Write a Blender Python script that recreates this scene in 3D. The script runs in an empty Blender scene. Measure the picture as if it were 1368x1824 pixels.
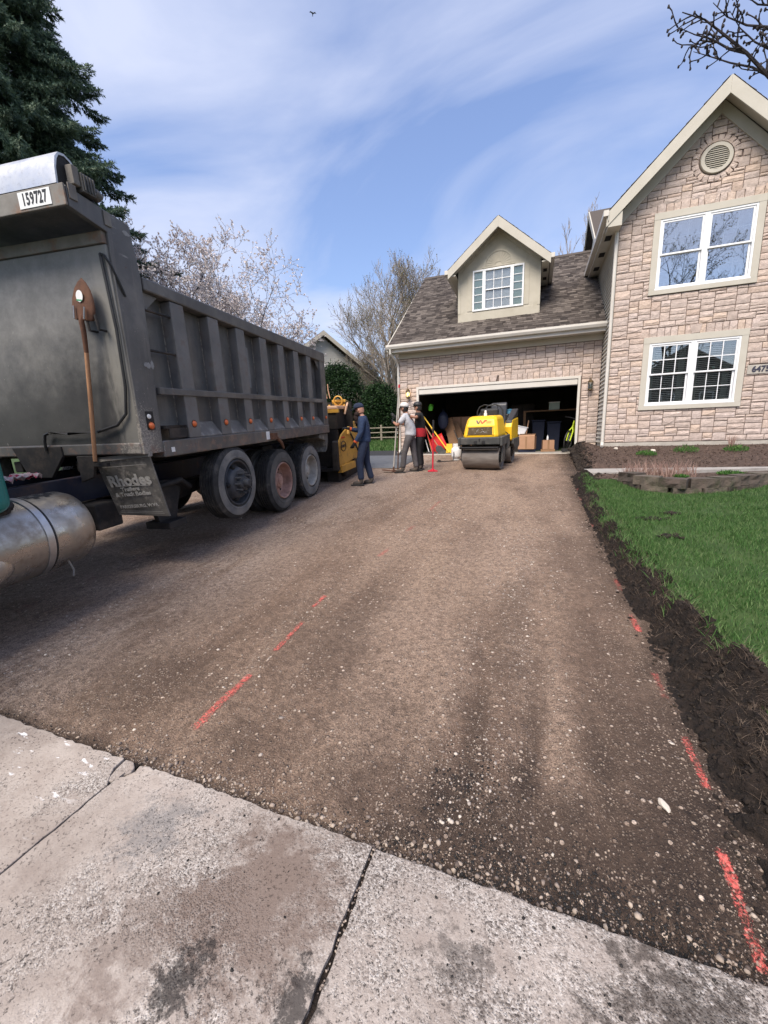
import bpy, bmesh, math, random
import numpy as np
from mathutils import Vector, Matrix, Euler
R_ = math.radians
SC = bpy.context.scene
COL = SC.collection

# ------------------------------------------------------------------ camera
cam_d = bpy.data.cameras.new('camera')
cam = bpy.data.objects.new('camera', cam_d)
COL.objects.link(cam)
SC.camera = cam
PITCH, ROLL, YAW = R_(10.8587), R_(-1.7019), R_(20.619)
_fw = Vector((-math.sin(YAW)*math.cos(PITCH), math.cos(YAW)*math.cos(PITCH), -math.sin(PITCH)))
_rt = Vector((math.cos(YAW), math.sin(YAW), 0))
_up = _rt.cross(_fw)
_r2 = _rt*math.cos(ROLL) + _up*math.sin(ROLL)
_u2 = _up*math.cos(ROLL) - _rt*math.sin(ROLL)
cam.matrix_world = Matrix(((_r2.x, _u2.x, -_fw.x, 0), (_r2.y, _u2.y, -_fw.y, 0), (_r2.z, _u2.z, -_fw.z, 1.5), (0, 0, 0, 1)))
cam_d.sensor_fit = 'HORIZONTAL'
cam_d.sensor_width = 36.0
cam_d.lens = 36.0*711.06/1368.0
cam_d.clip_start = 0.05
cam_d.clip_end = 3000.0

# ------------------------------------------------------------------ world, sun, exposure
SUN_EL, SUN_AZ = R_(52), R_(190)          # azimuth clockwise from +Y: the sun stands behind the camera, to its left
world = bpy.data.worlds.new('World')
SC.world = world
world.use_nodes = True
wt = world.node_tree
wt.nodes.clear()
def wn(t, **k):
    n = wt.nodes.new(t)
    for a, b in k.items():
        setattr(n, a, b)
    return n
w_out = wn('ShaderNodeOutputWorld')
w_bg = wn('ShaderNodeBackground')
sky = wn('ShaderNodeTexSky', sky_type='NISHITA')
sky.sun_disc = False
sky.sun_elevation = SUN_EL
sky.sun_rotation = SUN_AZ
sky.air_density = 1.6
sky.dust_density = 1.0
sky.ozone_density = 3.0
tc = wn('ShaderNodeTexCoord')
sep = wn('ShaderNodeSeparateXYZ')
wt.links.new(tc.outputs['Generated'], sep.inputs[0])
zc = wn('ShaderNodeMath', operation='MAXIMUM'); zc.inputs[1].default_value = 0.0
wt.links.new(sep.outputs[2], zc.inputs[0])
za = wn('ShaderNodeMath', operation='ADD'); za.inputs[1].default_value = 0.22
wt.links.new(zc.outputs[0], za.inputs[0])
def wdiv(i):
    d = wn('ShaderNodeMath', operation='DIVIDE')
    wt.links.new(sep.outputs[i], d.inputs[0]); wt.links.new(za.outputs[0], d.inputs[1])
    return d
cx_ = wn('ShaderNodeCombineXYZ')
wt.links.new(wdiv(0).outputs[0], cx_.inputs[0]); wt.links.new(wdiv(1).outputs[0], cx_.inputs[1])
mp = wn('ShaderNodeMapping')
mp.inputs['Rotation'].default_value = (0, 0, R_(38))
mp.inputs['Scale'].default_value = (1.0, 1.75, 1.0)
mp.inputs['Location'].default_value = (4.2, 2.2, 0.0)
wt.links.new(cx_.outputs[0], mp.inputs[0])
cn = wn('ShaderNodeTexNoise'); cn.inputs['Scale'].default_value = 0.95; cn.inputs['Detail'].default_value = 7
cn.inputs['Roughness'].default_value = 0.52; cn.inputs['Distortion'].default_value = 0.6
wt.links.new(mp.outputs[0], cn.inputs['Vector'])
cr = wn('ShaderNodeValToRGB')
cr.color_ramp.elements[0].position = 0.35; cr.color_ramp.elements[0].color = (0.12, 0.12, 0.12, 1)
cr.color_ramp.elements[1].position = 0.63; cr.color_ramp.elements[1].color = (1, 1, 1, 1)
wt.links.new(cn.outputs['Fac'], cr.inputs[0])
cf = wn('ShaderNodeMath', operation='MULTIPLY'); cf.inputs[1].default_value = 0.86
wt.links.new(cr.outputs[0], cf.inputs[0])
hzn = wn('ShaderNodeMapRange', interpolation_type='SMOOTHSTEP'); hzn.inputs[1].default_value = 0.0; hzn.inputs[2].default_value = 0.12
wt.links.new(sep.outputs[2], hzn.inputs[0])
cfh = wn('ShaderNodeMath', operation='MULTIPLY')
wt.links.new(cf.outputs[0], cfh.inputs[0]); wt.links.new(hzn.outputs[0], cfh.inputs[1])
CLOUD = wn('ShaderNodeRGB'); CLOUD.outputs[0].default_value = (4.1, 4.4, 5.5, 1)
# the blue between the clouds: Nishita, its hue drawn towards the periwinkle of a thin overcast
tint = wn('ShaderNodeMix', data_type='RGBA', blend_type='MULTIPLY')
tint.inputs[0].default_value = 1.0
tint.inputs[7].default_value = (0.78, 0.81, 1.03, 1)
wt.links.new(sky.outputs[0], tint.inputs[6])
wm = wn('ShaderNodeMix', data_type='RGBA')
wt.links.new(cfh.outputs[0], wm.inputs[0])
wt.links.new(tint.outputs[2], wm.inputs[6]); wt.links.new(CLOUD.outputs[0], wm.inputs[7])
wt.links.new(wm.outputs[2], w_bg.inputs[0])
w_bg.inputs[1].default_value = 0.085
wt.links.new(w_bg.outputs[0], w_out.inputs[0])

sun_d = bpy.data.lights.new('sun', 'SUN')
sun = bpy.data.objects.new('sun', sun_d)
COL.objects.link(sun)
sun_d.energy = 2.5
sun_d.angle = R_(34)
sun_d.color = (1.0, 0.90, 0.77)
sdir = Vector((math.sin(SUN_AZ)*math.cos(SUN_EL), math.cos(SUN_AZ)*math.cos(SUN_EL), math.sin(SUN_EL)))
sun.rotation_euler = sdir.to_track_quat('Z', 'Y').to_euler()
SC.view_settings.view_transform = 'Standard'
SC.view_settings.look = 'None'
SC.view_settings.gamma = 1
SC.view_settings.exposure = 1.2
SC.view_settings.use_curve_mapping = False

# ------------------------------------------------------------------ helpers
def vn(x, y, seed=0):
    """2-D value noise, numpy, range 0..1"""
    x = np.asarray(x, float); y = np.asarray(y, float)
    xi = np.floor(x).astype(np.int64); yi = np.floor(y).astype(np.int64)
    fx = x-xi; fy = y-yi
    fx = fx*fx*(3-2*fx); fy = fy*fy*(3-2*fy)
    def h(a, b):
        n = (a*374761393 + b*668265263 + seed*974711) & 0x7fffffff
        n = ((n ^ (n >> 13))*1274126177) & 0x7fffffff
        return ((n ^ (n >> 16)) & 0xffff)/65535.0
    return (h(xi, yi)*(1-fx)+h(xi+1, yi)*fx)*(1-fy) + (h(xi, yi+1)*(1-fx)+h(xi+1, yi+1)*fx)*fy
def fbm(x, y, seed=0, o=4):
    s = 0; a = .5; f = 1
    for k in range(o):
        s = s + a*vn(np.asarray(x)*f, np.asarray(y)*f, seed+k*17); a *= .5; f *= 2.03
    return s/(1-.5**o)
def gz(Y): return np.interp(Y, [-50, 1.12, 8.3, 13.8, 30, 60], [0, 0, .43, .80, 1.12, 1.5])
def hz(Y): return np.interp(Y, [-2, 1.12, 2.5, 5, 8, 8.5, 9.4, 10.35, 12.7, 14], [0, .03, .15, .30, .44, .53, .565, .60, .99, 1.0])
def sstep(a, b, x):
    t = np.clip((np.asarray(x, float)-a)/(b-a), 0, 1); return t*t*(3-2*t)
def gd(X, Y):
    """graded surface of the driveway"""
    z = gz(Y) + .022*(fbm(np.asarray(X)*1.1, np.asarray(Y)*.45, 3)-.5) + .012*(fbm(np.asarray(X)*5, np.asarray(Y)*4, 9)-.5)
    X = np.asarray(X, float); Y = np.asarray(Y, float)
    fade = 1-sstep(3.0, 6.5, Y); wob = .05*(fbm(Y*.9, 0*Y, 15)-.5)
    for cx, w, d in ((.06, .08, .014), (-.27, .06, .010), (.36, .07, .009), (-.62, .09, .010), (-1.0, .07, .006)):
        q = (X-cx-wob)/w
        z = z + fade*(-d*np.exp(-q*q)+.5*d*np.exp(-(np.abs(q)-1.7)**2))
    for k, (c0, w, d) in enumerate(((-2.75, .12, .014), (-3.15, .10, .012), (-2.2, .10, .010))):
        q = (X-c0+.11*(Y-3)+.03*(Y-3)**2*.3)/w
        z = z + (1-sstep(7, 9, Y))*(-d*np.exp(-q*q)+.5*d*np.exp(-(np.abs(q)-1.7)**2))
    z = z + .006*(fbm(X*16, Y*13, 19)-.5)
    z = z - .02 - (1-sstep(1.12, 1.55, Y))*(.012+.05*sstep(-1.2, .5, X))
    return z

class MB:
    def __init__(s): s.v = []; s.f = []
    def add(s, vs, fs, M=None):
        n = len(s.v)
        for p in vs:
            p = Vector(p)
            s.v.append(tuple(M @ p) if M is not None else tuple(p))
        s.f += [tuple(i+n for i in f) for f in fs]
        return s
    def box(s, x0, x1, y0, y1, z0, z1, M=None):
        return s.add([(x0, y0, z0), (x1, y0, z0), (x1, y1, z0), (x0, y1, z0), (x0, y0, z1), (x1, y0, z1), (x1, y1, z1), (x0, y1, z1)],
                     [(0, 3, 2, 1), (4, 5, 6, 7), (0, 1, 5, 4), (1, 2, 6, 5), (2, 3, 7, 6), (3, 0, 4, 7)], M)
    def cbox(s, c, sz, M=None):
        return s.box(c[0]-sz[0]/2, c[0]+sz[0]/2, c[1]-sz[1]/2, c[1]+sz[1]/2, c[2]-sz[2]/2, c[2]+sz[2]/2, M)
    def prism(s, poly, d0, d1, axis='x', M=None):
        """poly in the two other axes (for x: y,z; for y: x,z; for z: x,y)"""
        def P(a, b, d): return (d, a, b) if axis == 'x' else (a, d, b) if axis == 'y' else (a, b, d)
        n = len(poly)
        vs = [P(a, b, d0) for a, b in poly]+[P(a, b, d1) for a, b in poly]
        fs = [tuple(range(n)), tuple(range(2*n-1, n-1, -1))]+[(i, i+n, (i+1) % n+n, (i+1) % n) for i in range(n)]
        return s.add(vs, fs, M)
    def tube(s, pts, r, n=8, cap=True, M=None):
        pts = [Vector(p) for p in pts]
        rs = r if isinstance(r, (list, tuple)) else [r]*len(pts)
        vs = []; fs = []
        up = None
        for i, p in enumerate(pts):
            d = (pts[min(i+1, len(pts)-1)]-pts[max(i-1, 0)])
            if d.length < 1e-9: d = Vector((0, 0, 1))
            d.normalize()
            if up is None: up = Vector((0, 0, 1)) if abs(d.z) < .9 else Vector((1, 0, 0))
            a = d.cross(up)
            if a.length < 1e-4:
                up = Vector((1, 0, 0)) if abs(d.x) < .9 else Vector((0, 1, 0)); a = d.cross(up)
            a.normalize(); b = d.cross(a); up = -b if False else up
            for k in range(n):
                t = 2*math.pi*k/n
                vs.append(p+(a*math.cos(t)+b*math.sin(t))*rs[i])
        for i in range(len(pts)-1):
            for k in range(n):
                fs.append((i*n+k, i*n+(k+1) % n, (i+1)*n+(k+1) % n, (i+1)*n+k))
        if cap and n > 2:
            fs.append(tuple(range(n-1, -1, -1))); fs.append(tuple(range((len(pts)-1)*n, len(pts)*n)))
        return s.add(vs, fs, M)
    def lathe(s, prof, n=32, axis='z', M=None, closed=False):
        """prof: list of (r, t) along the axis"""
        vs = []; fs = []; m = len(prof)
        for k in range(n):
            a = 2*math.pi*k/n; c, q = math.cos(a), math.sin(a)
            for r, t in prof:
                vs.append((t, r*c, r*q) if axis == 'x' else (r*c, t, r*q) if axis == 'y' else (r*c, r*q, t))
        for k in range(n):
            k2 = (k+1) % n
            for j in range(m if closed else m-1):
                j2 = (j+1) % m
                fs.append((k*m+j, k2*m+j, k2*m+j2, k*m+j2))
        return s.add(vs, fs, M)
    def ball(s, c, r, seg=10, rings=6, M=None):
        rx, ry, rz = (r, r, r) if not isinstance(r, (tuple, list)) else r
        vs = []; fs = []
        for i in range(rings+1):
            p = math.pi*i/rings
            for k in range(seg):
                t = 2*math.pi*k/seg
                vs.append((c[0]+rx*math.sin(p)*math.cos(t), c[1]+ry*math.sin(p)*math.sin(t), c[2]+rz*math.cos(p)))
        for i in range(rings):
            for k in range(seg):
                fs.append((i*seg+k, (i+1)*seg+k, (i+1)*seg+(k+1) % seg, i*seg+(k+1) % seg))
        return s.add(vs, fs, M)
    def mesh(s, name, smooth=False):
        me = bpy.data.meshes.new(name)
        me.from_pydata(s.v, [], s.f)
        me.validate(clean_customdata=False)
        bm = bmesh.new(); bm.from_mesh(me)
        bmesh.ops.recalc_face_normals(bm, faces=bm.faces)
        bm.to_mesh(me); bm.free()
        if smooth: me.polygons.foreach_set('use_smooth', [True]*len(me.polygons))
        me.update()
        return me
    def build(s, name, mat, parent=None, smooth=False, bevel=0, seg=2, angle=35, kind=None, label=None):
        me = s.mesh(name, smooth)
        return link(name, me, mat, parent, bevel, seg, angle, kind, label, smooth)
def link(name, me, mat, parent=None, bevel=0, seg=2, angle=35, kind=None, label=None, smooth=False):
    if mat is not None and len(me.materials) == 0: me.materials.append(mat)
    o = bpy.data.objects.new(name, me)
    COL.objects.link(o)
    if parent is not None: o.parent = parent
    if bevel:
        b = o.modifiers.new('bevel', 'BEVEL'); b.width = bevel; b.segments = seg; b.limit_method = 'ANGLE'; b.angle_limit = R_(angle)
        if hasattr(b, 'harden_normals'): b.harden_normals = False
    if smooth:
        try:
            me.set_sharp_from_angle(angle=R_(50))
        except Exception: pass
    if kind: o['kind'] = kind
    if label: o['label'] = label
    return o
def np_mesh(name, V, F, mat, parent=None, kind=None, smooth=False):
    """V (n,3), F (m,k): one polygon size"""
    V = np.asarray(V, np.float32); F = np.asarray(F, np.int32)
    me = bpy.data.meshes.new(name)
    me.vertices.add(len(V)); me.vertices.foreach_set('co', V.ravel())
    k = F.shape[1]
    me.loops.add(F.size); me.loops.foreach_set('vertex_index', F.ravel())
    me.polygons.add(len(F)); me.polygons.foreach_set('loop_start', np.arange(0, F.size, k, dtype=np.int32))
    try: me.polygons.foreach_set('loop_total', np.full(len(F), k, np.int32))
    except Exception: pass
    if smooth: me.polygons.foreach_set('use_smooth', np.ones(len(F), bool))
    me.update(calc_edges=True)
    me.validate()
    return link(name, me, mat, parent, kind=kind)
def thing(name, label, cat, loc=(0, 0, 0), rot=(0, 0, 0), group=None):
    o = bpy.data.objects.new(name, None)
    COL.objects.link(o)
    o.location = loc
    if isinstance(rot, Matrix): o.rotation_euler = rot.to_euler()
    else: o.rotation_euler = rot if isinstance(rot, (tuple, list)) else (0, 0, rot)
    o.empty_display_size = .1
    o['label'] = label; o['category'] = cat
    if group: o['group'] = group
    return o
def tag(o, label, cat, group=None):
    o['label'] = label; o['category'] = cat
    if group: o['group'] = group
    return o
def struct(o): o['kind'] = 'structure'; return o
def copy_tree(o, parent=None):
    c = o.copy(); COL.objects.link(c)
    if parent is not None: c.parent = parent
    for ch in list(o.children): copy_tree(ch, c)
    return c
def text(name, body, size, mat, parent, loc, rot, extrude=.002, sx=1.0, offset=0.0, align='CENTER', space=1.0):
    cu = bpy.data.curves.new(name, 'FONT')
    cu.body = body; cu.size = size; cu.extrude = extrude; cu.offset = offset
    cu.align_x = align; cu.align_y = 'CENTER'
    cu.resolution_u = 3; cu.space_character = space
    cu.materials.append(mat)
    oc = bpy.data.objects.new(name, cu)
    COL.objects.link(oc)
    dg = bpy.context.evaluated_depsgraph_get()
    me = bpy.data.meshes.new_from_object(oc.evaluated_get(dg))
    bpy.data.objects.remove(oc, do_unlink=True)
    me.name = name
    o = bpy.data.objects.new(name, me)
    COL.objects.link(o)
    if parent is not None: o.parent = parent
    o.location = loc; o.rotation_euler = rot if not isinstance(rot, Matrix) else rot.to_euler()
    o.scale = (sx, 1, 1)
    return o
def heights_sheet(name, xs, ys, zf, mat, parent=None, thick=None):
    X, Y = np.meshgrid(xs, ys)
    Z = zf(X, Y)
    V = np.stack([X.ravel(), Y.ravel(), Z.ravel()], 1)
    nx, ny = len(xs), len(ys)
    i = (np.arange(ny-1)[:, None]*nx+np.arange(nx-1)[None, :]).ravel()
    F = np.stack([i, i+1, i+1+nx, i+nx], 1)
    return np_mesh(name, V, F, mat, parent, smooth=True)

# ------------------------------------------------------------------ materials
class NT:
    def __init__(s, name):
        s.m = bpy.data.materials.new(name); s.m.use_nodes = True
        s.t = s.m.node_tree; s.t.nodes.clear()
        s.out = s.t.nodes.new('ShaderNodeOutputMaterial')
        s.b = s.t.nodes.new('ShaderNodeBsdfPrincipled')
        s.t.links.new(s.b.outputs[0], s.out.inputs[0])
        s._pos = None
    def n(s, t, ins=None, **k):
        x = s.t.nodes.new(t)
        for a, b in k.items(): setattr(x, a, b)
        for a, b in (ins or {}).items():
            if hasattr(b, 'links') or isinstance(b, bpy.types.NodeSocket): s.t.links.new(b, x.inputs[a])
            else: x.inputs[a].default_value = b
        return x
    def pos(s, scale=(1, 1, 1), obj=False):
        if obj: c = s.n('ShaderNodeTexCoord').outputs['Object']
        else: c = s.n('ShaderNodeNewGeometry').outputs['Position']
        if scale == (1, 1, 1): return c
        return s.n('ShaderNodeMapping', {'Vector': c, 'Scale': scale}).outputs[0]
    def noise(s, sc, det=5, rough=.55, vec=None, dist=0):
        return s.n('ShaderNodeTexNoise', {'Vector': vec if vec is not None else s.pos(), 'Scale': sc, 'Detail': det, 'Roughness': rough, 'Distortion': dist}).outputs['Fac']
    def vor(s, sc, vec=None, feature='F1', out='Distance', rnd=1.0):
        return s.n('ShaderNodeTexVoronoi', {'Vector': vec if vec is not None else s.pos(), 'Scale': sc, 'Randomness': rnd}, feature=feature).outputs[out]
    def ramp(s, fac, *stops):
        x = s.n('ShaderNodeValToRGB', {0: fac}); cr = x.color_ramp
        while len(cr.elements) < len(stops): cr.elements.new(.5)
        for e, (p, c) in zip(cr.elements, stops):
            e.position = p; e.color = c if len(c) == 4 else (*c, 1)
        return x.outputs[0]
    def step(s, fac, a, b, v0=0., v1=1.):
        return s.n('ShaderNodeMapRange', {0: fac, 1: a, 2: b, 3: v0, 4: v1}, interpolation_type='SMOOTHSTEP').outputs[0]
    def mix(s, fac, a, b, mode='MIX'):
        x = s.n('ShaderNodeMix', data_type='RGBA', blend_type=mode)
        for i, v in ((0, fac), (6, a), (7, b)):
            if isinstance(v, bpy.types.NodeSocket): s.t.links.new(v, x.inputs[i])
            else: x.inputs[i].default_value = v if i == 0 else ((*v, 1) if len(v) == 3 else v)
        return x.outputs[2]
    def math(s, op, a, b=0., c=None):
        ins = {0: a, 1: b}
        if c is not None: ins[2] = c
        return s.n('ShaderNodeMath', ins, operation=op).outputs[0]
    def xyz(s, vec=None):
        x = s.n('ShaderNodeSeparateXYZ', {0: vec if vec is not None else s.pos()})
        return x.outputs
    def color(s, c):
        if isinstance(c, bpy.types.NodeSocket): s.t.links.new(c, s.b.inputs['Base Color'])
        else: s.b.inputs['Base Color'].default_value = (*c, 1)
    def bump(s, h, strength=.5, dist=.01, prev=None):
        ins = {'Height': h, 'Strength': strength, 'Distance': dist}
        if prev is not None: ins['Normal'] = prev
        x = s.n('ShaderNodeBump', ins)
        s.t.links.new(x.outputs[0], s.b.inputs['Normal'])
        return x.outputs[0]
    def set(s, **k):
        for a, v in k.items():
            key = {'rough': 'Roughness', 'metal': 'Metallic', 'spec': 'Specular IOR Level', 'alpha': 'Alpha', 'coat': 'Coat Weight'}[a]
            if isinstance(v, bpy.types.NodeSocket): s.t.links.new(v, s.b.inputs[key])
            else: s.b.inputs[key].default_value = v
        return s
def M(name, c1, c2=None, sc=6, rough=.6, rough2=None, bump=0, bsc=60, bd=.003, metal=0, spec=.35, obj=True, stretch=(1, 1, 1), island=0, objrand=0, lo=.35, hi=.65, dirt=None, dirt_amt=.5, dirt_sc=3):
    t = NT(name)
    vec = t.pos(stretch, obj)
    c2 = c2 or tuple(x*.8 for x in c1)
    nf = t.noise(sc, 6, .6, vec)
    col = t.ramp(nf, (lo, c1), (hi, c2))
    if island or objrand:
        r = t.n('ShaderNodeNewGeometry').outputs['Random Per Island'] if island else t.n('ShaderNodeObjectInfo').outputs['Random']
        amt = island or objrand
        hsv = t.n('ShaderNodeHueSaturation', {'Color': col, 'Value': t.step(r, 0, 1, 1-amt, 1+amt), 'Hue': t.math('MULTIPLY_ADD', r, .03, .485)})
        col = hsv.outputs[0]
    if dirt:
        d = t.step(t.noise(dirt_sc, 7, .68, vec), .5, .68, 0, dirt_amt)
        col = t.mix(d, col, dirt)
    t.color(col)
    t.set(rough=rough if rough2 is None else t.step(nf, lo, hi, rough, rough2), metal=metal, spec=spec)
    if bump: t.bump(t.noise(bsc, 4, .6, vec), bump, bd)
    return t.m
def mat_driveway():
    t = NT('gravel_base')
    p = t.pos(); s = t.xyz()
    big = t.noise(.9, 6, .6, t.pos((1, .55, 1)))
    streak = t.noise(1.0, 6, .62, t.pos((2.6, .55, 1)), .6)
    fine = t.noise(24, 6, .7, p)
    col = t.ramp(big, (.32, (.135, .098, .077)), (.52, (.215, .160, .124)), (.68, (.285, .215, .166)))
    col = t.mix(t.step(streak, .44, .66, .0, .5), col, (.385, .305, .242))
    col = t.mix(t.step(streak, .30, .42, .6, 0), col, (.105, .079, .064))
    col = t.mix(t.step(t.noise(5, 5, .65, p), .52, .70, 0, .45), col, (.115, .086, .071))
    # the pale, dusty middle of the drive
    mid = t.math('MULTIPLY', t.step(t.math('ABSOLUTE', t.math('ADD', s[0], .55)), .2, 1.5, 1, 0), t.step(s[1], 1.9, 4.0))
    mid = t.math('MULTIPLY', mid, t.step(t.noise(1.3, 7, .66, t.pos((1.2, .7, 1))), .34, .62))
    col = t.mix(t.math('MULTIPLY', mid, .7), col, (.44, .345, .265))
    far = t.math('MULTIPLY', t.step(s[1], 6.5, 10), t.step(t.noise(1.6, 6, .65, p), .35, .6))
    col = t.mix(t.math('MULTIPLY', far, .5), col, (.40, .31, .24))
    damp = t.math('MULTIPLY', t.step(s[1], 3.6, 1.6), t.step(t.noise(2.0, 6, .68, p), .46, .62))
    col = t.mix(t.math('MULTIPLY', damp, .5), col, (.085, .064, .053))
    def zone(cx, cy, rx, ry, sc):
        v = t.n('ShaderNodeVectorMath', {0: t.n('ShaderNodeVectorMath', {0: p, 1: (cx, cy, 0)}, operation='SUBTRACT').outputs[0], 1: (1/rx, 1/ry, 0)}, operation='MULTIPLY').outputs[0]
        d = t.n('ShaderNodeVectorMath', {0: v}, operation='LENGTH').outputs['Value']
        d = t.math('ADD', d, t.math('MULTIPLY_ADD', t.noise(sc, 7, .72, t.pos((1.3, .8, 1)), .8), 1.6, -.8))
        return t.step(d, .25, 1.05, 1, 0)
    for cx, cy, rx, ry, a in ((-.8, 2.6, .5, 1.1, .62), (-1.8, 4.6, .7, 1.2, .5), (-.35, 4.4, .7, 1.6, .55), (.17, 2.1, .10, 1.0, .55), (-.45, 2.2, .16, .8, .5), (-.85, 1.5, .3, .3, .35)):
        col = t.mix(t.math('MULTIPLY', zone(cx, cy, rx, ry, 2.6), a), col, (.40, .315, .25))
    for cx, cy, rx, ry, a in ((-2.3, 1.6, .8, .4, .45), (-2.5, 2.8, .4, .8, .25), (.55, 2.1, .28, 1.2, .6), (-.5, 1.36, .6, .22, .5), (-1.25, 2.4, .28, .9, .45), (-.1, 3.1, .22, 1.0, .45), (.45, 4.5, .3, 1.5, .4), (-1.2, 1.4, .5, .25, .45)):
        col = t.mix(t.math('MULTIPLY', zone(cx, cy, rx, ry, 3.2), a), col, (.082, .061, .050))
    left_lift = t.math('MULTIPLY', t.step(s[0], -2.0, -3.0), t.step(t.noise(1.7, 6, .66, t.pos((1, .6, 1))), .30, .58))  # left gravel lightened in the colour to offset the truck's sky shade
    col = t.mix(t.math('MULTIPLY', left_lift, .8), col, (.37, .31, .265))
    for cx, cy, rx, ry, a in ((.25, 1.36, 1.0, .34, .75), (.5, 1.8, .3, .6, .55), (-.22, 1.75, .10, .5, .6), (.05, 1.9, .07, .5, .5), (.34, 1.7, .08, .5, .55)):
        col = t.mix(t.math('MULTIPLY', zone(cx, cy, rx, ry, 4.2), a), col, (.048, .037, .031))
    # the dust-pale lane beside the truck
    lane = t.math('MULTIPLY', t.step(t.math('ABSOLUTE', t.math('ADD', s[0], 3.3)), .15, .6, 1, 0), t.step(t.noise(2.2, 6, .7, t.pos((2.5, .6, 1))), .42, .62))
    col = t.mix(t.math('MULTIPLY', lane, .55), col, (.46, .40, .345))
    # dark soil along the right edge and old asphalt crumbs near the apron
    edge = t.step(t.math('ADD', s[0], t.math('MULTIPLY', t.noise(2.5, 5, .6, p), .5)), .72, 1.15)
    col = t.mix(edge, col, (.034, .027, .024))
    apr = t.math('MULTIPLY', t.step(t.math('ADD', s[1], t.math('MULTIPLY', s[0], -.32)), 1.15, 1.62, 1, 0), t.step(s[0], -.65, -.1))
    apr = t.math('MULTIPLY', apr, t.step(t.noise(4.5, 6, .7, p), .40, .56))
    apr2 = t.math('MULTIPLY', t.step(s[1], 1.2, 2.2, 1, 0), t.step(t.math('ABSOLUTE', t.math('ADD', s[0], .05)), .1, .6, 1, 0))
    apr2 = t.math('MULTIPLY', apr2, t.step(t.noise(6.5, 6, .72, p), .50, .62))
    asp = t.math('MAXIMUM', apr, t.math('MULTIPLY', apr2, .6))
    for cx, cy, rx, ry in ((-.24, 1.50, .13, .12), (-.06, 1.27, .26, .15), (.2, 1.17, .5, .15), (.5, 1.24, .42, .24), (.7, 1.5, .16, .4), (-.3, 1.38, .12, .2), (.02, 1.62, .09, .2), (-.42, 1.22, .2, .08)):
        asp = t.math('MAXIMUM', asp, t.math('MULTIPLY', zone(cx, cy, rx, ry, 9), t.step(t.noise(30, 6, .75, p), .36, .54)))
    col = t.mix(t.math('MULTIPLY', asp, .9), col, (.014, .013, .014))
    lip = t.math('MULTIPLY', t.step(t.math('ADD', s[1], t.math('MULTIPLY', t.noise(9, 4, .6, p), .14)), 1.19, 1.30, 1, 0), .85)
    col = t.mix(lip, col, (.022, .018, .016))
    col = t.mix(t.step(t.noise(150, 3, .75, p), .36, .60, .8, 0), col, (.055, .04, .031))
    col = t.mix(t.step(t.noise(110, 3, .7, p), .58, .70, 0, .55), col, (.46, .385, .32))
    # embedded small stones
    v = t.vor(85, p, 'F1'); vc = t.vor(85, p, 'F1', 'Color')
    pick = t.math('MULTIPLY', t.step(t.xyz(vc)[0], .58, .66), t.step(v, .30, .46, 1, 0))
    dens = t.step(t.noise(3.3, 5, .6, t.pos((1.5, .7, 1))), .40, .62, .25, 1)
    col = t.mix(t.math('MULTIPLY', pick, dens), col, t.mix(t.xyz(vc)[1], (.50, .43, .36), (.19, .15, .12)))
    v2 = t.vor(38, p, 'F1'); vc2 = t.vor(38, p, 'F1', 'Color')
    pick2 = t.math('MULTIPLY', t.step(t.xyz(vc2)[0], .86, .9), t.step(v2, .28, .42, 1, 0))
    col = t.mix(pick2, col, t.mix(t.xyz(vc2)[1], (.58, .51, .44), (.24, .19, .155)))
    col = t.mix(t.step(fine, .34, .62, .55, 0), col, (.06, .045, .036))
    col = t.mix(1, col, (1.38, 1.27, 1.20), 'MULTIPLY')
    t.color(col); t.set(rough=.92, spec=.2)
    h = t.math('ADD', t.math('MULTIPLY', t.noise(14, 6, .7, p), 1.2), t.math('ADD', t.math('MULTIPLY', pick, .5), t.math('MULTIPLY', pick2, .8)))
    h = t.math('ADD', h, t.math('MULTIPLY', t.noise(60, 5, .75, p), .8))
    h = t.math('ADD', h, t.math('MULTIPLY', t.noise(4, 6, .7, t.pos((2.2, .7, 1))), 1.6))
    t.bump(h, 1.0, .022)
    return t.m
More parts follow.
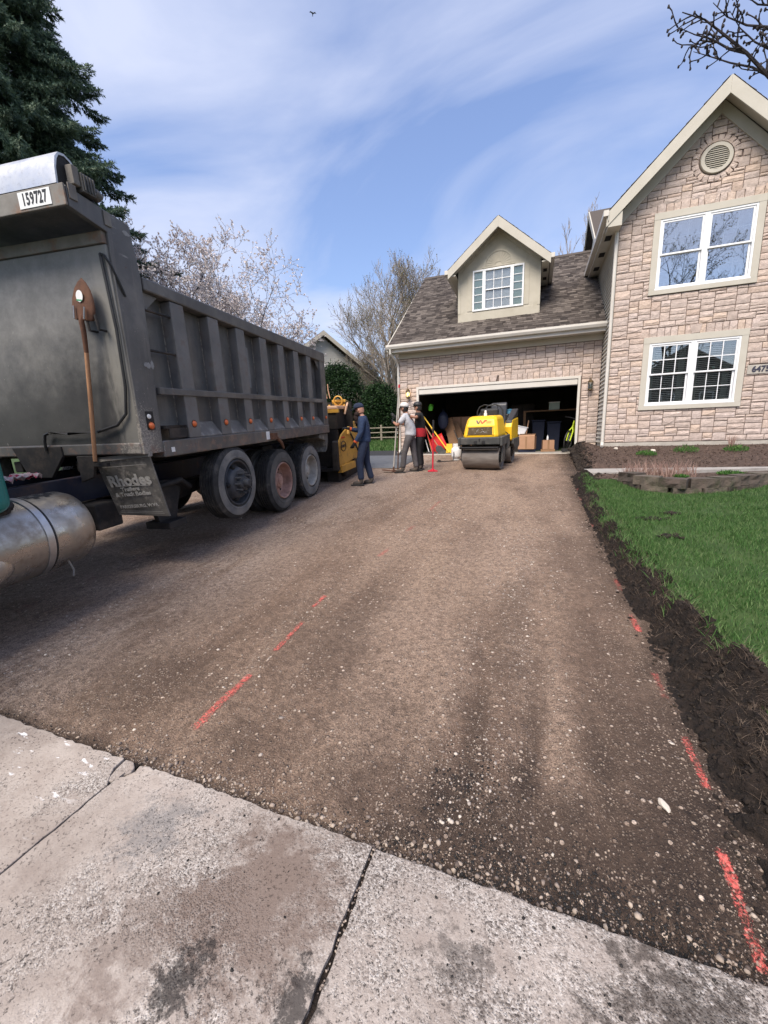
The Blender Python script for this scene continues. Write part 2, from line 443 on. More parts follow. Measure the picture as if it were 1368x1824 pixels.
def mat_concrete():
    t = NT('weathered_concrete')
    p = t.pos(); s = t.xyz()
    big = t.noise(1.5, 6, .6, p)
    wear = t.step(t.math('ADD', t.noise(2.3, 8, .72, p), t.math('MULTIPLY', s[0], .05)), .36, .58)
    smooth_c = t.ramp(t.noise(9, 6, .65, p), (.35, (.33, .28, .247)), (.65, (.43, .378, .338)))
    agg = t.vor(165, p, 'F1', 'Color'); ag = t.xyz(agg)
    agd = t.vor(165, p, 'F1')
    agg_c = t.ramp(ag[0], (0, (.085, .07, .062)), (.28, (.26, .228, .205)), (.7, (.40, .365, .335)), (1, (.60, .565, .53)))
    col = t.mix(t.math('MULTIPLY', wear, .92), smooth_c, agg_c)
    lum = t.ramp(big, (.35, (.78, .76, .75)), (.65, (1.05, 1.05, 1.05)))
    col = t.mix(1.0, col, lum, 'MULTIPLY')
    pit = t.math('MULTIPLY', t.step(t.noise(80, 5, .75, p), .58, .63), t.step(t.noise(3.5, 5, .65, p), .42, .58, .1, 1))
    col = t.mix(t.math('MULTIPLY', pit, .85), col, (.065, .055, .05))
    # brown ground-in soil on the middle slab, dark tar smears, pale scuffs on the left slab
    def blob(cx, cy, r, sc, amt, c, col, lo=.42, hi=.58):
        d = t.n('ShaderNodeVectorMath', {0: p, 1: (cx, cy, 0)}, operation='DISTANCE').outputs['Value']
        dn = t.math('ADD', d, t.math('MULTIPLY', t.math('SUBTRACT', t.noise(sc*.8, 6, .7, p, 1.2), .5), r*2.6))
        m = t.step(t.math('ADD', t.math('MULTIPLY', t.step(dn, 0, r*1.1, 1, 0), .34), t.noise(sc*2.2, 10, .82, p)), lo+.20, hi+.26)
        return t.mix(t.math('MULTIPLY', m, amt), col, c)
    col = blob(-.80, .85, .42, 5, .8, (.15, .108, .088), col, .34, .55)
    col = blob(-1.1, .62, .3, 9, .6, (.16, .12, .10), col)
    col = blob(-1.35, .92, .28, 7, .6, (.16, .155, .155), col, .45, .6)
    col = blob(-.88, .60, .12, 18, .8, (.022, .02, .02), col, .38, .52)
    col = blob(-.55, .67, .13, 18, .8, (.022, .02, .02), col, .42, .55)
    col = blob(.42, .95, .40, 11, .8, (.05, .04, .034), col, .46, .6)
    col = blob(-.15, .90, .18, 12, .6, (.06, .05, .045), col, .48, .58)
    spots = t.math('MULTIPLY', t.step(t.noise(34, 6, .78, p), .64, .68), .9)
    col = t.mix(spots, col, (.045, .038, .034))
    scf = t.math('MULTIPLY', t.step(t.noise(7, 5, .6, t.pos((1, 3.2, 1))), .60, .66), t.step(s[0], -1.75, -1.95))
    col = t.mix(scf, col, (.74, .73, .73))
    # black crumbs by the edge
    t.color(col); t.set(rough=.88, spec=.25)
    h = t.math('ADD', t.math('MULTIPLY', t.step(agd, 0, .6, 1, 0), t.math('MULTIPLY', wear, .7)), t.math('MULTIPLY', pit, -1.3))
    h = t.math('ADD', h, t.math('MULTIPLY', t.noise(90, 4, .7, p), .6))
    t.bump(h, .8, .006)
    return t.m
def mat_stone():
    t = NT('split_face_stone')
    p = t.pos()
    r = t.n('ShaderNodeObjectInfo').outputs['Random']
    r2 = t.n('ShaderNodeNewGeometry').outputs['Random Per Island']
    rr = t.math('FRACT', t.math('ADD', r, r2))
    c = t.ramp(rr, (0, (.54, .43, .365)), (.22, (.61, .515, .465)), (.42, (.52, .435, .39)), (.6, (.60, .51, .47)), (.8, (.63, .505, .42)), (1, (.56, .48, .44)))
    c = t.mix(1, c, t.ramp(t.noise(9, 6, .7, p), (.3, (.74, .72, .70)), (.7, (1.12, 1.1, 1.08))), 'MULTIPLY')
    c = t.mix(t.step(t.noise(30, 5, .7, t.pos((1, 1, 2.2))), .55, .7, 0, .5), c, (.22, .145, .11))
    t.color(c); t.set(rough=.9, spec=.2)
    t.bump(t.noise(22, 7, .75, t.pos((1, 1, 1.5))), 1.0, .022)
    return t.m
def mat_glass(name='window_glass', k=.19):
    t = NT(name)
    t.t.nodes.remove(t.b)
    lw = t.n('ShaderNodeFresnel', {'IOR': 1.55}).outputs[0]
    f = t.math('MULTIPLY_ADD', lw, .8, k)
    tr = t.n('ShaderNodeBsdfTransparent', {0: (.94, .96, .95, 1)}).outputs[0]
    gl = t.n('ShaderNodeBsdfGlossy', {'Roughness': .01}).outputs[0]
    mx = t.n('ShaderNodeMixShader', {0: f, 1: tr, 2: gl}).outputs[0]
    t.t.links.new(mx, t.out.inputs[0])
    return t.m
def mat_spray(name='red_marking_paint', weak=0.0):
    t = NT(name)
    p = t.pos()
    uv = t.n('ShaderNodeTexCoord').outputs['Generated']
    s = t.xyz(uv)
    ex = t.math('SUBTRACT', 1, t.math('ABSOLUTE', t.math('MULTIPLY_ADD', s[0], 2, -1)))
    ey = t.math('SUBTRACT', 1, t.math('ABSOLUTE', t.math('MULTIPLY_ADD', s[1], 2, -1)))
    e = t.math('MULTIPLY', t.step(ex, 0, .8), t.step(ey, 0, .25))
    n = t.math('ADD', t.math('MULTIPLY', t.noise(95, 7, .8, p), .95), t.math('MULTIPLY', t.noise(14, 4, .6, p), .35))
    a = t.step(t.math('ADD', n, t.math('MULTIPLY', e, .30)), .88, 1.06, 0, .9)
    a = t.math('MULTIPLY', a, t.step(e, .02, .25, 0, 1-weak))
    t.color(t.ramp(t.noise(70, 4, .7, p), (.35, (.42, .05, .045)), (.65, (.82, .19, .155))))
    t.set(rough=.8, alpha=a)
    return t.m
def mat_shingle():
    t = NT('asphalt_shingle')
    p = t.pos()
    r = t.n('ShaderNodeNewGeometry').outputs['Random Per Island']
    c = t.ramp(r, (0, (.036, .030, .027)), (.35, (.072, .060, .053)), (.7, (.10, .085, .075)), (1, (.15, .128, .112)))
    c = t.mix(1, c, t.ramp(t.noise(40, 5, .8, p), (.35, (.75, .75, .75)), (.65, (1.2, 1.2, 1.2))), 'MULTIPLY')
    t.color(c); t.set(rough=.92, spec=.2)
    t.bump(t.noise(150, 3, .7, p), .4, .004)
    return t.m
def mat_leaf(name, c1, c2, c3=None, trans=.25):
    t = NT(name)
    r = t.n('ShaderNodeNewGeometry').outputs['Random Per Island']
    c = t.ramp(r, (0, c1), (.55, c2), (1, c3 or c2))
    t.color(c); t.set(rough=.65, spec=.25)
    if trans:
        tr = t.n('ShaderNodeBsdfTranslucent', {0: c}).outputs[0]
        mx = t.n('ShaderNodeMixShader', {0: trans, 1: t.b.outputs[0], 2: tr}).outputs[0]
        t.t.links.new(mx, t.out.inputs[0])
    return t.m
def mat_glow(name, c, e):
    t = NT(name); t.b.inputs['Emission Color'].default_value = (*c, 1); t.b.inputs['Emission Strength'].default_value = e
    t.color(c); return t.m
def mat_bed():
    """dump-bed paint: dull charcoal, dusty low down, chipped and streaked"""
    t = NT('charcoal_bed_paint')
    v = t.pos((1, 1, 1), False); s = t.xyz()
    base = t.ramp(t.noise(1.6, 7, .66, v), (.3, (.058, .058, .060)), (.55, (.098, .096, .095)), (.75, (.18, .172, .162)))
    st = t.noise(1, 6, .65, t.pos((9, 9, .7)))
    base = t.mix(t.step(st, .52, .72, 0, .4), base, (.18, .165, .15))
    spk = t.step(t.noise(42, 3, .7, v), .66, .71)
    zone = t.step(t.noise(2.4, 4, .6, v), .48, .66)
    base = t.mix(t.math('MULTIPLY', spk, t.math('MULTIPLY', zone, .8)), base, (.33, .30, .27))
    rust = t.math('MULTIPLY', t.step(t.noise(7, 7, .75, v), .62, .70), .7)
    base = t.mix(rust, base, (.095, .042, .024))
    o = t.pos((1, 1, 1), True); so = t.xyz(o)
    nearf = t.math('MULTIPLY', t.math('MULTIPLY', t.step(so[1], -2.1, -2.65), t.step(so[0], -.55, -.02)), t.step(so[2], 2.3, 1.3))
    sp = t.math('MULTIPLY', t.step(t.math('ADD', t.noise(55, 5, .8, o), t.math('MULTIPLY', nearf, .30)), .74, .80), t.step(nearf, 0, .3))
    base = t.mix(t.math('MULTIPLY', sp, .85), base, (.42, .385, .34))
    dust = t.math('MULTIPLY', t.step(t.math('ADD', nearf, t.math('MULTIPLY', t.noise(6, 7, .7, o), .7)), .75, 1.35), .55)
    base = t.mix(dust, base, (.22, .20, .175))
    low = t.math('MULTIPLY', t.step(so[2], 1.42, 1.36), t.step(t.noise(9, 8, .78, o), .50, .60))
    base = t.mix(t.math('MULTIPLY', low, .75), base, t.mix(t.noise(14, 4, .6, o), (.13, .045, .025), (.24, .20, .17)))
    scr = t.math('MULTIPLY', t.step(t.noise(1.0, 4, .7, t.pos((60, 3, 34), True)), .66, .70), t.step(t.noise(1.7, 3, .5, o), .5, .62))
    base = t.mix(t.math('MULTIPLY', scr, .7), base, (.30, .285, .265))
    t.color(base)
    t.set(rough=t.step(t.noise(4, 5, .6, v), .3, .7, .30, .55), spec=.5)
    t.bump(t.noise(5, 5, .55, v), .18, .012)
    return t.m
def mat_head():
    t = NT('dust_reflect_headboard'); o = t.pos((1, 1, 1), True); so = t.xyz(o)
    n1 = t.noise(2.2, 7, .68, o)
    c = t.ramp(n1, (.3, (.035, .035, .037)), (.7, (.075, .073, .072)))
    upper_tone = t.step(t.math('ADD', so[2], t.math('MULTIPLY_ADD', n1, 1.3, -.65)), 1.75, 2.75)  # dusty top; darker foot painted in for the reflection of dark surroundings
    c = t.mix(t.math('MULTIPLY', upper_tone, .8), c, t.ramp(t.noise(7, 7, .7, o), (.35, (.17, .168, .16)), (.65, (.26, .255, .245))))
    right = t.math('MULTIPLY', t.step(t.math('ADD', so[0], t.math('MULTIPLY_ADD', t.noise(5, 6, .7, t.pos((3, 3, .6), True)), .5, -.25)), -.30, -.08), .65)
    c = t.mix(right, c, (.25, .24, .215))
    spk = t.math('MULTIPLY', t.step(t.noise(48, 4, .75, o), .66, .71), t.step(t.noise(2.5, 4, .6, o), .42, .6))
    c = t.mix(t.math('MULTIPLY', spk, .7), c, (.42, .40, .36))
    scr = t.math('MULTIPLY', t.step(t.noise(1, 4, .7, t.pos((30, 3, 9), True)), .67, .71), .6)
    c = t.mix(t.math('MULTIPLY', scr, t.step(t.noise(2, 3, .5, o), .5, .6)), c, (.38, .37, .35))
    t.color(c); t.set(rough=t.step(upper_tone, 0, 1, .35, .6), spec=.5); t.bump(t.noise(4, 5, .55, o), .2, .012)
    return t.m
MT = {}
def setup_mats():
    m = MT
    m['head'] = mat_head()
    m['post'] = M('lit_scuffed_post_paint', (.115, .114, .114), (.19, .185, .18), 3, .5, rough2=.65, bump=.2, bsc=6, bd=.01, dirt=(.10, .055, .035), dirt_amt=.4, dirt_sc=6)  # scuffed paint, made paler than the bed's to paint in directional light
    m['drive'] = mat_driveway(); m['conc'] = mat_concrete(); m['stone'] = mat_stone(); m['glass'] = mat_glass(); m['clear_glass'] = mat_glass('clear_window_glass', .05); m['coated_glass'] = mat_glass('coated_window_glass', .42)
    m['spray'] = mat_spray(); m['spray_faint'] = mat_spray('faint_marking_paint', .6); m['shingle'] = mat_shingle(); m['bed'] = mat_bed()
    m['dirt'] = M('dark_topsoil', (.009, .0065, .0055), (.028, .019, .0145), 16, .95, bump=1, bsc=34, bd=.05, obj=False)
    m['clod'] = M('soil_clod', (.008, .006, .005), (.034, .024, .018), 24, .95, bump=1, bsc=60, bd=.01, obj=False, island=.35)
    m['mulch'] = M('brown_mulch', (.050, .033, .025), (.105, .070, .055), 12, .95, bump=1, bsc=40, bd=.02, obj=False)
    m['chip'] = M('mulch_chip', (.060, .038, .028), (.14, .095, .075), 9, .95, obj=False, island=.4)
    m['lawn'] = M('lawn_soil', (.030, .062, .014), (.050, .085, .022), 3, .95, bump=.8, bsc=70, bd=.02, obj=False)
    m['blade'] = mat_leaf('grass_blade', (.030, .082, .018), (.075, .170, .042), (.17, .235, .095), .3)
    m['pebble'] = M('pebble', (.19, .15, .125), (.28, .225, .19), 30, .9, obj=False, island=.6, bump=.4, bsc=120, bd=.002)
    m['white_stone'] = M('limestone_chip', (.46, .40, .35), (.36, .31, .27), 20, .9, obj=False, island=.35, bump=.5, bsc=90, bd=.004)
    m['walk'] = M('walkway_concrete', (.29, .27, .25), (.37, .35, .325), 4, .9, bump=.5, bsc=90, bd=.004, obj=False)
    m['found'] = M('foundation_concrete', (.36, .33, .29), (.46, .43, .38), 5, .9, bump=.5, bsc=60, bd=.004, obj=False)
    m['block'] = M('retaining_block', (.135, .105, .085), (.085, .072, .058), 7, .92, bump=1, bsc=45, bd=.012, obj=False, objrand=.25, dirt=(.035, .045, .02), dirt_amt=.7)
    m['mortar'] = M('mortar', (.15, .112, .095), (.20, .152, .13), 8, .95, bump=.5, bsc=80, bd=.004, obj=False)
    m['trim'] = M('greige_trim', (.46, .43, .365), (.50, .47, .405), 3, .6, bump=.1, obj=False)
    m['stucco'] = M('dormer_panel', (.43, .395, .32), (.48, .445, .365), 2.2, .75, bump=.25, bsc=40, bd=.004, obj=False, dirt=(.33, .30, .23), dirt_amt=.4)
    m['white'] = M('white_vinyl', (.76, .77, .78), (.80, .81, .82), 3, .4, spec=.5, obj=False)
    m['gutter'] = M('gutter_paint', (.56, .53, .475), (.62, .59, .54), 2, .45, obj=False)
    m['siding'] = M('pale_siding', (.50, .49, .45), (.55, .54, .50), 2, .6, obj=False)
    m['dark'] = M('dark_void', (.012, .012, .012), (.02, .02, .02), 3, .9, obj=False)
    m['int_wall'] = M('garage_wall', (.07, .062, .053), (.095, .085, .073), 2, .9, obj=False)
    m['int_floor'] = M('garage_floor', (.28, .26, .235), (.22, .20, .185), 2.5, .8, obj=False)
    m['blind'] = M('window_blind', (.62, .62, .60), (.66, .66, .64), 3, .6, obj=False)
    m['shade'] = M('white_shade', (.74, .75, .80), (.80, .81, .85), 3, .8, obj=False)
    m['green_shade'] = M('greenish_shade', (.42, .54, .48), (.50, .61, .54), 3, .7, obj=False)
    m['tyre'] = M('tyre_rubber', (.020, .020, .021), (.038, .037, .036), 7, .82, bump=.35, bsc=60, bd=.003, dirt=(.13, .115, .10), dirt_amt=.55, dirt_sc=4)
    m['tyre_wall'] = M('dusty_tyre_wall', (.10, .102, .105), (.185, .182, .176), 5, .85, bump=.3, bsc=50, bd=.003, dirt=(.21, .19, .165), dirt_amt=.6)
    m['wall_dark'] = M('dark_tyre_wall', (.060, .059, .058), (.11, .105, .10), 5, .85, bump=.3, bsc=50, bd=.003, dirt=(.17, .15, .13), dirt_amt=.5)
    m['rim_dark'] = M('dark_wheel', (.030, .034, .042), (.055, .058, .066), 9, .6, dirt=(.16, .14, .125), dirt_amt=.4, bump=.2)
    m['rim_rust'] = M('rusty_pink_wheel', (.42, .265, .22), (.29, .165, .13), 8, .8, bump=.4, dirt=(.08, .05, .04), dirt_amt=.5)
    m['rim_grey'] = M('grey_white_wheel', (.40, .385, .355), (.27, .255, .23), 8, .75, bump=.3, dirt=(.12, .09, .07), dirt_amt=.5)
    m['chassis'] = M('chassis_black', (.014, .014, .016), (.034, .030, .028), 6, .7, bump=.4, bsc=40, bd=.004, dirt=(.085, .065, .052), dirt_amt=.5)
    m['frame_blue'] = M('navy_frame_paint', (.010, .014, .030), (.020, .024, .042), 5, .45, dirt=(.10, .055, .035), dirt_amt=.55, dirt_sc=4)
    m['alu'] = M('tarp_housing_aluminium', (.56, .57, .585), (.46, .47, .485), 4, .32, rough2=.5, metal=.75, dirt=(.25, .24, .22), dirt_amt=.3, dirt_sc=30)
    m['tank'] = M('scuffed_aluminium', (.50, .48, .455), (.33, .31, .285), 5, .22, rough2=.48, metal=.9, bump=.25, bsc=14, bd=.01, dirt=(.24, .20, .165), dirt_amt=.85, dirt_sc=3.5)
    m['tank_dark'] = M('brushed_steel', (.55, .55, .56), (.42, .42, .43), 8, .35, metal=.9)
    m['amber'] = M('amber_lens', (.72, .16, .035), (.62, .12, .03), 30, .3, spec=.6)
    m['flap'] = M('mud_flap_rubber', (.085, .080, .072), (.17, .158, .14), 5, .8, bump=.5, bsc=40, bd=.004, dirt=(.34, .305, .26), dirt_amt=.8, dirt_sc=9)
    m['flap_print'] = M('worn_white_print', (.52, .50, .46), (.36, .34, .30), 30, .8)
    m['lipband'] = M('dusty_lip_paint', (.22, .205, .185), (.15, .135, .12), 6, .7, bump=.2, dirt=(.21, .10, .05), dirt_amt=.7, dirt_sc=5)
    m['sticker'] = M('white_sticker', (.78, .78, .77), (.70, .70, .69), 12, .5)
    m['ink'] = M('black_print', (.02, .02, .022), (.03, .03, .03), 20, .5)
    m['navy_ink'] = M('navy_numerals', (.035, .035, .06), (.05, .05, .075), 20, .5)
    m['teal'] = M('teal_cab_paint', (.010, .150, .140), (.014, .175, .160), 4, .3, spec=.5)
    m['rust'] = M('rusty_steel', (.135, .062, .036), (.085, .042, .028), 14, .8, bump=.5, bsc=70, bd=.003)
    m['wood'] = M('weathered_wood_handle', (.40, .215, .115), (.28, .15, .085), 5, .7, bump=.3, bsc=60, stretch=(8, 8, 1))
    m['plywood'] = M('brown_board', (.30, .175, .095), (.23, .13, .07), 4, .8, bump=.2, stretch=(1, 1, 6))
    m['card'] = M('cardboard', (.40, .235, .145), (.35, .20, .12), 3, .85)
    m['yellow'] = M('roller_yellow', (.84, .50, .012), (.80, .465, .012), 3, .35, spec=.5, dirt=(.45, .30, .08), dirt_amt=.25)
    m['paver_y'] = M('paver_yellow', (.58, .315, .05), (.48, .25, .04), 4, .5, dirt=(.10, .06, .03), dirt_amt=.6, dirt_sc=3.5, bump=.15)
    m['paver_top'] = M('faded_orange_top', (.62, .40, .27), (.55, .34, .22), 4, .6)
    m['tar'] = M('tar_black_steel', (.014, .012, .011), (.03, .023, .019), 7, .7, bump=.6, bsc=40, bd=.006)
    m['black'] = M('black_plastic', (.018, .018, .019), (.03, .03, .031), 6, .5)
    m['grey_steel'] = M('dark_grey_frame', (.050, .052, .050), (.075, .075, .072), 6, .55, dirt=(.16, .14, .12), dirt_amt=.5)
    m['drum'] = M('drum_steel', (.155, .135, .12), (.23, .205, .185), 5, .5, rough2=.7, metal=.35, bump=.25, bsc=50, dirt=(.13, .10, .08), dirt_amt=.6, stretch=(.6, 3, 3))
    m['grille'] = M('brown_grille', (.115, .075, .02), (.08, .05, .016), 12, .6, dirt=(.30, .25, .16), dirt_amt=.5, dirt_sc=9)
    m['asphalt'] = M('fresh_asphalt', (.020, .021, .023), (.036, .037, .040), 30, .75, bump=1, bsc=120, bd=.008, obj=False, spec=.4)
    m['mat_flat'] = M('rolled_asphalt', (.085, .092, .105), (.115, .122, .135), 6, .55, bump=.4, bsc=150, bd=.004, obj=False, spec=.5)
    m['red'] = M('red_paint', (.55, .022, .045), (.46, .02, .04), 6, .45)
    m['red_plastic'] = M('red_plastic', (.66, .028, .025), (.60, .025, .02), 5, .45)
    m['ypole'] = M('yellow_fibreglass', (.80, .52, .05), (.75, .47, .04), 5, .5)
    m['navy'] = M('navy_plastic', (.010, .014, .032), (.014, .019, .042), 5, .5)
    m['lime'] = M('lime_bike_paint', (.62, .78, .03), (.58, .74, .03), 5, .35)
    m['lime_can'] = M('lime_plastic', (.15, .62, .05), (.13, .55, .05), 5, .5)
    m['blue'] = M('blue_plastic', (.10, .30, .46), (.09, .27, .42), 5, .5)
    m['skin'] = M('skin', (.47, .25, .175), (.42, .22, .15), 8, .55)
    m['skin_tan'] = M('tanned_skin', (.36, .185, .125), (.32, .16, .105), 8, .55)
    m['workblue'] = M('navy_work_cloth', (.022, .038, .085), (.030, .050, .105), 9, .9, bump=.7, bsc=14, bd=.02)
    m['workpants'] = M('navy_trouser_cloth', (.016, .024, .050), (.024, .034, .066), 9, .9, bump=.7, bsc=12, bd=.02)
    m['teegrey'] = M('light_grey_cotton', (.50, .51, .54), (.43, .44, .47), 6, .9, bump=.7, bsc=12, bd=.02, dirt=(.30, .30, .32), dirt_amt=.4)
    m['pantgrey'] = M('charcoal_cotton', (.068, .062, .064), (.095, .088, .09), 7, .9, bump=.7, bsc=12, bd=.02)
    m['blackcloth'] = M('black_cloth', (.012, .012, .013), (.02, .02, .021), 8, .9, bump=.5, bsc=14, bd=.015)
    m['redcloth'] = M('red_cloth', (.42, .02, .03), (.36, .018, .026), 8, .9, bump=.5, bsc=14, bd=.015)
    m['boot'] = M('dusty_boot_leather', (.055, .045, .038), (.10, .083, .07), 10, .85, bump=.4, bsc=40)
    m['beard'] = M('dark_beard', (.020, .013, .012), (.035, .02, .018), 30, .9, bump=1, bsc=80, bd=.01)
    m['cap_white'] = M('white_cap_cloth', (.62, .60, .58), (.55, .53, .51), 9, .9)
    m['orange'] = M('orange_cuff', (.65, .12, .04), (.6, .1, .03), 9, .8)
    m['tank_white'] = M('propane_white', (.70, .70, .69), (.62, .62, .61), 6, .4, dirt=(.35, .33, .30), dirt_amt=.3)
    m['brass'] = M('aged_brass', (.13, .085, .035), (.075, .05, .025), 12, .5, metal=.6)
    m['bark'] = M('grey_bark', (.17, .145, .12), (.24, .21, .175), 6, .95, obj=False, bump=.8, bsc=25, bd=.02, stretch=(3, 3, .5))
    m['twig'] = M('bare_twig', (.22, .185, .155), (.30, .26, .22), 4, .95, obj=False)
    m['dark_bark'] = M('dark_bark', (.030, .026, .028), (.055, .047, .046), 6, .95, obj=False, bump=.8, bsc=30, bd=.015)
    m['needle'] = mat_leaf('spruce_needle', (.038, .066, .047), (.082, .135, .092), (.17, .225, .155), .18)
    m['petal'] = mat_leaf('pale_blossom', (.70, .62, .61), (.84, .78, .77), (.50, .40, .38), .3)
    m['bud'] = mat_leaf('olive_bud', (.16, .15, .055), (.26, .24, .10), (.12, .10, .05), .2)
    m['hedge'] = mat_leaf('evergreen_leaf', (.006, .018, .007), (.014, .038, .012), (.035, .080, .022), .08)
    m['shrub'] = mat_leaf('new_green_leaf', (.03, .09, .015), (.06, .16, .03), (.11, .22, .05), .25)
    m['straw'] = mat_leaf('dry_stem', (.22, .13, .105), (.34, .22, .18), (.42, .30, .25), .1)
    m['thatch'] = mat_leaf('dead_thatch', (.05, .036, .026), (.12, .085, .062), (.20, .15, .11), .05)
    m['rail'] = M('weathered_rail', (.20, .175, .135), (.27, .24, .19), 5, .9, bump=.5, bsc=40, stretch=(1, 4, 4))
    m['far_roof'] = M('brown_roof', (.095, .060, .050), (.125, .08, .068), 3, .9, obj=False, bump=.3)
    m['far_wood'] = M('distant_wooded_slope', (.075, .058, .050), (.125, .10, .085), .9, .95, obj=False, bump=1, bsc=2, bd=.6)
    m['rag'] = M('red_white_rag', (.42, .03, .09), (.60, .50, .50), 9, .9, lo=.45, hi=.55)
    m['seat'] = M('black_vinyl', (.022, .022, .026), (.035, .035, .04), 6, .4, spec=.5)
    m['lime_label'] = M('sticker_green', (.08, .30, .16), (.07, .26, .14), 6, .5)
setup_mats()
# ------------------------------------------------------------------ the ground
rng = np.random.default_rng(7)
def ground_z(X, Y):
    z = np.interp(Y, [-60, 0, 1.12, 8.3, 13.8, 16, 20, 30, 60, 400], [-.6, -.12, -.10, .33, .72, .86, 1.18, 1.5, 1.9, 4])
    return z + .02*(fbm(X*.3, Y*.3, 5)-.5)
xs = np.concatenate([[-900, -400, -200, -120], np.linspace(-80, 60, 141), [120, 200, 400, 900]])
ys = np.concatenate([[-900, -300, -120], np.linspace(-60, 80, 141), [120, 200, 400, 1200]])
struct(heights_sheet('ground', xs, ys, lambda X, Y: ground_z(X, Y), MT['lawn']))
# street in front of the apron
st = MB().box(-60, 60, -9, -1.62, -.30, -.045)
struct(st.build('street', MT['asphalt']))
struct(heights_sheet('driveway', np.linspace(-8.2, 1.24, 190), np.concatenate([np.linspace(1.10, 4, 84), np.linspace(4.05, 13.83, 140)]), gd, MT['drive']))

# concrete apron: slabs with ragged upper edges, one broken corner
apron = bpy.data.objects.new('apron', None); COL.objects.link(apron); struct(apron)
random.seed(4)
def rag_line(x0, x1, y, n, a=.006):
    return [(x0+(x1-x0)*i/n, y+random.uniform(-a, a)) for i in range(n+1)]
edges = [-5.42, -4.19, -2.96, -1.73, -.5, .73, 1.96, 3.2, 4.4]
for k in range(len(edges)-1):
    a, b = edges[k]+.006, edges[k+1]-.007
    top = rag_line(b, a, 1.118, 40, .006)
    if k == 2:   # broken corner at its right end
        top = [(-1.735, .985), (-1.775, 1.03), (-1.80, 1.065), (-1.805, 1.118)]+rag_line(-1.81, a, 1.118, 34, .006)
    if k == 3:
        top = rag_line(b, -1.60, 1.118, 36, .006)+[(-1.60, 1.105), (-1.64, 1.075), (-1.70, 1.04), (-1.722, 1.03)]
    poly = [(a, -1.6), (b, -1.6)]+[(b+random.uniform(-.005, .003), -1.6+2.66*i/80) for i in range(1, 80)]+top+[(a+random.uniform(-.003, .005), 1.06-2.6*i/80) for i in range(0, 80)]
    if k == 2: poly = [(a, -1.6), (b, -1.6)]+[(b+random.uniform(-.005, .003), -1.6+2.56*i/80) for i in range(1, 80)]+top+[(a, .9)]
    MB().prism(poly, -.16, .0+random.uniform(-.002, .002), 'z').build('concrete_slab', MT['conc'], apron, bevel=.006, seg=2)
MB().prism([(-1.765, .998), (-1.735, 1.012), (-1.725, 1.045), (-1.70, 1.075), (-1.71, 1.10), (-1.745, 1.122), (-1.795, 1.122), (-1.788, 1.068)], -.12, -.004, 'z').build('concrete_chunk', MT['conc'], apron, bevel=.006)
MB().prism([(-1.715, 1.045), (-1.66, 1.072), (-1.61, 1.09), (-1.60, 1.118), (-1.65, 1.13), (-1.70, 1.118), (-1.69, 1.085)], -.12, -.007, 'z').build('concrete_chunk', MT['conc'], apron, bevel=.006)
jf = MB()
for x in edges[1:-1]: jf.box(x-.02, x+.02, -1.6, 1.125, -.1, -.014)
jf.box(-1.85, -1.58, .95, 1.13, -.1, -.03)
jf.build('joint_filler', MT['dirt'], apron)

# pebbles: octahedra with jitter, joined
ICO_V = []
def _ico():
    bm = bmesh.new(); bmesh.ops.create_icosphere(bm, subdivisions=1, radius=1)
    v = np.array([x.co[:] for x in bm.verts]); f = np.array([[q.index for q in x.verts] for x in bm.faces]); bm.free()
    return v, f
ICO, ICOF = _ico()
def scatter_stones(name, P, S, mat, flat=.6, jit=.34, parent=None, r=rng):
    n = len(P)
    V = ICO[None]*(1+r.uniform(-jit, jit, (n, len(ICO), 1)))
    sc = np.stack([S*r.uniform(.75, 1.3, n), S*r.uniform(.75, 1.3, n), S*flat*r.uniform(.7, 1.2, n)], 1)
    V = V*sc[:, None, :]
    a = r.uniform(0, 6.28, n); c, s_ = np.cos(a)[:, None], np.sin(a)[:, None]
    V = np.stack([V[..., 0]*c-V[..., 1]*s_, V[..., 0]*s_+V[..., 1]*c, V[..., 2]], 2)+P[:, None, :]
    F = ICOF[None]+(np.arange(n)*len(ICO))[:, None, None]
    return np_mesh(name, V.reshape(-1, 3), F.reshape(-1, 3), mat, parent, kind='stuff')
def pick(n, x0, x1, y0, y1, dens, ypow=1.0):
    out = np.zeros((0, 2))
    while len(out) < n:
        q = np.stack([rng.uniform(x0, x1, n*3), y0+(y1-y0)*rng.random(n*3)**ypow], 1)
        q = q[rng.random(len(q)) < dens(q[:, 0], q[:, 1])]
        out = np.concatenate([out, q])
    return out[:n]
dens_tr = lambda X, Y: np.clip(.16+1.5*sstep(.50, .72, fbm(X*2.6, Y*.55, 21)), 0, 1)
q = pick(26000, -5.2, .98, 1.14, 5.0, dens_tr, 1.5); s = np.minimum(.0012*np.exp(rng.exponential(.46, len(q))), .0075)
scatter_stones('gravel', np.stack([q[:, 0], q[:, 1], gd(q[:, 0], q[:, 1])-s*.12], 1), s, MT['pebble'])
q = pick(6000, -5.2, 1.0, 5.0, 13.6, dens_tr, 1.3); s = np.minimum(.004*np.exp(rng.exponential(.5, len(q))), .02)
scatter_stones('gravel', np.stack([q[:, 0], q[:, 1], gd(q[:, 0], q[:, 1])-s*.12], 1), s, MT['pebble'])
q = pick(450, -3.6, .9, 1.25, 7.5, dens_tr, 1.5); s = np.minimum(.0025*np.exp(rng.exponential(.5, len(q))), .012)
scatter_stones('pale_gravel', np.stack([q[:, 0], q[:, 1], gd(q[:, 0], q[:, 1])-s*.1], 1), s, MT['white_stone'], .5)
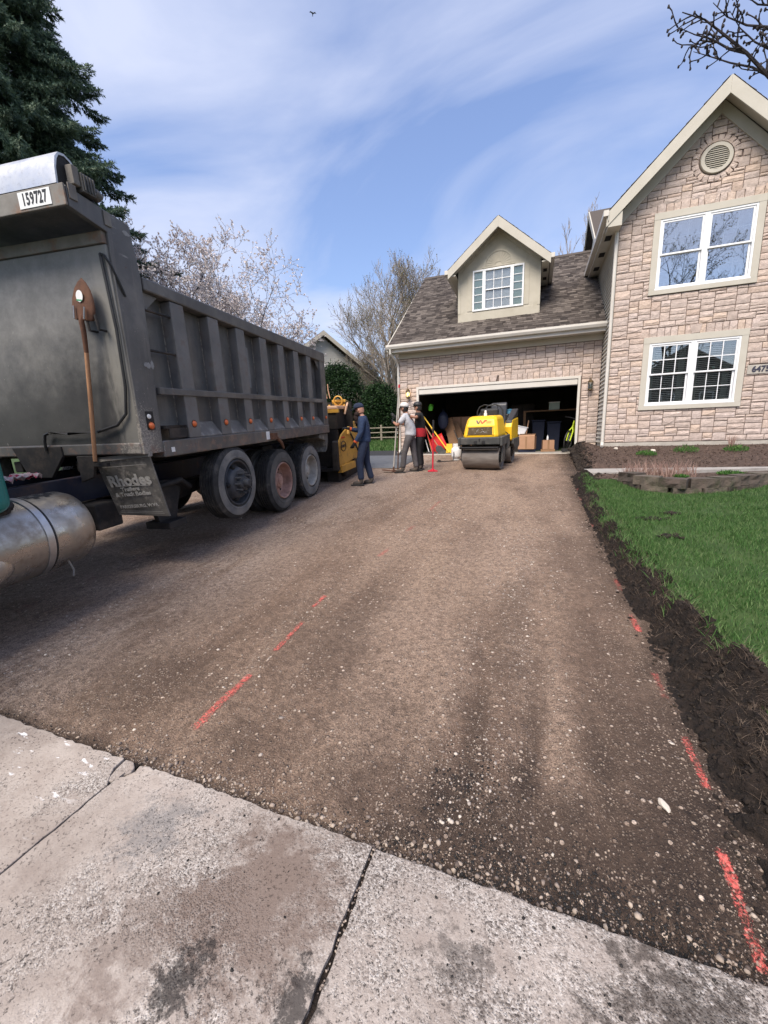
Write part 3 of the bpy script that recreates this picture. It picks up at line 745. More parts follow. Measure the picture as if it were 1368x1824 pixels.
# pale fines pressed into the wheel lanes
lx = np.concatenate([rng.normal(-.05, .10, 1500), rng.normal(-.28, .08, 700), rng.normal(.22, .06, 400), rng.normal(-3.35, .16, 1800), rng.normal(-2.2, .3, 900)]); ly = 1.3+5.5*rng.random(len(lx))**1.25
kk = rng.random(len(lx)) < sstep(.40, .58, fbm(lx*3, ly*1.4, 25)); lx, ly = lx[kk], ly[kk]; s = np.minimum(.0018*np.exp(rng.exponential(.5, len(lx))), .009)
scatter_stones('pale_gravel', np.stack([lx, ly, gd(lx, ly)+s*.1], 1), s, MT['white_stone'], .5)
# loose stones heaped along the apron's edge
q = np.stack([rng.uniform(-2.0, .75, 1500), 1.135+np.abs(rng.normal(0, .055, 1500))], 1); s = np.minimum(.0022*np.exp(rng.exponential(.5, len(q))), .010)
scatter_stones('edge_gravel', np.stack([q[:, 0], q[:, 1], gd(q[:, 0], q[:, 1])+s*.3], 1), s, MT['pebble'], .75)
# black asphalt crumbs
q1 = np.stack([rng.normal(.2, .34, 5000), 1.14+np.abs(rng.normal(0, .09, 5000))], 1)
q2 = np.stack([rng.normal(-.2, .10, 900), rng.normal(1.48, .12, 900)], 1)
q3 = np.stack([rng.uniform(-3.2, .7, 900), 1.13+np.abs(rng.normal(0, .03, 900))], 1)
q = np.concatenate([q1, q2, q3]); q = q[(q[:, 1] > 1.125) & (q[:, 0] < .95)]
s = np.minimum(.0014*np.exp(rng.exponential(.42, len(q))), .0052)
m_crumb = M('asphalt_crumb', (.011, .010, .010), (.025, .022, .021), 30, .8, obj=False, island=.3)
scatter_stones('asphalt_crumbs', np.stack([q[:, 0], q[:, 1], gd(q[:, 0], q[:, 1])+s*.3], 1), s, m_crumb, .75)
q = np.stack([rng.uniform(-1.2, 1.0, 260), 1.1-np.abs(rng.normal(0, .25, 260))], 1); s = np.minimum(.0013*np.exp(rng.exponential(.5, 260)), .0055)
scatter_stones('asphalt_crumbs', np.stack([q[:, 0], q[:, 1], s*.3], 1), s, m_crumb, .75)
# stones lodged in the slab joint
q = np.stack([-.5+rng.normal(0, .004, 60), rng.uniform(.7, 1.12, 60)], 1); s = rng.uniform(.002, .005, 60)
scatter_stones('joint_gravel', np.stack([q[:, 0], q[:, 1], -.008+s*.2], 1), s, MT['pebble'])

# red spray marks: thin sheets of paint that follow the gravel
def dash(x0, y0, x1, y1, w, lab, mt='spray'):
    w *= 1.0
    p0, p1 = Vector((x0, y0, 0)), Vector((x1, y1, 0)); L = (p1-p0).length; d = (p1-p0)/L; nrm = Vector((-d.y, d.x, 0))
    nu, nv = 5, max(6, int(L/.05)); V = []; F = []
    for j in range(nv+1):
        for i in range(nu+1):
            q = p0+d*(L*j/nv)+nrm*(w*1.25*(i/nu-.5)+.012*math.sin(j*.55+x0*9+y0*5)); V.append((q.x, q.y, float(gd(q.x, q.y))+.006))
    ang = math.atan2(d.y, d.x)-math.pi/2
    Rm = Matrix.Rotation(-ang, 3, 'Z'); c = (p0+p1)/2; cz = float(gd(c.x, c.y))
    V = [tuple(Rm @ (Vector(v)-Vector((c.x, c.y, cz)))) for v in V]
    F = [(j*(nu+1)+i, j*(nu+1)+i+1, (j+1)*(nu+1)+i+1, (j+1)*(nu+1)+i) for j in range(nv) for i in range(nu)]
    o = np_mesh('paint_mark', V, F, MT[mt]); o.location = (c.x, c.y, cz); o.rotation_euler = (0, 0, ang)
    tag(o, lab, 'paint mark', 'red spray paint dashes on the gravel')
dash(-1.64, 1.34, -1.635, 1.90, .075, 'longest bright red paint dash on the gravel, nearest the concrete apron at left')
dash(-1.64, 2.08, -1.67, 2.56, .055, 'narrow red paint dash, second from the apron in the middle line')
dash(-1.71, 2.74, -1.72, 3.02, .055, 'short red paint dash, third from the apron in the middle line')
for i, (y0, y1) in enumerate([(4.0, 4.4), (5.0, 5.3), (6.1, 7.0)]):
    dash(-1.60+.03*i, y0, -1.57+.03*i, y1, .07, ('faint red paint dash in the middle line, %s' % ['beyond the three bright ones', 'halfway along the driveway', 'level with the rear truck wheels', ][i]), 'spray_faint')
for i, (y0, y1, w) in enumerate([(1.16, 1.54, .05), (1.74, 2.08, .045), (2.3, 2.58, .05), (3.0, 3.32, .06), (3.68, 4.0, .06), (5.6, 5.9, .08), (7.2, 7.5, .08), (8.0, 8.3, .08)]):
    dash((.69, .725, .72, .735, .745, .77, .78, .79)[i], y0, (.685, .72, .72, .735, .75, .77, .78, .79)[i], y1, w, 'red paint dash along the lawn edge, %s' % ['nearest the concrete apron', 'second from the apron, beside a black soil bank', 'third from the apron, dull and broken', 'fourth from the apron, bright and short', 'fifth from the apron, dull', 'a faint one halfway up the lawn', 'a faint one near the retaining blocks', 'the farthest one, by the walkway'][i], 'spray' if i in (0, 1, 3) else 'spray_faint')
for i, (y0, y1) in enumerate([(1.95, 2.2), (2.6, 2.8), (3.15, 3.4)]):
    dash(-4.33-.05*i, y0, -4.36-.05*i, y1, .07, 'dull red paint dash beside the truck, %s' % ['nearest the fuel tank', 'the middle one of three', 'nearest the mud flap'][i], 'spray_faint')
# one pale stone lying alone
def rock(name, loc, r, mat, lab, sq=(1, .6, .35), seed=1, group=None):
    rr = np.random.default_rng(seed)
    bm = bmesh.new(); bmesh.ops.create_icosphere(bm, subdivisions=2, radius=r)
    for v in bm.verts: v.co = Vector((v.co.x*sq[0], v.co.y*sq[1], v.co.z*sq[2]))*float(rr.uniform(.85, 1.15))
    me = bpy.data.meshes.new(name); bm.to_mesh(me); bm.free()
    o = link(name, me, mat); o.location = loc; o.rotation_euler = (0, 0, float(rr.uniform(0, 6)))
    tag(o, lab, 'stone', group); return o
o = rock('pale_stone', (.54, 1.63, float(gd(.54, 1.63))+.008), .034, MT['white_stone'], 'flat pale stone chip lying alone on the dark gravel near the lawn', (1, .42, .28), 3); o.rotation_euler = (0, 0, 1.9)

# ------------------------------------------------------------------ right-hand lawn, soil bank, planting bed
def lawn_edge(Y): return np.interp(Y, [1, 2.3, 3.3, 4.3, 5, 6, 7.4, 9.4], [1.16, 1.08, 1.03, .94, .925, .90, .92, 1.03])+.10*(fbm(np.asarray(Y)*2.6, 0*np.asarray(Y), 31)-.5)
def hlawn(X, Y): return hz(Y)+.02*(fbm(X*1.3, Y*1.3, 12)-.5)+.006*(fbm(X*9, Y*9, 13)-.5)+.012*np.maximum(X-1.2, 0)
def bank(X, Y):
    e = lawn_edge(Y)
    w = np.clip((X-.74)/np.maximum(e-.74, .05), 0, 1.6)
    base = gd(np.minimum(X, 1.0), Y)-.01
    lift = sstep(0, .75, w)
    hump = np.exp(-((w-.9)/.42)**2)*(.02+.17*sstep(.35, .75, fbm(X*5, Y*5, 41)))
    z = base*(1-lift)+(hlawn(X, Y)-.012)*lift+hump*np.interp(Y, [2, 6, 9], [1, .55, .5])
    z = z+(.13*(fbm(X*11, Y*11, 43)-.45)+.07*(fbm(X*34, Y*34, 44)-.5)+.03*(fbm(X*90, Y*90, 45)-.5))*np.interp(w, [0, .2, 1, 1.4], [0, 1, 1, .2])
    return np.where(w > 1.35, z-.10*sstep(1.35, 1.6, w), z)
struct(heights_sheet('soil_bank', np.linspace(.74, 1.62, 120), np.concatenate([np.linspace(1.115, 4, 480), np.linspace(4.01, 9.6, 420)]), bank, MT['dirt']))
struct(heights_sheet('lawn', np.concatenate([np.linspace(1.15, 4, 60), np.linspace(4.2, 40, 60)]), np.linspace(1.14, 8.75, 130), lambda X, Y: hlawn(X, Y)-np.where(X < 1.2, .03, 0), MT['lawn']))
n = 9000
yy = 1.15+8.3*rng.random(n)**1.7; e = lawn_edge(yy); xx = .78+(e-.72)*rng.random(n)+rng.normal(0, .05, n)
k = rng.random(n) < .02; xx[k] += rng.uniform(0, .35, k.sum())
s = np.minimum(.0025*np.exp(rng.exponential(.5, n)), .013)
xx = np.maximum(xx, .70)
z = np.where(xx < .76, gd(np.minimum(xx, 1), yy), np.maximum(bank(xx, yy), np.where(xx > e+.1, hlawn(xx, yy), -9)))
scatter_stones('soil_clods', np.stack([xx, yy, z+s*.25], 1), s, MT['clod'], .8, .42)
# roots and dry thatch hanging in the bank
def blades(name, P, H, W, lean, mat, kind='stuff', parent=None, r=rng, seg=2):
    n = len(P); a = r.uniform(0, 6.28, n); b = r.uniform(0, 6.28, n)
    side = np.stack([np.cos(a), np.sin(a), 0*a], 1)*(W/2)[:, None]
    off = np.stack([np.cos(b)*lean*H, np.sin(b)*lean*H, H*np.sqrt(np.maximum(1-lean**2, .05))], 1)
    mid = P+off*np.array([.42, .42, .58])
    V = np.stack([P-side, P+side, mid+side*.8, mid-side*.8, P+off], 1)
    base = (np.arange(n)*5)[:, None]
    F = np.concatenate([base+np.array([0, 1, 2]), base+np.array([0, 2, 3]), base+np.array([3, 2, 4])])
    return np_mesh(name, V.reshape(-1, 3), F, mat, parent, kind=kind)
n = 9000
yy = 1.3+6*rng.random(n)**1.3; xx = lawn_edge(yy)+rng.normal(-.04, .09, n)
xx = np.maximum(xx, .8)
blades('root_thatch', np.stack([xx, yy, bank(xx, yy)+.004], 1), rng.uniform(.02, .09, n), rng.uniform(.001, .0022, n), rng.uniform(.75, .98, n), MT['thatch'])
n = 170000
yy = 1.5+7.1*rng.random(n)**.9; xx = 1.0+(6.2-1.0)*rng.random(n)
keep = (xx > lawn_edge(yy)+rng.normal(0, .03, n)) & (yy < 8.75) & (rng.random(n) < .35+.75*sstep(.28, .5, fbm(xx*2.2, yy*2.2, 51)))
ring = (yy > np.interp(xx, [1.5, 1.75, 2.2, 2.8, 3.6, 5], [9.3, 7.85, 7.55, 7.75, 8.25, 8.9]))
keep &= ~ring
xx, yy = xx[keep], yy[keep]; n = len(xx)
blades('grass', np.stack([xx, yy, hlawn(xx, yy)-.004], 1), rng.uniform(.025, .065, n)*(.7+.6*fbm(xx*3, yy*3, 61)), rng.uniform(.003, .007, n), rng.uniform(.15, .85, n), MT['blade'])
# long blades drooping over the cut edge
n = 7000; yy = 1.3+7.6*rng.random(n)**1.2; xx = lawn_edge(yy)+rng.normal(.02, .05, n)
kk = (rng.random(n) < sstep(.3, .6, fbm(yy*3, yy*0, 63))) & (yy > 2.35); xx, yy = xx[kk], yy[kk]; n = len(xx)
blades('edge_grass', np.stack([xx, yy, np.maximum(bank(xx, yy), hlawn(xx, yy)-.01)], 1), rng.uniform(.04, .10, n), rng.uniform(.004, .007, n), rng.uniform(.4, .95, n), MT['blade'])
# a few clods flung on the lawn, litter scraps
for i, (px, py, r) in enumerate([(1.75, 6.2, .10), (1.45, 5.9, .12), (1.45, 5.1, .09), (2.6, 4.6, .05)]):
    z0 = float(hlawn(px, py))
    q = np.stack([rng.normal(px, r*.55, 40), rng.normal(py, r*.4, 40), np.full(40, z0+.012)], 1)
    scatter_stones('soil_clods', q, rng.uniform(.008, .035, 40), MT['clod'], .7, .3)
tag(MB().box(-.03, .03, -.018, .018, 0, .004).build('paper_scrap', MT['blue']), 'small pale blue scrap of litter on the soil at the lawn edge', 'litter').location = (1.17, 3.72, float(bank(1.17, 3.72))+.02)

# bed between the house, the walk and the driveway
def hbed(X, Y):
    e = .02*(fbm(X*3, Y*3, 71)-.5)+.008*(fbm(X*22, Y*22, 72)-.5)
    mound = .11*np.exp(-((X-1.38)/.22)**2)*sstep(10.2, 10.8, Y)
    return hz(Y)+e+mound-np.where((Y > 9.38) & (Y < 10.42), .05, 0)
bx = np.concatenate([np.linspace(1.03, 6, 122), np.linspace(6.3, 30, 40)])
def hbed_front(X, Y):
    z = hbed(X, Y)
    return z-.10*(1-sstep(1.03, 1.3, X))-.05*(1-sstep(8.9, 9.5, Y))
struct(heights_sheet('planting_bed', bx, np.linspace(8.05, 12.72, 130), lambda X, Y: np.where(Y < np.interp(X, [1.0, 1.6, 1.9, 2.3, 2.8, 3.6, 5, 30], [9.0, 8.55, 8.0, 7.9, 8.05, 8.5, 9.2, 20]), hz(Y)-.14, hbed_front(X, Y)+.03), MT['mulch']))
n = 9000
xx = 1.1+5*rng.random(n)**1.2; yy = 8.2+4.5*rng.random(n)
ok = (yy > np.interp(xx, [1.0, 1.6, 1.9, 2.3, 2.8, 3.6, 5], [9.0, 8.6, 8.1, 8.0, 8.15, 8.6, 9.3])) & ((yy < 9.42) | (yy > 10.38))
xx, yy = xx[ok], yy[ok]; n = len(xx)
blades('mulch_chips', np.stack([xx, yy, hbed_front(xx, yy)+.032], 1), rng.uniform(.02, .07, n), rng.uniform(.008, .02, n), rng.uniform(.8, .98, n), MT['chip'])
q = np.stack([1.0+np.abs(rng.normal(0, .13, 2600)), rng.uniform(8.8, 13.6, 2600)], 1); q = q[(q[:, 1] < 9.42) | (q[:, 1] > 10.35)]
s = np.minimum(.012*np.exp(rng.exponential(.6, len(q))), .05)
scatter_stones('soil_clods', np.stack([q[:, 0], q[:, 1], hbed_front(q[:, 0], np.minimum(q[:, 1], 12.7))+.03], 1), s, MT['clod'], .8, .35)

# front walk: concrete flags
walk = bpy.data.objects.new('walkway', None); COL.objects.link(walk); struct(walk)
for i in range(9):
    x0, x1 = 1.09+1.25*i, 1.09+1.25*(i+1)-.012
    rise = lambda x: .60+.035*max(0, x-1.1)*.35
    c = lambda x: 9.9+.36*max(0, x-2.0)*.9
    mbq = MB(); za, zb = rise(x0), rise(x1)
    mbq.add([(x0, c(x0)-.44, za-.1), (x1, c(x1)-.44, zb-.1), (x1, c(x1)+.44, zb-.1), (x0, c(x0)+.44, za-.1), (x0, c(x0)-.44, za), (x1, c(x1)-.44, zb), (x1, c(x1)+.44, zb), (x0, c(x0)+.44, za)],
            [(0, 3, 2, 1), (4, 5, 6, 7), (0, 1, 5, 4), (1, 2, 6, 5), (2, 3, 7, 6), (3, 0, 4, 7)])
    mbq.build('walk_slab', MT['walk'], walk, bevel=.006)

# retaining wall of split blocks, curved, two courses
rw = thing('retaining_wall', 'low curved wall of brown mossy concrete blocks holding the mulch bed above the lawn', 'retaining wall', (0, 0, 0))
path = [(1.50, 8.85), (1.62, 8.40), (1.85, 7.98), (2.2, 7.72), (2.6, 7.78), (2.98, 7.98), (3.36, 8.22), (3.75, 8.48), (4.15, 8.75), (4.55, 9.0), (4.95, 9.3)]
def along(t):
    L = 0
    for a, b in zip(path[:-1], path[1:]):
        d = math.dist(a, b)
        if t <= L+d:
            f = (t-L)/d; return Vector((a[0]+(b[0]-a[0])*f, a[1]+(b[1]-a[1])*f, 0)), math.atan2(b[1]-a[1], b[0]-a[0])
        L += d
    return Vector((*path[-1], 0)), 0
blk = []
for v in range(3):
    rr = np.random.default_rng(v); bm = bmesh.new()
    nx, nz = 5, 3; grid = [[bm.verts.new((-.5+i/(nx-1), -.5+float(rr.uniform(-.09, .09))*(0 < i < nx-1), -.5+j/(nz-1))) for i in range(nx)] for j in range(nz)]
    back = [[bm.verts.new((-.38 if i == 0 else .38, .5, -.5 if j == 0 else .5)) for i in range(2)] for j in range(2)]
    for j in range(nz-1):
        for i in range(nx-1): bm.faces.new((grid[j][i], grid[j][i+1], grid[j+1][i+1], grid[j+1][i]))
    bm.faces.new([grid[-1][i] for i in range(nx)]+[back[1][1], back[1][0]])
    bm.faces.new([grid[0][i] for i in range(nx-1, -1, -1)]+[back[0][0], back[0][1]])
    bm.faces.new([grid[j][0] for j in range(nz)]+[back[1][0], back[0][0]])
    bm.faces.new([grid[j][-1] for j in range(nz-1, -1, -1)]+[back[0][1], back[1][1]])
    bmesh.ops.recalc_face_normals(bm, faces=bm.faces)
    me = bpy.data.meshes.new('block'); bm.to_mesh(me); bm.free(); me.materials.append(MT['block']); blk.append(me)
for course in range(2):
    t = .10 if course == 0 else .35
    for i in range(12):
        p, a = along(t+.2)
        if t > 4.3: break
        o = bpy.data.objects.new('block', blk[random.randrange(3)]); COL.objects.link(o); o.parent = rw
        w = .385+random.uniform(-.01, .01)
        o.scale = (w+.012, .27, .152)
        z0 = float(hz(min(p.y-.15, 8.1)))-.05+course*.152
        o.location = (p.x-math.sin(a)*(.03+.02*course), p.y+math.cos(a)*(.03+.02*course), z0+.074)
        o.rotation_euler = (random.uniform(-.02, .02), random.uniform(-.015, .015), a)
        t += .40
# plants in the bed
def leafy(name, loc, r, h, nleaf, mat, lab, cat='plant', seed=0, size=(.03, .012), group=None):
    rr = np.random.default_rng(seed)
    root = thing(name, lab, cat, loc, 0, group)
    a = rr.uniform(0, 6.28, nleaf); d = np.sqrt(rr.random(nleaf))*r
    P = np.stack([np.cos(a)*d, np.sin(a)*d, h*rr.random(nleaf)*(1-.55*(d/r)**2)], 1)
    blades('foliage', P, rr.uniform(size[0], size[0]*1.9, nleaf), rr.uniform(size[1], size[1]*1.6, nleaf), rr.uniform(.3, .95, nleaf), mat, 'stuff', root, rr)
    return root
for i, (x, y, r, h, lab) in enumerate([(2.60, 11.55, .22, .13, 'small green mound of leaves in the mulch left of the lower window'), (3.50, 11.85, .25, .18, 'round bright green plant in the mulch under the lower window'),
        (4.50, 11.9, .24, .15, 'loose green plant in the mulch below the house number'), (3.46, 9.25, .2, .06, 'flat green patch beside the walk at the right'), (3.55, 8.95, .17, .07, 'low green clump behind the retaining blocks'),
        (2.55, 8.75, .12, .06, 'tiny blue-green sprout next to the dry grass')]):
    leafy('bed_plant', (x, y, float(hbed(x, y))+.03), r, h, 420, MT['shrub'], lab, seed=i, group='green plants in the mulch bed')
rr = np.random.default_rng(5)
dg = thing('dry_grass_clump', 'clump of dry pinkish cut-back grass stems between the walk and the blocks', 'plant', (2.25, 9.0, float(hbed(2.25, 9.0))+.02))
nn = 700; a = rr.uniform(0, 6.28, nn); d = np.sqrt(rr.random(nn))*.62
blades('stems', np.stack([np.cos(a)*d, np.sin(a)*d*.5, 0*a], 1), rr.uniform(.14, .40, nn), rr.uniform(.005, .011, nn), rr.uniform(.1, .75, nn), MT['straw'], 'stuff', dg, rr)
sp = thing('spiky_plant', 'thin spiky sprout against the house foundation below the house number', 'plant', (4.62, 12.45, float(hbed(4.62, 12.45))+.02))
nn = 40; a = rr.uniform(0, 6.28, nn)
blades('stems', np.stack([np.cos(a)*.05, np.sin(a)*.05, 0*a], 1), rr.uniform(.2, .42, nn), rr.uniform(.008, .014, nn), rr.uniform(.2, .6, nn), MT['straw'], 'stuff', sp, rr)
rock('white_rock', (2.05, 12.25, float(hbed(2.05, 12.25))+.06), .055, MT['white_stone'], 'small white rock near the downspout foot', (1, .7, .6), 8)
rock('white_rock', (2.82, 11.9, float(hbed(2.82, 11.9))+.06), .085, MT['white_stone'], 'larger white rock beside the small green mound under the window', (1, .7, .55), 9)
rock('white_rock', (2.30, 8.35, float(hbed(2.3, 8.35))+.05), .06, MT['white_stone'], 'pale flat rock on top of the retaining blocks', (1, .6, .35), 10)

# fresh asphalt laid beside the garage and the lawn behind
def am(X, Y): return gz(Y)+.045+.004*(fbm(X*8, Y*8, 81)-.5)
mb = MB(); 
struct(heights_sheet('asphalt_mat', np.linspace(-7.6, -4.35, 34), np.linspace(11.2, 15.6, 44), lambda X, Y: am(X, Y)-np.where(X > -4.42, .05, 0), MT['asphalt']))
struct(heights_sheet('rolled_strip', np.linspace(-6.9, -3.55, 34), np.linspace(10.7, 12.9, 24), lambda X, Y: gz(Y)+.085-np.where((X > -3.62) | (Y < 10.77), .09, 0), MT['mat_flat']))
n = 26000
xx = rng.uniform(-14, -4.8, n); yy = rng.uniform(15.6, 22, n)
k = (xx < -4.8)
blades('grass', np.stack([xx, yy, ground_z(xx, yy)-.01], 1), rng.uniform(.08, .16, n), rng.uniform(.02, .035, n), rng.uniform(.2, .8, n), MT['blade'])
# ------------------------------------------------------------------ the house
YG, YW = 13.835, 12.70
house = thing('stone_house', 'two-storey pinkish stone house with open double garage, grey shingle roof and dormer', 'house')
H = house
# ---- ashlar layout
U = .07
STONES = []          # (xc, zc, w, h, yplane, mesh index, rot)
def ashlar(x0, x1, z0, z1, blocked, inside, yp, seed):
    r = random.Random(seed)
    nx, nz = int(round((x1-x0)/U)), int(round((z1-z0)/U))
    occ = [[False]*nx for _ in range(nz)]
    for j in range(nz):
        for i in range(nx):
            x, z = x0+(i+.5)*U, z0+(j+.5)*U
            if blocked(x, z) or not inside(x, z): occ[j][i] = True
    for j in range(nz):
        i = 0
        while i < nx:
            if occ[j][i]: i += 1; continue
            run = 0
            while i+run < nx and not occ[j][i+run] and run < 9: run += 1
            up = 1
            while j+up < nz and up < 4 and not occ[j+up][i]: up += 1
            q = r.random()
            hh = 3 if q < .16 else 2 if q < .84 else 1
            hh = min(hh, up)
            w = r.choice([3, 4]) if hh == 3 else r.choice([3, 4, 5, 5, 6, 6]) if hh == 2 else r.choice([3, 4, 5])
            if run-w in (1, 2): w = run if run <= 6 else w-2
            w = max(1, min(w, run))
            for a in range(hh):            # keep the block rectangular
                for b in range(w):
                    if j+a >= nz or occ[j+a][i+b]:
                        if b < w and a > 0: hh = a
                        break
                if a >= hh: break
            for a in range(hh):
                for b in range(w): occ[j+a][i+b] = True
            STONES.append((x0+(i+w/2)*U, z0+(j+hh/2)*U, w*U-.015, hh*U-.015, yp, 0.0))
            i += w
# garage front
def g_block(x, z): return (-3.86 < x < 1.24 and z < 3.09) or (-3.80 < x < 1.18 and z < 3.28)
ashlar(-4.47, 1.79, .96, 4.07, g_block, lambda x, z: True, YG, 11)
# soldier course over the garage door
x = -3.80
while x < 1.17:
    w = random.uniform(.13, .2)
    if abs(x+w/2+1.31) < .115+w/2*.2:
        x += w; continue
    STONES.append((x+w/2, 3.185, w-.012, .185, YG, 0.0)); x += w
# wing front
LW = (2.56, 4.75, 1.955, 3.77); UW = (2.56, 4.75, 4.775, 6.63)
VC = (3.70, 7.57)
def w_block(x, z):
    for a in (LW, UW):
        if a[0] < x < a[1] and a[2] < z < a[3]: return True
        if a[0]-.07 < x < a[1]+.07 and a[3] <= z < a[3]+.20: return True
    return (x-VC[0])**2+(z-VC[1])**2 < .47**2 or (4.80 < x < 5.32 and 2.70 < z < 2.92)
def gable(x, z): return z < 6.60 or z < 8.68-abs(x-3.70)*1.0
ashlar(1.82, 5.60, 1.125, 8.6, w_block, gable, YW, 23)
for a in (LW, UW):
    x = a[0]-.07
    while x < a[1]+.07:
        w = random.uniform(.12, .19)
        if abs(x+w/2-3.66) > .13: STONES.append((x+w/2, a[3]+.11, w-.012, .205, YW, 0.0))
        x += w
for k in range(22):
    t = 2*math.pi*k/22
    STONES.append((VC[0]+.405*math.cos(t), VC[1]+.405*math.sin(t), .105, .125, YW, t-math.pi/2))
# stone meshes: rock-faced blocks, shared
def stone_mesh(seed):
    rr = np.random.default_rng(seed)
    bm = bmesh.new(); nx, nz = 5, 3
    xs_, zs_ = [-.5, -.40, 0, .40, .5], [-.5, 0, .5]
    g = []
    for j in range(nz):
        row = []
        for i in range(nx):
            edge = i in (0, nx-1) or j in (0, nz-1)
            row.append(bm.verts.new((xs_[i]+(0 if edge else rr.uniform(-.08, .08)), -(rr.uniform(.55, .75) if edge else rr.uniform(.82, 1.08)), zs_[j]+(0 if edge else rr.uniform(-.25, .25)))))
        g.append(row)
    b = [bm.verts.new(p) for p in ((-.5, .2, -.5), (.5, .2, -.5), (.5, .2, .5), (-.5, .2, .5))]
    for j in range(nz-1):
        for i in range(nx-1): bm.faces.new((g[j][i], g[j][i+1], g[j+1][i+1], g[j+1][i]))
    bm.faces.new([g[-1][i] for i in range(nx)]+[b[2], b[3]])
    bm.faces.new([g[0][i] for i in range(nx-1, -1, -1)]+[b[0], b[1]])
    bm.faces.new([g[j][0] for j in range(nz)]+[b[3], b[0]])
    bm.faces.new([g[j][-1] for j in range(nz-1, -1, -1)]+[b[1], b[2]])
    bmesh.ops.recalc_face_normals(bm, faces=bm.faces)
    me = bpy.data.meshes.new('stone'); bm.to_mesh(me); bm.free(); me.materials.append(MT['stone'])
    return me
SM = [stone_mesh(s) for s in range(14)]
random.seed(31)
def in_view(s): return s[0] < 5.15
order = sorted(range(len(STONES)), key=lambda i: -(STONES[i][2]*STONES[i][3]*(1.25 if STONES[i][4] == YW else 1.0) if in_view(STONES[i]) else 0))
big = set(order[:300])
restV, restF = [], []
for i, (x, z, w, h, yp, rot) in enumerate(STONES):
    me = random.choice(SM); dep = random.uniform(.026, .042)
    if i in big:
        o = bpy.data.objects.new('stone', me); COL.objects.link(o); o.parent = H
        o.location = (x, yp, z); o.scale = (w, dep, h); o.rotation_euler = (0, -rot, 0)
    else:
        n0 = len(restV); c, s_ = math.cos(rot), math.sin(rot)
        for v in me.vertices:
            a, b, d = v.co.x*w, v.co.z*h, v.co.y*dep
            restV.append((x+a*c-b*s_, yp+d, z+a*s_+b*c))
        restF += [tuple(q+n0 for q in p.vertices) for p in me.polygons]
me = bpy.data.meshes.new('small_stones'); me.from_pydata(restV, [], restF); me.update()
link('small_stones', me, MT['stone'], H, kind='stuff')
# keystones
for (x, z0, z1, yp) in ((-1.31, 3.10, 3.30, YG), (3.66, LW[3]+.01, LW[3]+.22, YW), (3.66, UW[3]+.01, UW[3]+.22, YW)):
    MB().prism([(x-.085, z0), (x+.085, z0), (x+.13, z1), (x-.13, z1)], yp-.048, yp+.01, 'y').build('keystone', MT['stone'], H, bevel=.008)
# ---- walls
w = MB()
w.prism([(-4.47, .80), (-3.82, .80), (-3.82, 3.03), (1.19, 3.03), (1.19, .80), (1.797, .80), (1.797, 4.30), (-4.47, 4.30)], YG, YG+.18, 'y')
w.build('garage_wall', MT['mortar'], H)
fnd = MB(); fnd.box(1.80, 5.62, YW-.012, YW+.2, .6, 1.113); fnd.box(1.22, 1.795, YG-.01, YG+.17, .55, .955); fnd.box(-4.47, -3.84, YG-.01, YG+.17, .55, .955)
fnd.build('foundation', MT['found'], H, bevel=.006)
# openings are cut out of the wing wall by building the shell behind it as four boxes round each window
shell = MB()
shell.box(1.80, 2.70, YW+.022, YW+.2, 1.0, 6.7); shell.box(4.62, 5.62, YW+.022, YW+.2, 1.0, 6.7)
shell.box(2.70, 4.62, YW+.022, YW+.2, 1.0, 2.0); shell.box(2.70, 4.62, YW+.022, YW+.2, 3.72, 4.82)
shell.prism([(1.80, 6.58), (5.62, 6.58), (5.62, 6.92), (3.71, 8.82), (1.80, 6.92)], YW+.022, YW+.2, 'y')
shell.build('wall_core', MT['int_wall'], H)
def rebuild_wing():
    m = MB()
    for (a, b, c, d) in ((1.82, 2.62, 1.11, 6.9), (4.70, 5.6, 1.11, 6.9), (2.62, 4.70, 1.11, 2.02), (2.62, 4.70, 3.70, 4.84), ):
        m.box(a, b, YW, YW+.02, c, d)
    m.prism([(2.62, 6.56), (4.70, 6.56), (4.70, 7.80), (3.70, 8.80), (2.62, 7.72)], YW, YW+.02, 'y')
    return m.build('wing_wall', MT['mortar'], H)
rebuild_wing()
# side wall of the wing: lap siding, board by board behind the corner
sb = MB(); z = 1.12
while z < 6.75:
    sb.prism([(1.800, z), (1.757, z), (1.796, z+.112), (1.800, z+.112)], YW+.03, 22.0, 'y'); z += .115
sb.build('siding_boards', MT['siding'], H, kind='stuff')
MB().box(1.80, 1.9, YW+.2, 22.0, 1.0, 6.9).build('side_wall', MT['siding'], H)
MB().box(1.775, 1.815, YW-.045, YW+.05, 1.11, 6.60).build('corner_trim', MT['trim'], H)
# rest of the body: garage side, back
bd = MB(); bd.box(-4.47, -4.30, YG+.182, 23.4, .7, 4.3); bd.box(-4.30, 1.79, 23.22, 23.4, .7, 4.3); bd.box(1.9, 5.6, 21.8, 22.0, 1.0, 6.9); bd.box(5.5, 5.62, YW+.22, 21.8, 1.0, 6.9)
bd.prism([(YG+.19, 4.3), (23.2, 4.3), (18.4, 7.85)], -4.47, -4.35, 'x')
bd.build('body_wall', MT['siding'], H)
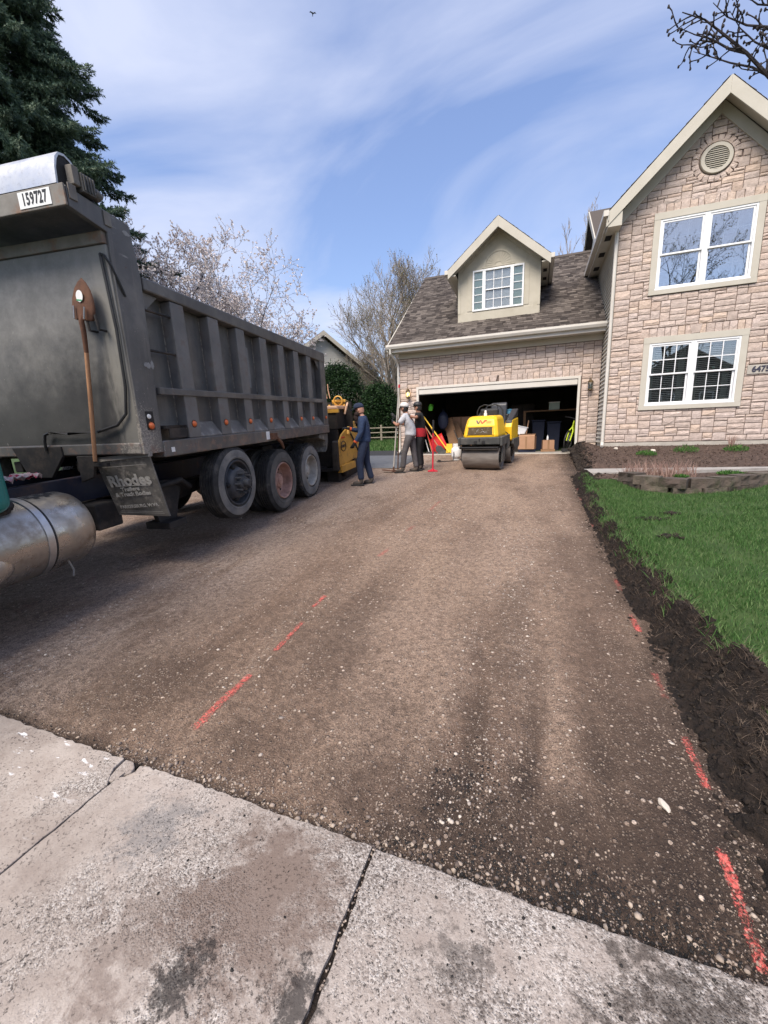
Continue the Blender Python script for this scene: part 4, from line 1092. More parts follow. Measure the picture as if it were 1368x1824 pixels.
# ---- garage door frame, rolled-up door, interior
fr = MB(); fr.box(-3.87, -3.79, YG-.05, YG+.03, .81, 3.09); fr.box(1.17, 1.24, YG-.05, YG+.03, .81, 3.09); fr.box(-3.79, 1.17, YG-.05, YG+.03, 3.01, 3.09)
fr.build('garage_door_frame', MT['gutter'], H, bevel=.006)
gdoor = MB(); gdoor.box(-3.78, 1.16, YG-.03, YG+.02, 2.84, 3.0, None); 
gd_o = gdoor.build('garage_door', MT['gutter'], H, bevel=.01)
MB().box(-3.78, 1.16, YG-.028, YG+.018, 2.815, 2.838).build('door_seal', MT['black'], gd_o)
it = MB(); it.box(-4.28, 1.77, YG+.185, 20.5, .70, .805)
it.build('garage_slab', MT['int_floor'], H)
MB().box(-3.80, 1.20, YG-.10, YG+.18, .62, .80).build('garage_sill', MT['found'], H, bevel=.012)
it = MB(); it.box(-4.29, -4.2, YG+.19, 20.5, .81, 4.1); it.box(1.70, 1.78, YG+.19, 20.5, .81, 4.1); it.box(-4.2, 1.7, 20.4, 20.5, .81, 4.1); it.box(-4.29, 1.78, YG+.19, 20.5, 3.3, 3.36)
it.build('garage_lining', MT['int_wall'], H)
# ---- roofs
def shingles(mb, P0, u, v, W, Lh, seed, wob=.3, expo=.142, cut=None):
    """P0 lower left corner, u along the eave, v up the slope (unit vectors)"""
    r = random.Random(seed); u = Vector(u); v = Vector(v); n = u.cross(v); P0 = Vector(P0)
    k = 0; y = 0
    while y < Lh:
        x = -r.uniform(0, .3)
        while x < W:
            w = r.choice([.10, .14, .17, .2, .24]); a, b = max(x, 0), min(x+w-.006, W)
            if b-a > .02 and (cut is None or not cut((a+b)/2, y)):
                t = .007+r.choice([0, .007]); y1 = min(y+expo+.03, Lh)
                p = P0+v*y; q = P0+v*y1
                mb.add([p+u*a+n*.002, p+u*b+n*.002, p+u*b+n*t, p+u*a+n*t, q+u*a+n*.002, q+u*b+n*.002], [(0, 1, 2, 3), (3, 2, 5, 4), (0, 3, 4), (1, 5, 2)])
            x += w
        y += expo
SL = math.hypot(5.01, 3.66)
gv = (0, 5.01/SL, 3.66/SL)
rf = MB(); rf.prism([(13.40, 4.30), (13.40, 4.45), (18.41, 8.11), (23.42, 4.45), (23.42, 4.30), (18.41, 7.95)], -4.70, 1.79, 'x')
rfo = rf.build('garage_roof', MT['shingle'], H)
sh = MB(); shingles(sh, (-4.72, 13.37, 4.452-.02), (1, 0, 0), gv, 6.50, SL+.03, 3)
shingles(sh, (1.79, 23.44, 4.45), (-1, 0, 0), (0, -5.01/SL, 3.66/SL), 6.5, SL, 4)
sh.build('shingles', MT['shingle'], rfo, kind='stuff')
MB().prism([(18.25, 8.02), (18.41, 8.15), (18.57, 8.02)], -4.72, 1.79, 'x').build('ridge_cap', MT['shingle'], rfo)
# rake board at the garage's left end
rk = MB(); rk.prism([(13.30, 4.22), (13.30, 4.41), (18.41, 8.09), (23.5, 4.41), (23.5, 4.22), (18.41, 7.90)], -4.735, -4.703, 'x'); rk.build('rake_board', MT['trim'], H)
ev = MB(); ev.box(-4.70, 1.775, 13.395, YG-.052, 4.22, 4.26); ev.build('soffit', MT['trim'], H)
ev = MB(); ev.box(-4.70, 1.775, 13.365, 13.395, 4.20, 4.42); ev.build('fascia', MT['gutter'], H, bevel=.004)
MB().box(-4.47, 1.775, YG-.06, YG-.003, 4.05, 4.22).build('frieze_board', MT['trim'], H, bevel=.006)
g = MB(); g.prism([(13.36, 4.30), (13.27, 4.30), (13.235, 4.37), (13.235, 4.43), (13.25, 4.43), (13.25, 4.38), (13.28, 4.32), (13.345, 4.32), (13.345, 4.43), (13.36, 4.43)], -4.74, 1.77, 'x'); g.box(-4.755, -4.74, 13.24, 13.36, 4.30, 4.425); g.box(1.77, 1.785, 13.24, 13.36, 4.30, 4.425)
g.build('gutter', MT['gutter'], H, bevel=.004)
def pipe(pts, name='downspout', r=.042):
    m = MB()
    for a, b in zip(pts[:-1], pts[1:]):
        pass
    m.tube(pts, r, 8); return m.build(name, MT['gutter'], H, smooth=False, bevel=.004)
pipe([(-4.62, 13.30, 4.31), (-4.62, 13.32, 4.17), (-4.52, 13.70, 3.93), (-4.50, 13.77, 3.8), (-4.50, 13.77, .95), (-4.52, 13.62, .86)])
pipe([(1.62, 12.60, 6.72), (1.62, 12.58, 6.60), (1.74, 12.62, 6.42), (1.765, 12.63, 6.3), (1.765, 12.63, 1.13), (1.74, 12.44, 1.03)])
# wing roof: gable slabs, barge boards, frieze, soffit
ap, el_ = 8.93, 6.70
wr = MB()
wr.prism([(3.70, ap), (1.47, el_), (1.47, el_-.10), (3.70, ap-.14)], 12.28, 19.5, 'y')
wr.prism([(3.702, ap), (3.702, ap-.14), (5.93, el_-.10), (5.93, el_)], 12.28, 19.5, 'y')
wro = wr.build('wing_roof', MT['shingle'], H)
sh = MB(); q = math.sqrt(.5); Lw = math.hypot(2.25, 2.25)
shingles(sh, (1.44, 19.5, el_-.02), (0, -1, 0), (q, 0, q), 7.25, Lw-.02, 6); shingles(sh, (5.96, 12.25, el_-.02), (0, 1, 0), (-q, 0, q), 7.25, Lw-.02, 7)
sh.build('shingles', MT['shingle'], wro, kind='stuff')
bb = MB()
for s_ in (-1, 1):
    X = lambda d: 3.70+s_*d
    bb.prism([(X(0), ap-.015), (X(2.24), el_-.03), (X(2.24), el_-.33), (X(0), ap-.36)], 12.24, 12.277, 'y')
bb.build('rake_board', MT['trim'], H, bevel=.004)
sf = MB()
for s_ in (-1, 1):
    X = lambda d: 3.70+s_*d
    sf.prism([(X(0), ap-.15), (X(2.2), el_-.12), (X(2.2), el_-.15), (X(0), ap-.18)], 12.282, YW-.05, 'y')
sf.build('soffit', MT['trim'], H)
fz = MB()
for s_ in (-1, 1):
    X = lambda d: 3.70+s_*d
    fz.prism([(X(0), ap-.20), (X(1.95), el_+.03), (X(1.95), el_-.27), (X(0), ap-.49)], YW-.062, YW-.002, 'y')
fz.build('frieze_board', MT['trim'], H, bevel=.004)
rt = MB(); rt.box(1.50, 1.80, 12.275, 12.66, 6.37, 6.41); rt.box(1.50, 1.80, 12.26, 12.275, 6.37, 6.68); rt.build('eave_return', MT['trim'], H)
# eave along the wing's left side: soffit with vents, gutter
es = MB(); es.box(1.50, 1.785, 12.67, 19.5, 6.50, 6.53); eso = es.build('eave_soffit', MT['trim'], H)
for k in range(5): MB().box(1.57, 1.72, 13.1+1.1*k, 13.42+1.1*k, 6.494, 6.499).build('soffit_vent', MT['dark'], eso)
g = MB(); g.box(1.39, 1.50, 12.20, 19.5, 6.60, 6.615); g.box(1.38, 1.393, 12.20, 19.5, 6.60, 6.73); g.box(1.487, 1.50, 12.20, 19.5, 6.50, 6.73); g.box(1.39, 1.49, 12.19, 12.203, 6.60, 6.73)
g.build('gutter', MT['gutter'], H, bevel=.003)
# main roof behind the wing, seen over the garage ridge
mr = MB(); mr.prism([(17.2, 7.72), (17.2, 7.86), (20.6, 10.4), (24.0, 7.86), (24.0, 7.72), (20.6, 10.25)], 1.80, 9.5, 'x'); mro = mr.build('main_roof', MT['shingle'], H)
rk = MB(); rk.prism([(17.15, 7.62), (17.15, 7.84), (20.6, 10.40), (24.05, 7.84), (24.05, 7.62), (20.6, 10.16)], 1.76, 1.798, 'x'); rk.build('rake_board', MT['trim'], H)
mw = MB(); mw.prism([(17.6, 5.0), (17.6, 7.75), (20.6, 10.0), (23.6, 7.75), (23.6, 5.0)], 2.05, 9.3, 'x'); mw.build('main_wall', MT['siding'], H)
# ---- gable vent
gv_o = MB().lathe([(.235, -.05), (.305, -.05), (.315, -.035), (.315, .02), (.235, .02)], 40, 'y', Matrix.Translation((VC[0], YW-.01, VC[1])), closed=True).build('gable_vent', MT['trim'], H, smooth=True)
MB().lathe([(0.001, 0), (.24, 0)], 32, 'y', Matrix.Translation((VC[0], YW-.004, VC[1]))).build('vent_back', MT['dark'], gv_o)
for k in range(11):
    z = -.21+.042*k; hw = math.sqrt(max(.236**2-z*z, .0004))
    MB().prism([(YW-.05, VC[1]+z-.004), (YW-.045, VC[1]+z-.014), (YW-.012, VC[1]+z+.016), (YW-.017, VC[1]+z+.026)], VC[0]-hw, VC[0]+hw, 'x').build('louvre_slat', MT['trim'], gv_o)
# ---- windows
def sash(parent, x0, x1, z0, z1, y, nx, nz, mat, bar=.038, mun=.016, my=.021, gl='glass'):
    m = MB(); m.box(x0, x0+bar, y, y+.035, z0, z1); m.box(x1-bar, x1, y, y+.035, z0, z1); m.box(x0+bar, x1-bar, y, y+.035, z0, z0+bar); m.box(x0+bar, x1-bar, y, y+.035, z1-bar, z1)
    m.build('sash', mat, parent, bevel=.003)
    for i in range(1, nx):
        X = x0+bar+(x1-x0-2*bar)*i/nx; MB().box(X-mun/2, X+mun/2, y+my, y+my+.008, z0+bar, z1-bar).build('muntin', mat, parent)
    for i in range(1, nz):
        Z = z0+bar+(z1-z0-2*bar)*i/nz; MB().box(x0+bar, x1-bar, y+my-.001, y+my+.009, Z-mun/2, Z+mun/2).build('muntin', mat, parent)
    MB().box(x0+bar-.004, x1-bar+.004, y+.012, y+.017, z0+bar-.004, z1-bar+.004).build('pane', MT[gl], parent)
def double_window(T, blinds):
    tr = MB(); yo = YW-.062
    tr.box(T[0], T[1], yo, YW+.0, T[3]-.155, T[3]); tr.box(T[0], T[1], yo, YW, T[2], T[2]+.11); tr.box(T[0]+.005, T[0]+.14, yo+.003, YW, T[2]+.11, T[3]-.155); tr.box(T[1]-.14, T[1]-.005, yo+.003, YW, T[2]+.11, T[3]-.155)
    tr.build('window_trim', MT['trim'], H, bevel=.004)
    x0, x1, z0, z1 = T[0]+.14, T[1]-.14, T[2]+.11, T[3]-.155
    f = MB(); y = YW-.05; b = .045
    f.box(x0, x0+b, y, YW+.1, z0, z1); f.box(x1-b, x1, y, YW+.1, z0, z1); f.box(x0+b, x1-b, y, YW+.1, z0, z0+b); f.box(x0+b, x1-b, y, YW+.1, z1-b, z1)
    xm = (x0+x1)/2; f.box(xm-.055, xm+.055, y, YW+.1, z0+b, z1-b)
    win = f.build('window', MT['white'], H, bevel=.004)
    MB().box(x0-.01, x1+.01, y-.012, y-.001, z0-.005, z0+.03).build('sill', MT['white'], win)
    zm = (z0+z1)/2-.01
    for (a, c) in ((x0+b, xm-.055), (xm+.055, x1-b)):
        sash(win, a+.003, c-.003, zm, z1-b-.003, YW-.036, 3, 2, MT['white'], mun=.02 if blinds else .016, my=.002 if blinds else .021, gl='glass' if blinds else 'coated_glass')
        sash(win, a+.003, c-.003, z0+b+.003, zm+.03, YW+.004, 3, 2, MT['white'], mun=.016, my=.002 if blinds else .021, gl='glass' if blinds else 'coated_glass')
    if blinds:
        s = MB(); z = z0+.06
        while z < z1-.05:
            s.prism([(YW+.050, z), (YW+.052, z-.001), (YW+.058, z+.022), (YW+.056, z+.023)], x0+.05, xm-.06, 'x'); s.prism([(YW+.050, z), (YW+.052, z-.001), (YW+.058, z+.022), (YW+.056, z+.023)], xm+.06, x1-.05, 'x'); z += .046
        s.build('blind_slats', MT['blind'], win, kind='stuff')
        c = MB()
        for xx in (x0+.12, xm-.16, xm+.14, x1-.16):
            pts = [(xx-.07+.14*i/14, YW+.17+.02*math.sin(i*1.9)) for i in range(15)]
            c.add([(p[0], p[1], z0+.05) for p in pts]+[(p[0], p[1], z1-.05) for p in pts], [(i, i+1, i+16, i+15) for i in range(14)])
        c.build('curtain', MT['green_shade'], win)
        for xx in (x0+.47, xm+.47):
            MB().ball((xx, YW-.001, zm+.10), (.035, .006, .035), 12, 8).build('suncatcher', MT['green_shade'], win)
    # the room behind: five faces of a box, closed
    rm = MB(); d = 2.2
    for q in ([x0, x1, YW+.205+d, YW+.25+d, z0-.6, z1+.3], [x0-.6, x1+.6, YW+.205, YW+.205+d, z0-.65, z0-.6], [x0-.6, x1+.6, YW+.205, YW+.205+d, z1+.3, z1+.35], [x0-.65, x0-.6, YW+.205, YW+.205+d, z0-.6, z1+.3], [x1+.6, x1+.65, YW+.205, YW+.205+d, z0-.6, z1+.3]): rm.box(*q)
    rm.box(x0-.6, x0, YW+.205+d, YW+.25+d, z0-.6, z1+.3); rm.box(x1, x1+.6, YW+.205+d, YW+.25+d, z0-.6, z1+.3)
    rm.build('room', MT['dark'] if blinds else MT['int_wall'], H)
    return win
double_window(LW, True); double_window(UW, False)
pl = MB().box(4.80, 5.32, YW-.05, YW-.005, 2.705, 2.915).build('number_plaque', MT['found'], H, bevel=.006)
text('numerals', '6475', .185, MT['navy_ink'], pl, (5.06, YW-.056, 2.81), (R_(90), 0, 0), .004, .95, .006)
# ---- dormer
D0, D1, YD = -2.545, .0, 14.31; DM = (D0+D1)/2
dm = MB()
m_ = [(D0, 4.95), (-2.06, 4.95), (-2.06, 6.62), (D0, 6.62)]
dm.box(D0, -2.075, YD, YD+.08, 4.95, 6.62); dm.box(-.485, D1, YD, YD+.08, 4.95, 6.62); dm.box(-2.075, -.485, YD, YD+.08, 4.95, 5.40); 
dm.prism([(D0, 6.62), (D1, 6.62), (D1, 6.72), (DM, 7.79), (D0, 6.72)], YD, YD+.08, 'y')
dorm = dm.build('dormer', MT['stucco'], H, bevel=.003)
sd = MB(); sd.box(D0, D0+.08, YD+.082, 16.9, 4.6, 6.72); sd.box(D1-.08, D1, YD+.082, 16.9, 4.6, 6.72); sd.build('dormer_side', MT['siding'], dorm)
# thin battens that divide the panel
for (a, b, c, d) in ((D0+.02, D1-.02, 5.10, 5.36), (D0+.0, D0+.09, 5.37, 6.6), (D1-.09, D1, 5.37, 6.6), (-.47, -.33, 5.42, 6.60), (-2.23, -2.09, 5.42, 6.60)):
    MB().box(a, b, YD-.014, YD-.001, c, d).build('batten', MT['stucco'], dorm, bevel=.003)
bt = MB()
for s_ in (-1, 1):
    X = lambda d: DM+s_*d
    bt.prism([(X(0), 7.72), (X(1.24), 6.69), (X(1.24), 6.57), (X(0), 7.60)], YD-.018, YD-.002, 'y')
bt.build('dormer_frieze', MT['stucco'], dorm)
sw = MB(); sw.box(D0-.05, D1+.05, YD-.05, YD-.002, 5.035, 5.075); sw.build('dormer_sill', MT['gutter'], dorm)
pt = .845
dr = MB()
for s_ in (-1, 1):
    X = lambda d: DM+s_*d
    dr.prism([(X(0), 7.92), (X(1.53), 7.92-1.53*pt), (X(1.53), 7.80-1.53*pt), (X(0), 7.78)], 13.92, 18.3, 'y')
dro = dr.build('dormer_roof', MT['shingle'], H)
sh = MB(); hy = math.hypot(1, pt); ld = 1.53*hy
shingles(sh, (DM-1.55, 18.3, 7.92-1.55*pt), (0, -1, 0), (1/hy, 0, pt/hy), 4.4, ld, 16, cut=lambda x, y: False); shingles(sh, (DM+1.55, 13.9, 7.92-1.55*pt), (0, 1, 0), (-1/hy, 0, pt/hy), 4.4, ld, 17)
sh.build('shingles', MT['shingle'], dro, kind='stuff')
db = MB()
for s_ in (-1, 1):
    X = lambda d: DM+s_*d
    db.prism([(X(0), 7.90), (X(1.53), 7.90-1.53*pt), (X(1.53), 7.64-1.53*pt), (X(0), 7.60)], 13.88, 13.917, 'y')
db.build('dormer_rake', MT['trim'], dorm, bevel=.004)
ds = MB()
for s_ in (-1, 1):
    X = lambda d: DM+s_*d
    ds.prism([(X(0), 7.76), (X(1.5), 7.76-1.5*pt), (X(1.5), 7.73-1.5*pt), (X(0), 7.73)], 13.922, YD-.02, 'y')
    e0, e1 = sorted((X(1.285), X(1.5)))
    ds.box(e0, e1, 13.925, 16.6, 6.43, 6.46)
ds.build('dormer_soffit', MT['trim'], dorm)
for s_ in (-1, 1):
    a, b = sorted((DM+s_*1.52, DM+s_*1.64)); g = MB(); g.box(a, b, 13.9, 16.4, 6.50, 6.63); g.build('dormer_gutter', MT['gutter'], dorm, bevel=.01)
for k in range(2): MB().box(.06, .17, 14.5+.75*k, 14.75+.75*k, 6.422, 6.428).build('soffit_vent', MT['dark'], dorm)
pp = MB(); pp.tube([(.20, 16.2, 6.52), (.2, 16.22, 6.40), (.14, 16.2, 6.30)], .04, 8); pp.build('dormer_spout', MT['gutter'], dorm)
# sunburst relief over the dormer window
ar = MB(); AC = (DM, 6.70)
for k in range(13):
    t0 = math.pi*(k+.12)/13; t1 = math.pi*(k+.88)/13
    ar.prism([(AC[0]+.10*math.cos(t0), AC[1]+.08*math.sin(t0)), (AC[0]+.10*math.cos(t1), AC[1]+.08*math.sin(t1)), (AC[0]+.38*math.cos(t1), AC[1]+.37*math.sin(t1)), (AC[0]+.38*math.cos(t0), AC[1]+.37*math.sin(t0))], YD-.011, YD-.002, 'y')
pts = [(AC[0]+.46*math.cos(math.pi*i/24), AC[1]+.44*math.sin(math.pi*i/24)) for i in range(25)]; inn = [(AC[0]+.40*math.cos(math.pi*i/24), AC[1]+.385*math.sin(math.pi*i/24)) for i in range(25)]
for i in range(24): ar.prism([pts[i], pts[i+1], inn[i+1], inn[i]], YD-.016, YD-.002, 'y')
ar.box(AC[0]-.5, AC[0]+.5, YD-.014, YD-.002, 6.655, 6.695)
ar.build('sunburst_panel', MT['stucco'], dorm)
# dormer window: centre sash and two narrow side lights
f = MB(); y = YD-.03; x0, x1, z0, z1 = -2.07, -.49, 5.40, 6.62
for q in ((x0, x0+.05, z0, z1), (x1-.05, x1, z0, z1)): f.box(q[0], q[1], y, YD+.09, q[2], q[3])
f.box(x0+.05, x1-.05, y, YD+.09, z0, z0+.05); f.box(x0+.05, x1-.05, y, YD+.09, z1-.05, z1); f.box(-1.76, -1.66, y, YD+.09, z0+.05, z1-.05); f.box(-.90, -.80, y, YD+.09, z0+.05, z1-.05)
win = f.build('dormer_window', MT['white'], H, bevel=.004)
def dwin(a, c, za, zb, nx, nz, back):
    MB().box(a-.003, c+.003, YD+.02, YD+.026, za, zb).build('pane', MT['clear_glass'], win)
    for i in range(1, nx): X = a+(c-a)*i/nx; MB().box(X-.009, X+.009, YD+.005, YD+.018, za, zb).build('muntin', MT['white'], win)
    for i in range(1, nz): Z = za+(zb-za)*i/nz; MB().box(a, c, YD+.007, YD+.0165, Z-.009, Z+.009).build('muntin', MT['white'], win)
    MB().box(a, c, YD+.04, YD+.05, za, zb).build('window_shade', back, win)
dwin(-1.66, -.90, 5.45, 6.0, 3, 2, MT['shade']); dwin(-1.66, -.90, 6.03, 6.57, 3, 2, MT['shade'])
MB().box(-1.66, -.90, YD+.0, YD+.05, 6.0, 6.03).build('meeting_rail', MT['white'], win); MB().box(-1.66, -.90, YD-.004, YD+.004, 5.985, 5.998).build('rail_shadow_strip', MT['black'], win)
dwin(-2.02, -1.76, 5.45, 6.57, 1, 5, MT['green_shade']); dwin(-.80, -.54, 5.45, 6.57, 1, 5, MT['green_shade'])
MB().box(-2.06, -.5, YD+.12, YD+.16, 5.38, 6.64).build('window_back', MT['int_wall'], dorm)
# ---- wall lanterns
def lantern(x, z, lab, lit):
    L = thing('wall_lantern', lab, 'lantern', (x, YG-.04, z), 0)
    b = MB(); b.cbox((0, .02, -.02), (.075, .04, .13)); b.tube([(0, 0, -.02), (0, -.06, -.09), (0, -.11, -.14)], .012, 6); b.build('bracket', MT['brass'], L, bevel=.004)
    c = MB(); c.lathe([(.035, -.16), (.062, -.14), (.07, -.125), (.06, -.11)], 6, 'z', Matrix.Translation((0, -.12, 0)))
    c.lathe([(.078, .09), (.075, .105), (.045, .14), (.02, .165), (.012, .20), (.016, .21), (.001, .23)], 6, 'z', Matrix.Translation((0, -.12, 0)))
    for k in range(6):
        t = math.pi*k/3; c.tube([(.058*math.cos(t), -.12+.058*math.sin(t), -.12), (.072*math.cos(t), -.12+.072*math.sin(t), .095)], .005, 4)
    c.build('cage', MT['brass'], L)
    MB().lathe([(.054, -.115), (.066, .09)], 6, 'z', Matrix.Translation((0, -.12, 0))).build('lantern_pane', MT['glass'], L)
    if lit: MB().ball((0, -.12, -.01), (.038, .038, .06), 10, 8).build('bulb', mat_glow('lit_bulb', (1.0, .62, .18), 4.0), L)
    else: MB().ball((0, -.12, -.02), (.022, .022, .04), 8, 6).build('bulb', MT['shade'], L)
lantern(-4.14, 2.88, 'glowing yellow brass wall lantern left of the open garage door', True)
lantern(1.50, 2.78, 'unlit dark brass wall lantern on the stone right of the open garage door', False)
# ------------------------------------------------------------------ the dump truck (local axes: x outward, y rearward, z up)
_az, _el = R_(-7.7), R_(3.0)
T_ = Vector((math.sin(_az)*math.cos(_el), math.cos(_az)*math.cos(_el), math.sin(_el)))
L_ = Vector((math.cos(_az), -math.sin(_az), 0)); U_ = L_.cross(T_)
TM = Matrix(((L_.x, T_.x, U_.x), (L_.y, T_.y, U_.y), (L_.z, T_.z, U_.z)))
TRUCK_O = Vector((-3.95, 5.57, .255))
def tw(l, a, h): return TRUCK_O+L_*l+T_*a+U_*h
truck = thing('dump_truck', 'dirty charcoal tri-axle dump truck parked on the gravel with its bed beside the paver', 'dump truck', TRUCK_O, TM)
T = truck; B = MT['bed']; BW = -2.44
rail = lambda a, f, r: f+(r-f)*(a+2.4)/5.0           # top edge falls slightly to the rear
# bed shell
for l in (-.105, BW+.075):
    MB().prism([(-2.60, 1.36), (2.50, 1.36), (2.50, 2.72), (-2.60, 2.86)], l-.005, l+.005, 'x').build('bed_side', B, T)
MB().box(BW, 0, -2.6, 2.5, 1.30, 1.34).build('bed_floor', B, T)
MB().box(BW, -.002, -2.645, -2.60, 1.27, 3.10).build('headboard', MT['head'], T, bevel=.008)
MB().box(BW, -.004, -2.662, -2.598, 3.104, 3.20).build('headboard_cap', MT['lipband'], T, bevel=.006)
MB().box(BW, -.004, -2.664, -2.605, 1.275, 1.385).build('headboard_sill', B, T, bevel=.012)
tg = MB(); tg.box(BW, 0, 2.5, 2.55, 1.30, 2.70); tg.build('tailgate', B, T)
sp_ = [(-2.95, 3.255), (-2.62, 3.195), (-2.65, 1.27), (-2.40, 1.27), (-2.315, 2.91), (-2.36, 3.345), (-2.95, 3.40)]
MB().prism(sp_, -.022, .022, 'x').build('side_plate', B, T, bevel=.006)
MB().prism(sp_, BW-.02, BW+.02, 'x').build('side_plate', B, T, bevel=.006)
tr = MB()
for (l0, l1) in ((-.10, .035), (BW-.035, BW+.10)):
    tr.add([(l0, -2.30, 2.815), (l1, -2.30, 2.815), (l1, 2.55, 2.665), (l0, 2.55, 2.665), (l0, -2.30, 2.935), (l1, -2.30, 2.935), (l1, 2.55, 2.855), (l0, 2.55, 2.855)], [(0, 3, 2, 1), (4, 5, 6, 7), (0, 1, 5, 4), (1, 2, 6, 5), (2, 3, 7, 6), (3, 0, 4, 7)])
tr.build('top_rail', B, T, bevel=.015)
br = MB()
for (l0, l1) in ((-.13, .035), (BW-.035, BW+.13)): br.box(l0, l1, -2.40, 2.55, 1.215, 1.385)
br.build('bottom_rail', B, T, bevel=.014)
MB().box(-.01, .045, -2.33, 2.30, 1.845, 1.915).build('mid_rail', B, T, bevel=.006)
POSTS = [-1.87, -1.25, -.66, -.05, .53, 1.11, 1.68]
def bay_post(a, w):
    zt = rail(a, 2.815, 2.665)-.002
    m = MB(); m.prism([(-.099, 1.387), (.026, 1.387), (.026, zt), (-.099, zt)], a-w/2, a+w/2, 'y')
    return m.build('bed_post', MT['post'], T, bevel=.008)
for a in POSTS: bay_post(a, .205)
m = MB(); m.prism([(-.099, 1.387), (.024, 1.387), (.024, 2.68), (-.099, 2.68)], 2.27, 2.545, 'y'); m.build('rear_post', B, T, bevel=.01)
DB = M('dusty_board', (.13, .12, .112), (.22, .205, .19), 5, .75, dirt=(.36, .34, .31), dirt_amt=.6, dirt_sc=5)
# sloped dirt boards between the posts, corner gussets under the top rail
ed = [-2.38]+[v for a in POSTS for v in (a-.103, a+.103)]+[2.27]
for i in range(0, len(ed), 2):
    a0, a1 = ed[i]+.002, ed[i+1]-.002
    if i == 0: continue
    MB().prism([(.018, 1.388), (.018, 1.40), (-.098, 1.56), (-.098, 1.388)], a0, a1, 'y').build('dirt_board', DB, T)
MB().add([(-.03, -2.31, 2.81), (-.03, -2.10, 2.80), (-.03, -2.32, 2.62), (-.015, -2.31, 2.81), (-.015, -2.10, 2.80), (-.015, -2.32, 2.62)], [(0, 1, 2), (3, 5, 4), (0, 2, 5, 3), (1, 4, 5, 2), (0, 3, 4, 1)]).build('gusset', B, T)
MB().add([(-.03, 2.27, 2.67), (-.03, 2.08, 2.675), (-.03, 2.27, 2.50), (-.015, 2.27, 2.67), (-.015, 2.08, 2.675), (-.015, 2.27, 2.50)], [(0, 1, 2), (3, 5, 4), (0, 2, 5, 3), (1, 4, 5, 2), (0, 3, 4, 1)]).build('gusset', B, T)
# weld seams: pale thin beads
ws = MB()
for a in POSTS: ws.tube([(-.098, a-.112, 1.56), (-.098, a-.112, rail(a, 2.80, 2.65))], .006, 5)
ws.build('weld_bead', M('pale_weld', (.32, .29, .26), (.12, .11, .10), 25, .8), T)
for h in (2.645, 2.27): MB().tube([(.0, -2.34, h), (.0, -1.96, h)], .013, 8).build('rung', MT['chassis'], T, smooth=True)
m = MB(); m.box(-.09, .05, -2.34, -2.02, 1.50, 1.535); m.prism([(.05, 1.40), (.05, 1.535), (.035, 1.535), (.03, 1.40)], -2.30, -2.04, 'y'); m.build('step', MT['chassis'], T, bevel=.004)
for i, a in enumerate([-2.51]+POSTS+[2.40]):
    m = MB(); m.lathe([(.001, .021), (.022, .019), (.031, .010), (.034, 0)], 16, 'x', Matrix.Translation((.027, a, 1.54)))
    lt = m.build('marker_light', MT['amber'], T, smooth=True)
    m = MB(); m.lathe([(.034, 0), (.042, .006), (.042, 0)], 16, 'x', Matrix.Translation((.026, a, 1.54))); m.build('bezel', MT['rust'], lt)
MB().lathe([(.001, .012), (.02, .01), (.024, 0)], 14, 'x', Matrix.Translation((.024, -2.52, 1.63))).build('reflector', MT['sticker'], T)
MB().box(.0225, .0245, -2.56, -2.46, 1.50, 1.68).build('light_plate', MT['chassis'], T)
MB().box(.0355, .0375, -2.30, -2.25, 1.26, 1.31).build('reflector', MT['sticker'], T)
# grey touch-up and scrape patches on the sheet
def blotch(a, h, w, hh, n, seed, mat, l=.0235, name='paint_scrape'):
    r = random.Random(seed); m = MB()
    pts = [(a+w*math.cos(t)*r.uniform(.55, 1), h+hh*math.sin(t)*r.uniform(.5, 1)) for t in [2*math.pi*i/n for i in range(n)]]
    m.add([(l, p[0], p[1]) for p in pts], [tuple(range(n))]); return m.build(name, mat, T)
scr = M('scraped_primer', (.30, .30, .30), (.20, .20, .20), 25, .8)
gp = M('grey_touch_up', (.16, .165, .17), (.20, .20, .20), 8, .7)
blotch(-2.42, 2.12, .055, .035, 18, 3, scr); blotch(-2.36, 2.13, .03, .05, 14, 4, scr); blotch(-2.41, 3.26, .05, .025, 14, 6, scr)
MB().box(-.0995, -.098, -.50, -.30, 2.02, 2.58).build('touch_up', gp, T)
# latch under the bed
m = MB(); m.box(.036, .09, -.16, .0, 1.24, 1.34); m.tube([(.07, -.02, 1.27), (.10, .08, 1.18), (.10, .14, 1.08)], [.03, .026, .02], 8); m.build('tarp_hook', MT['rust'], T, bevel=.004)
MB().box(.036, .042, -.27, -.17, 1.25, 1.37).build('reflector', MT['sticker'], T)
# cab shield, lip, number sticker, tarp housing and its motor
MB().prism([(-2.955, 3.27), (-2.955, 3.395), (-2.36, 3.34), (-2.36, 3.30), (-2.62, 3.315), (-2.91, 3.345), (-2.925, 3.265)], BW+.02, -.023, 'x').build('cab_shield', B, T)
lp = MB().box(BW-.02, .024, -2.975, -2.957, 3.255, 3.405).build('shield_lip', MT['lipband'], T, bevel=.005)
st = MB().box(-.425, -.105, -2.980, -2.9765, 3.275, 3.39).build('number_sticker', MT['sticker'], T)
text('numerals', '159727', .115, MT['ink'], st, (-.265, -2.981, 3.332), (R_(90), 0, 0), .001, .66, .0035, space=1.12)
hp = [(-2.975, 3.41), (-2.965, 3.52), (-2.945, 3.60), (-2.91, 3.645), (-2.86, 3.655), (-2.81, 3.635), (-2.78, 3.60), (-2.79, 3.59), (-2.82, 3.62), (-2.86, 3.638), (-2.905, 3.628), (-2.93, 3.59), (-2.95, 3.52), (-2.958, 3.41)]
th = MB().prism(hp, BW+.0, -.03, 'x').build('tarp_housing', MT['alu'], T, smooth=True)
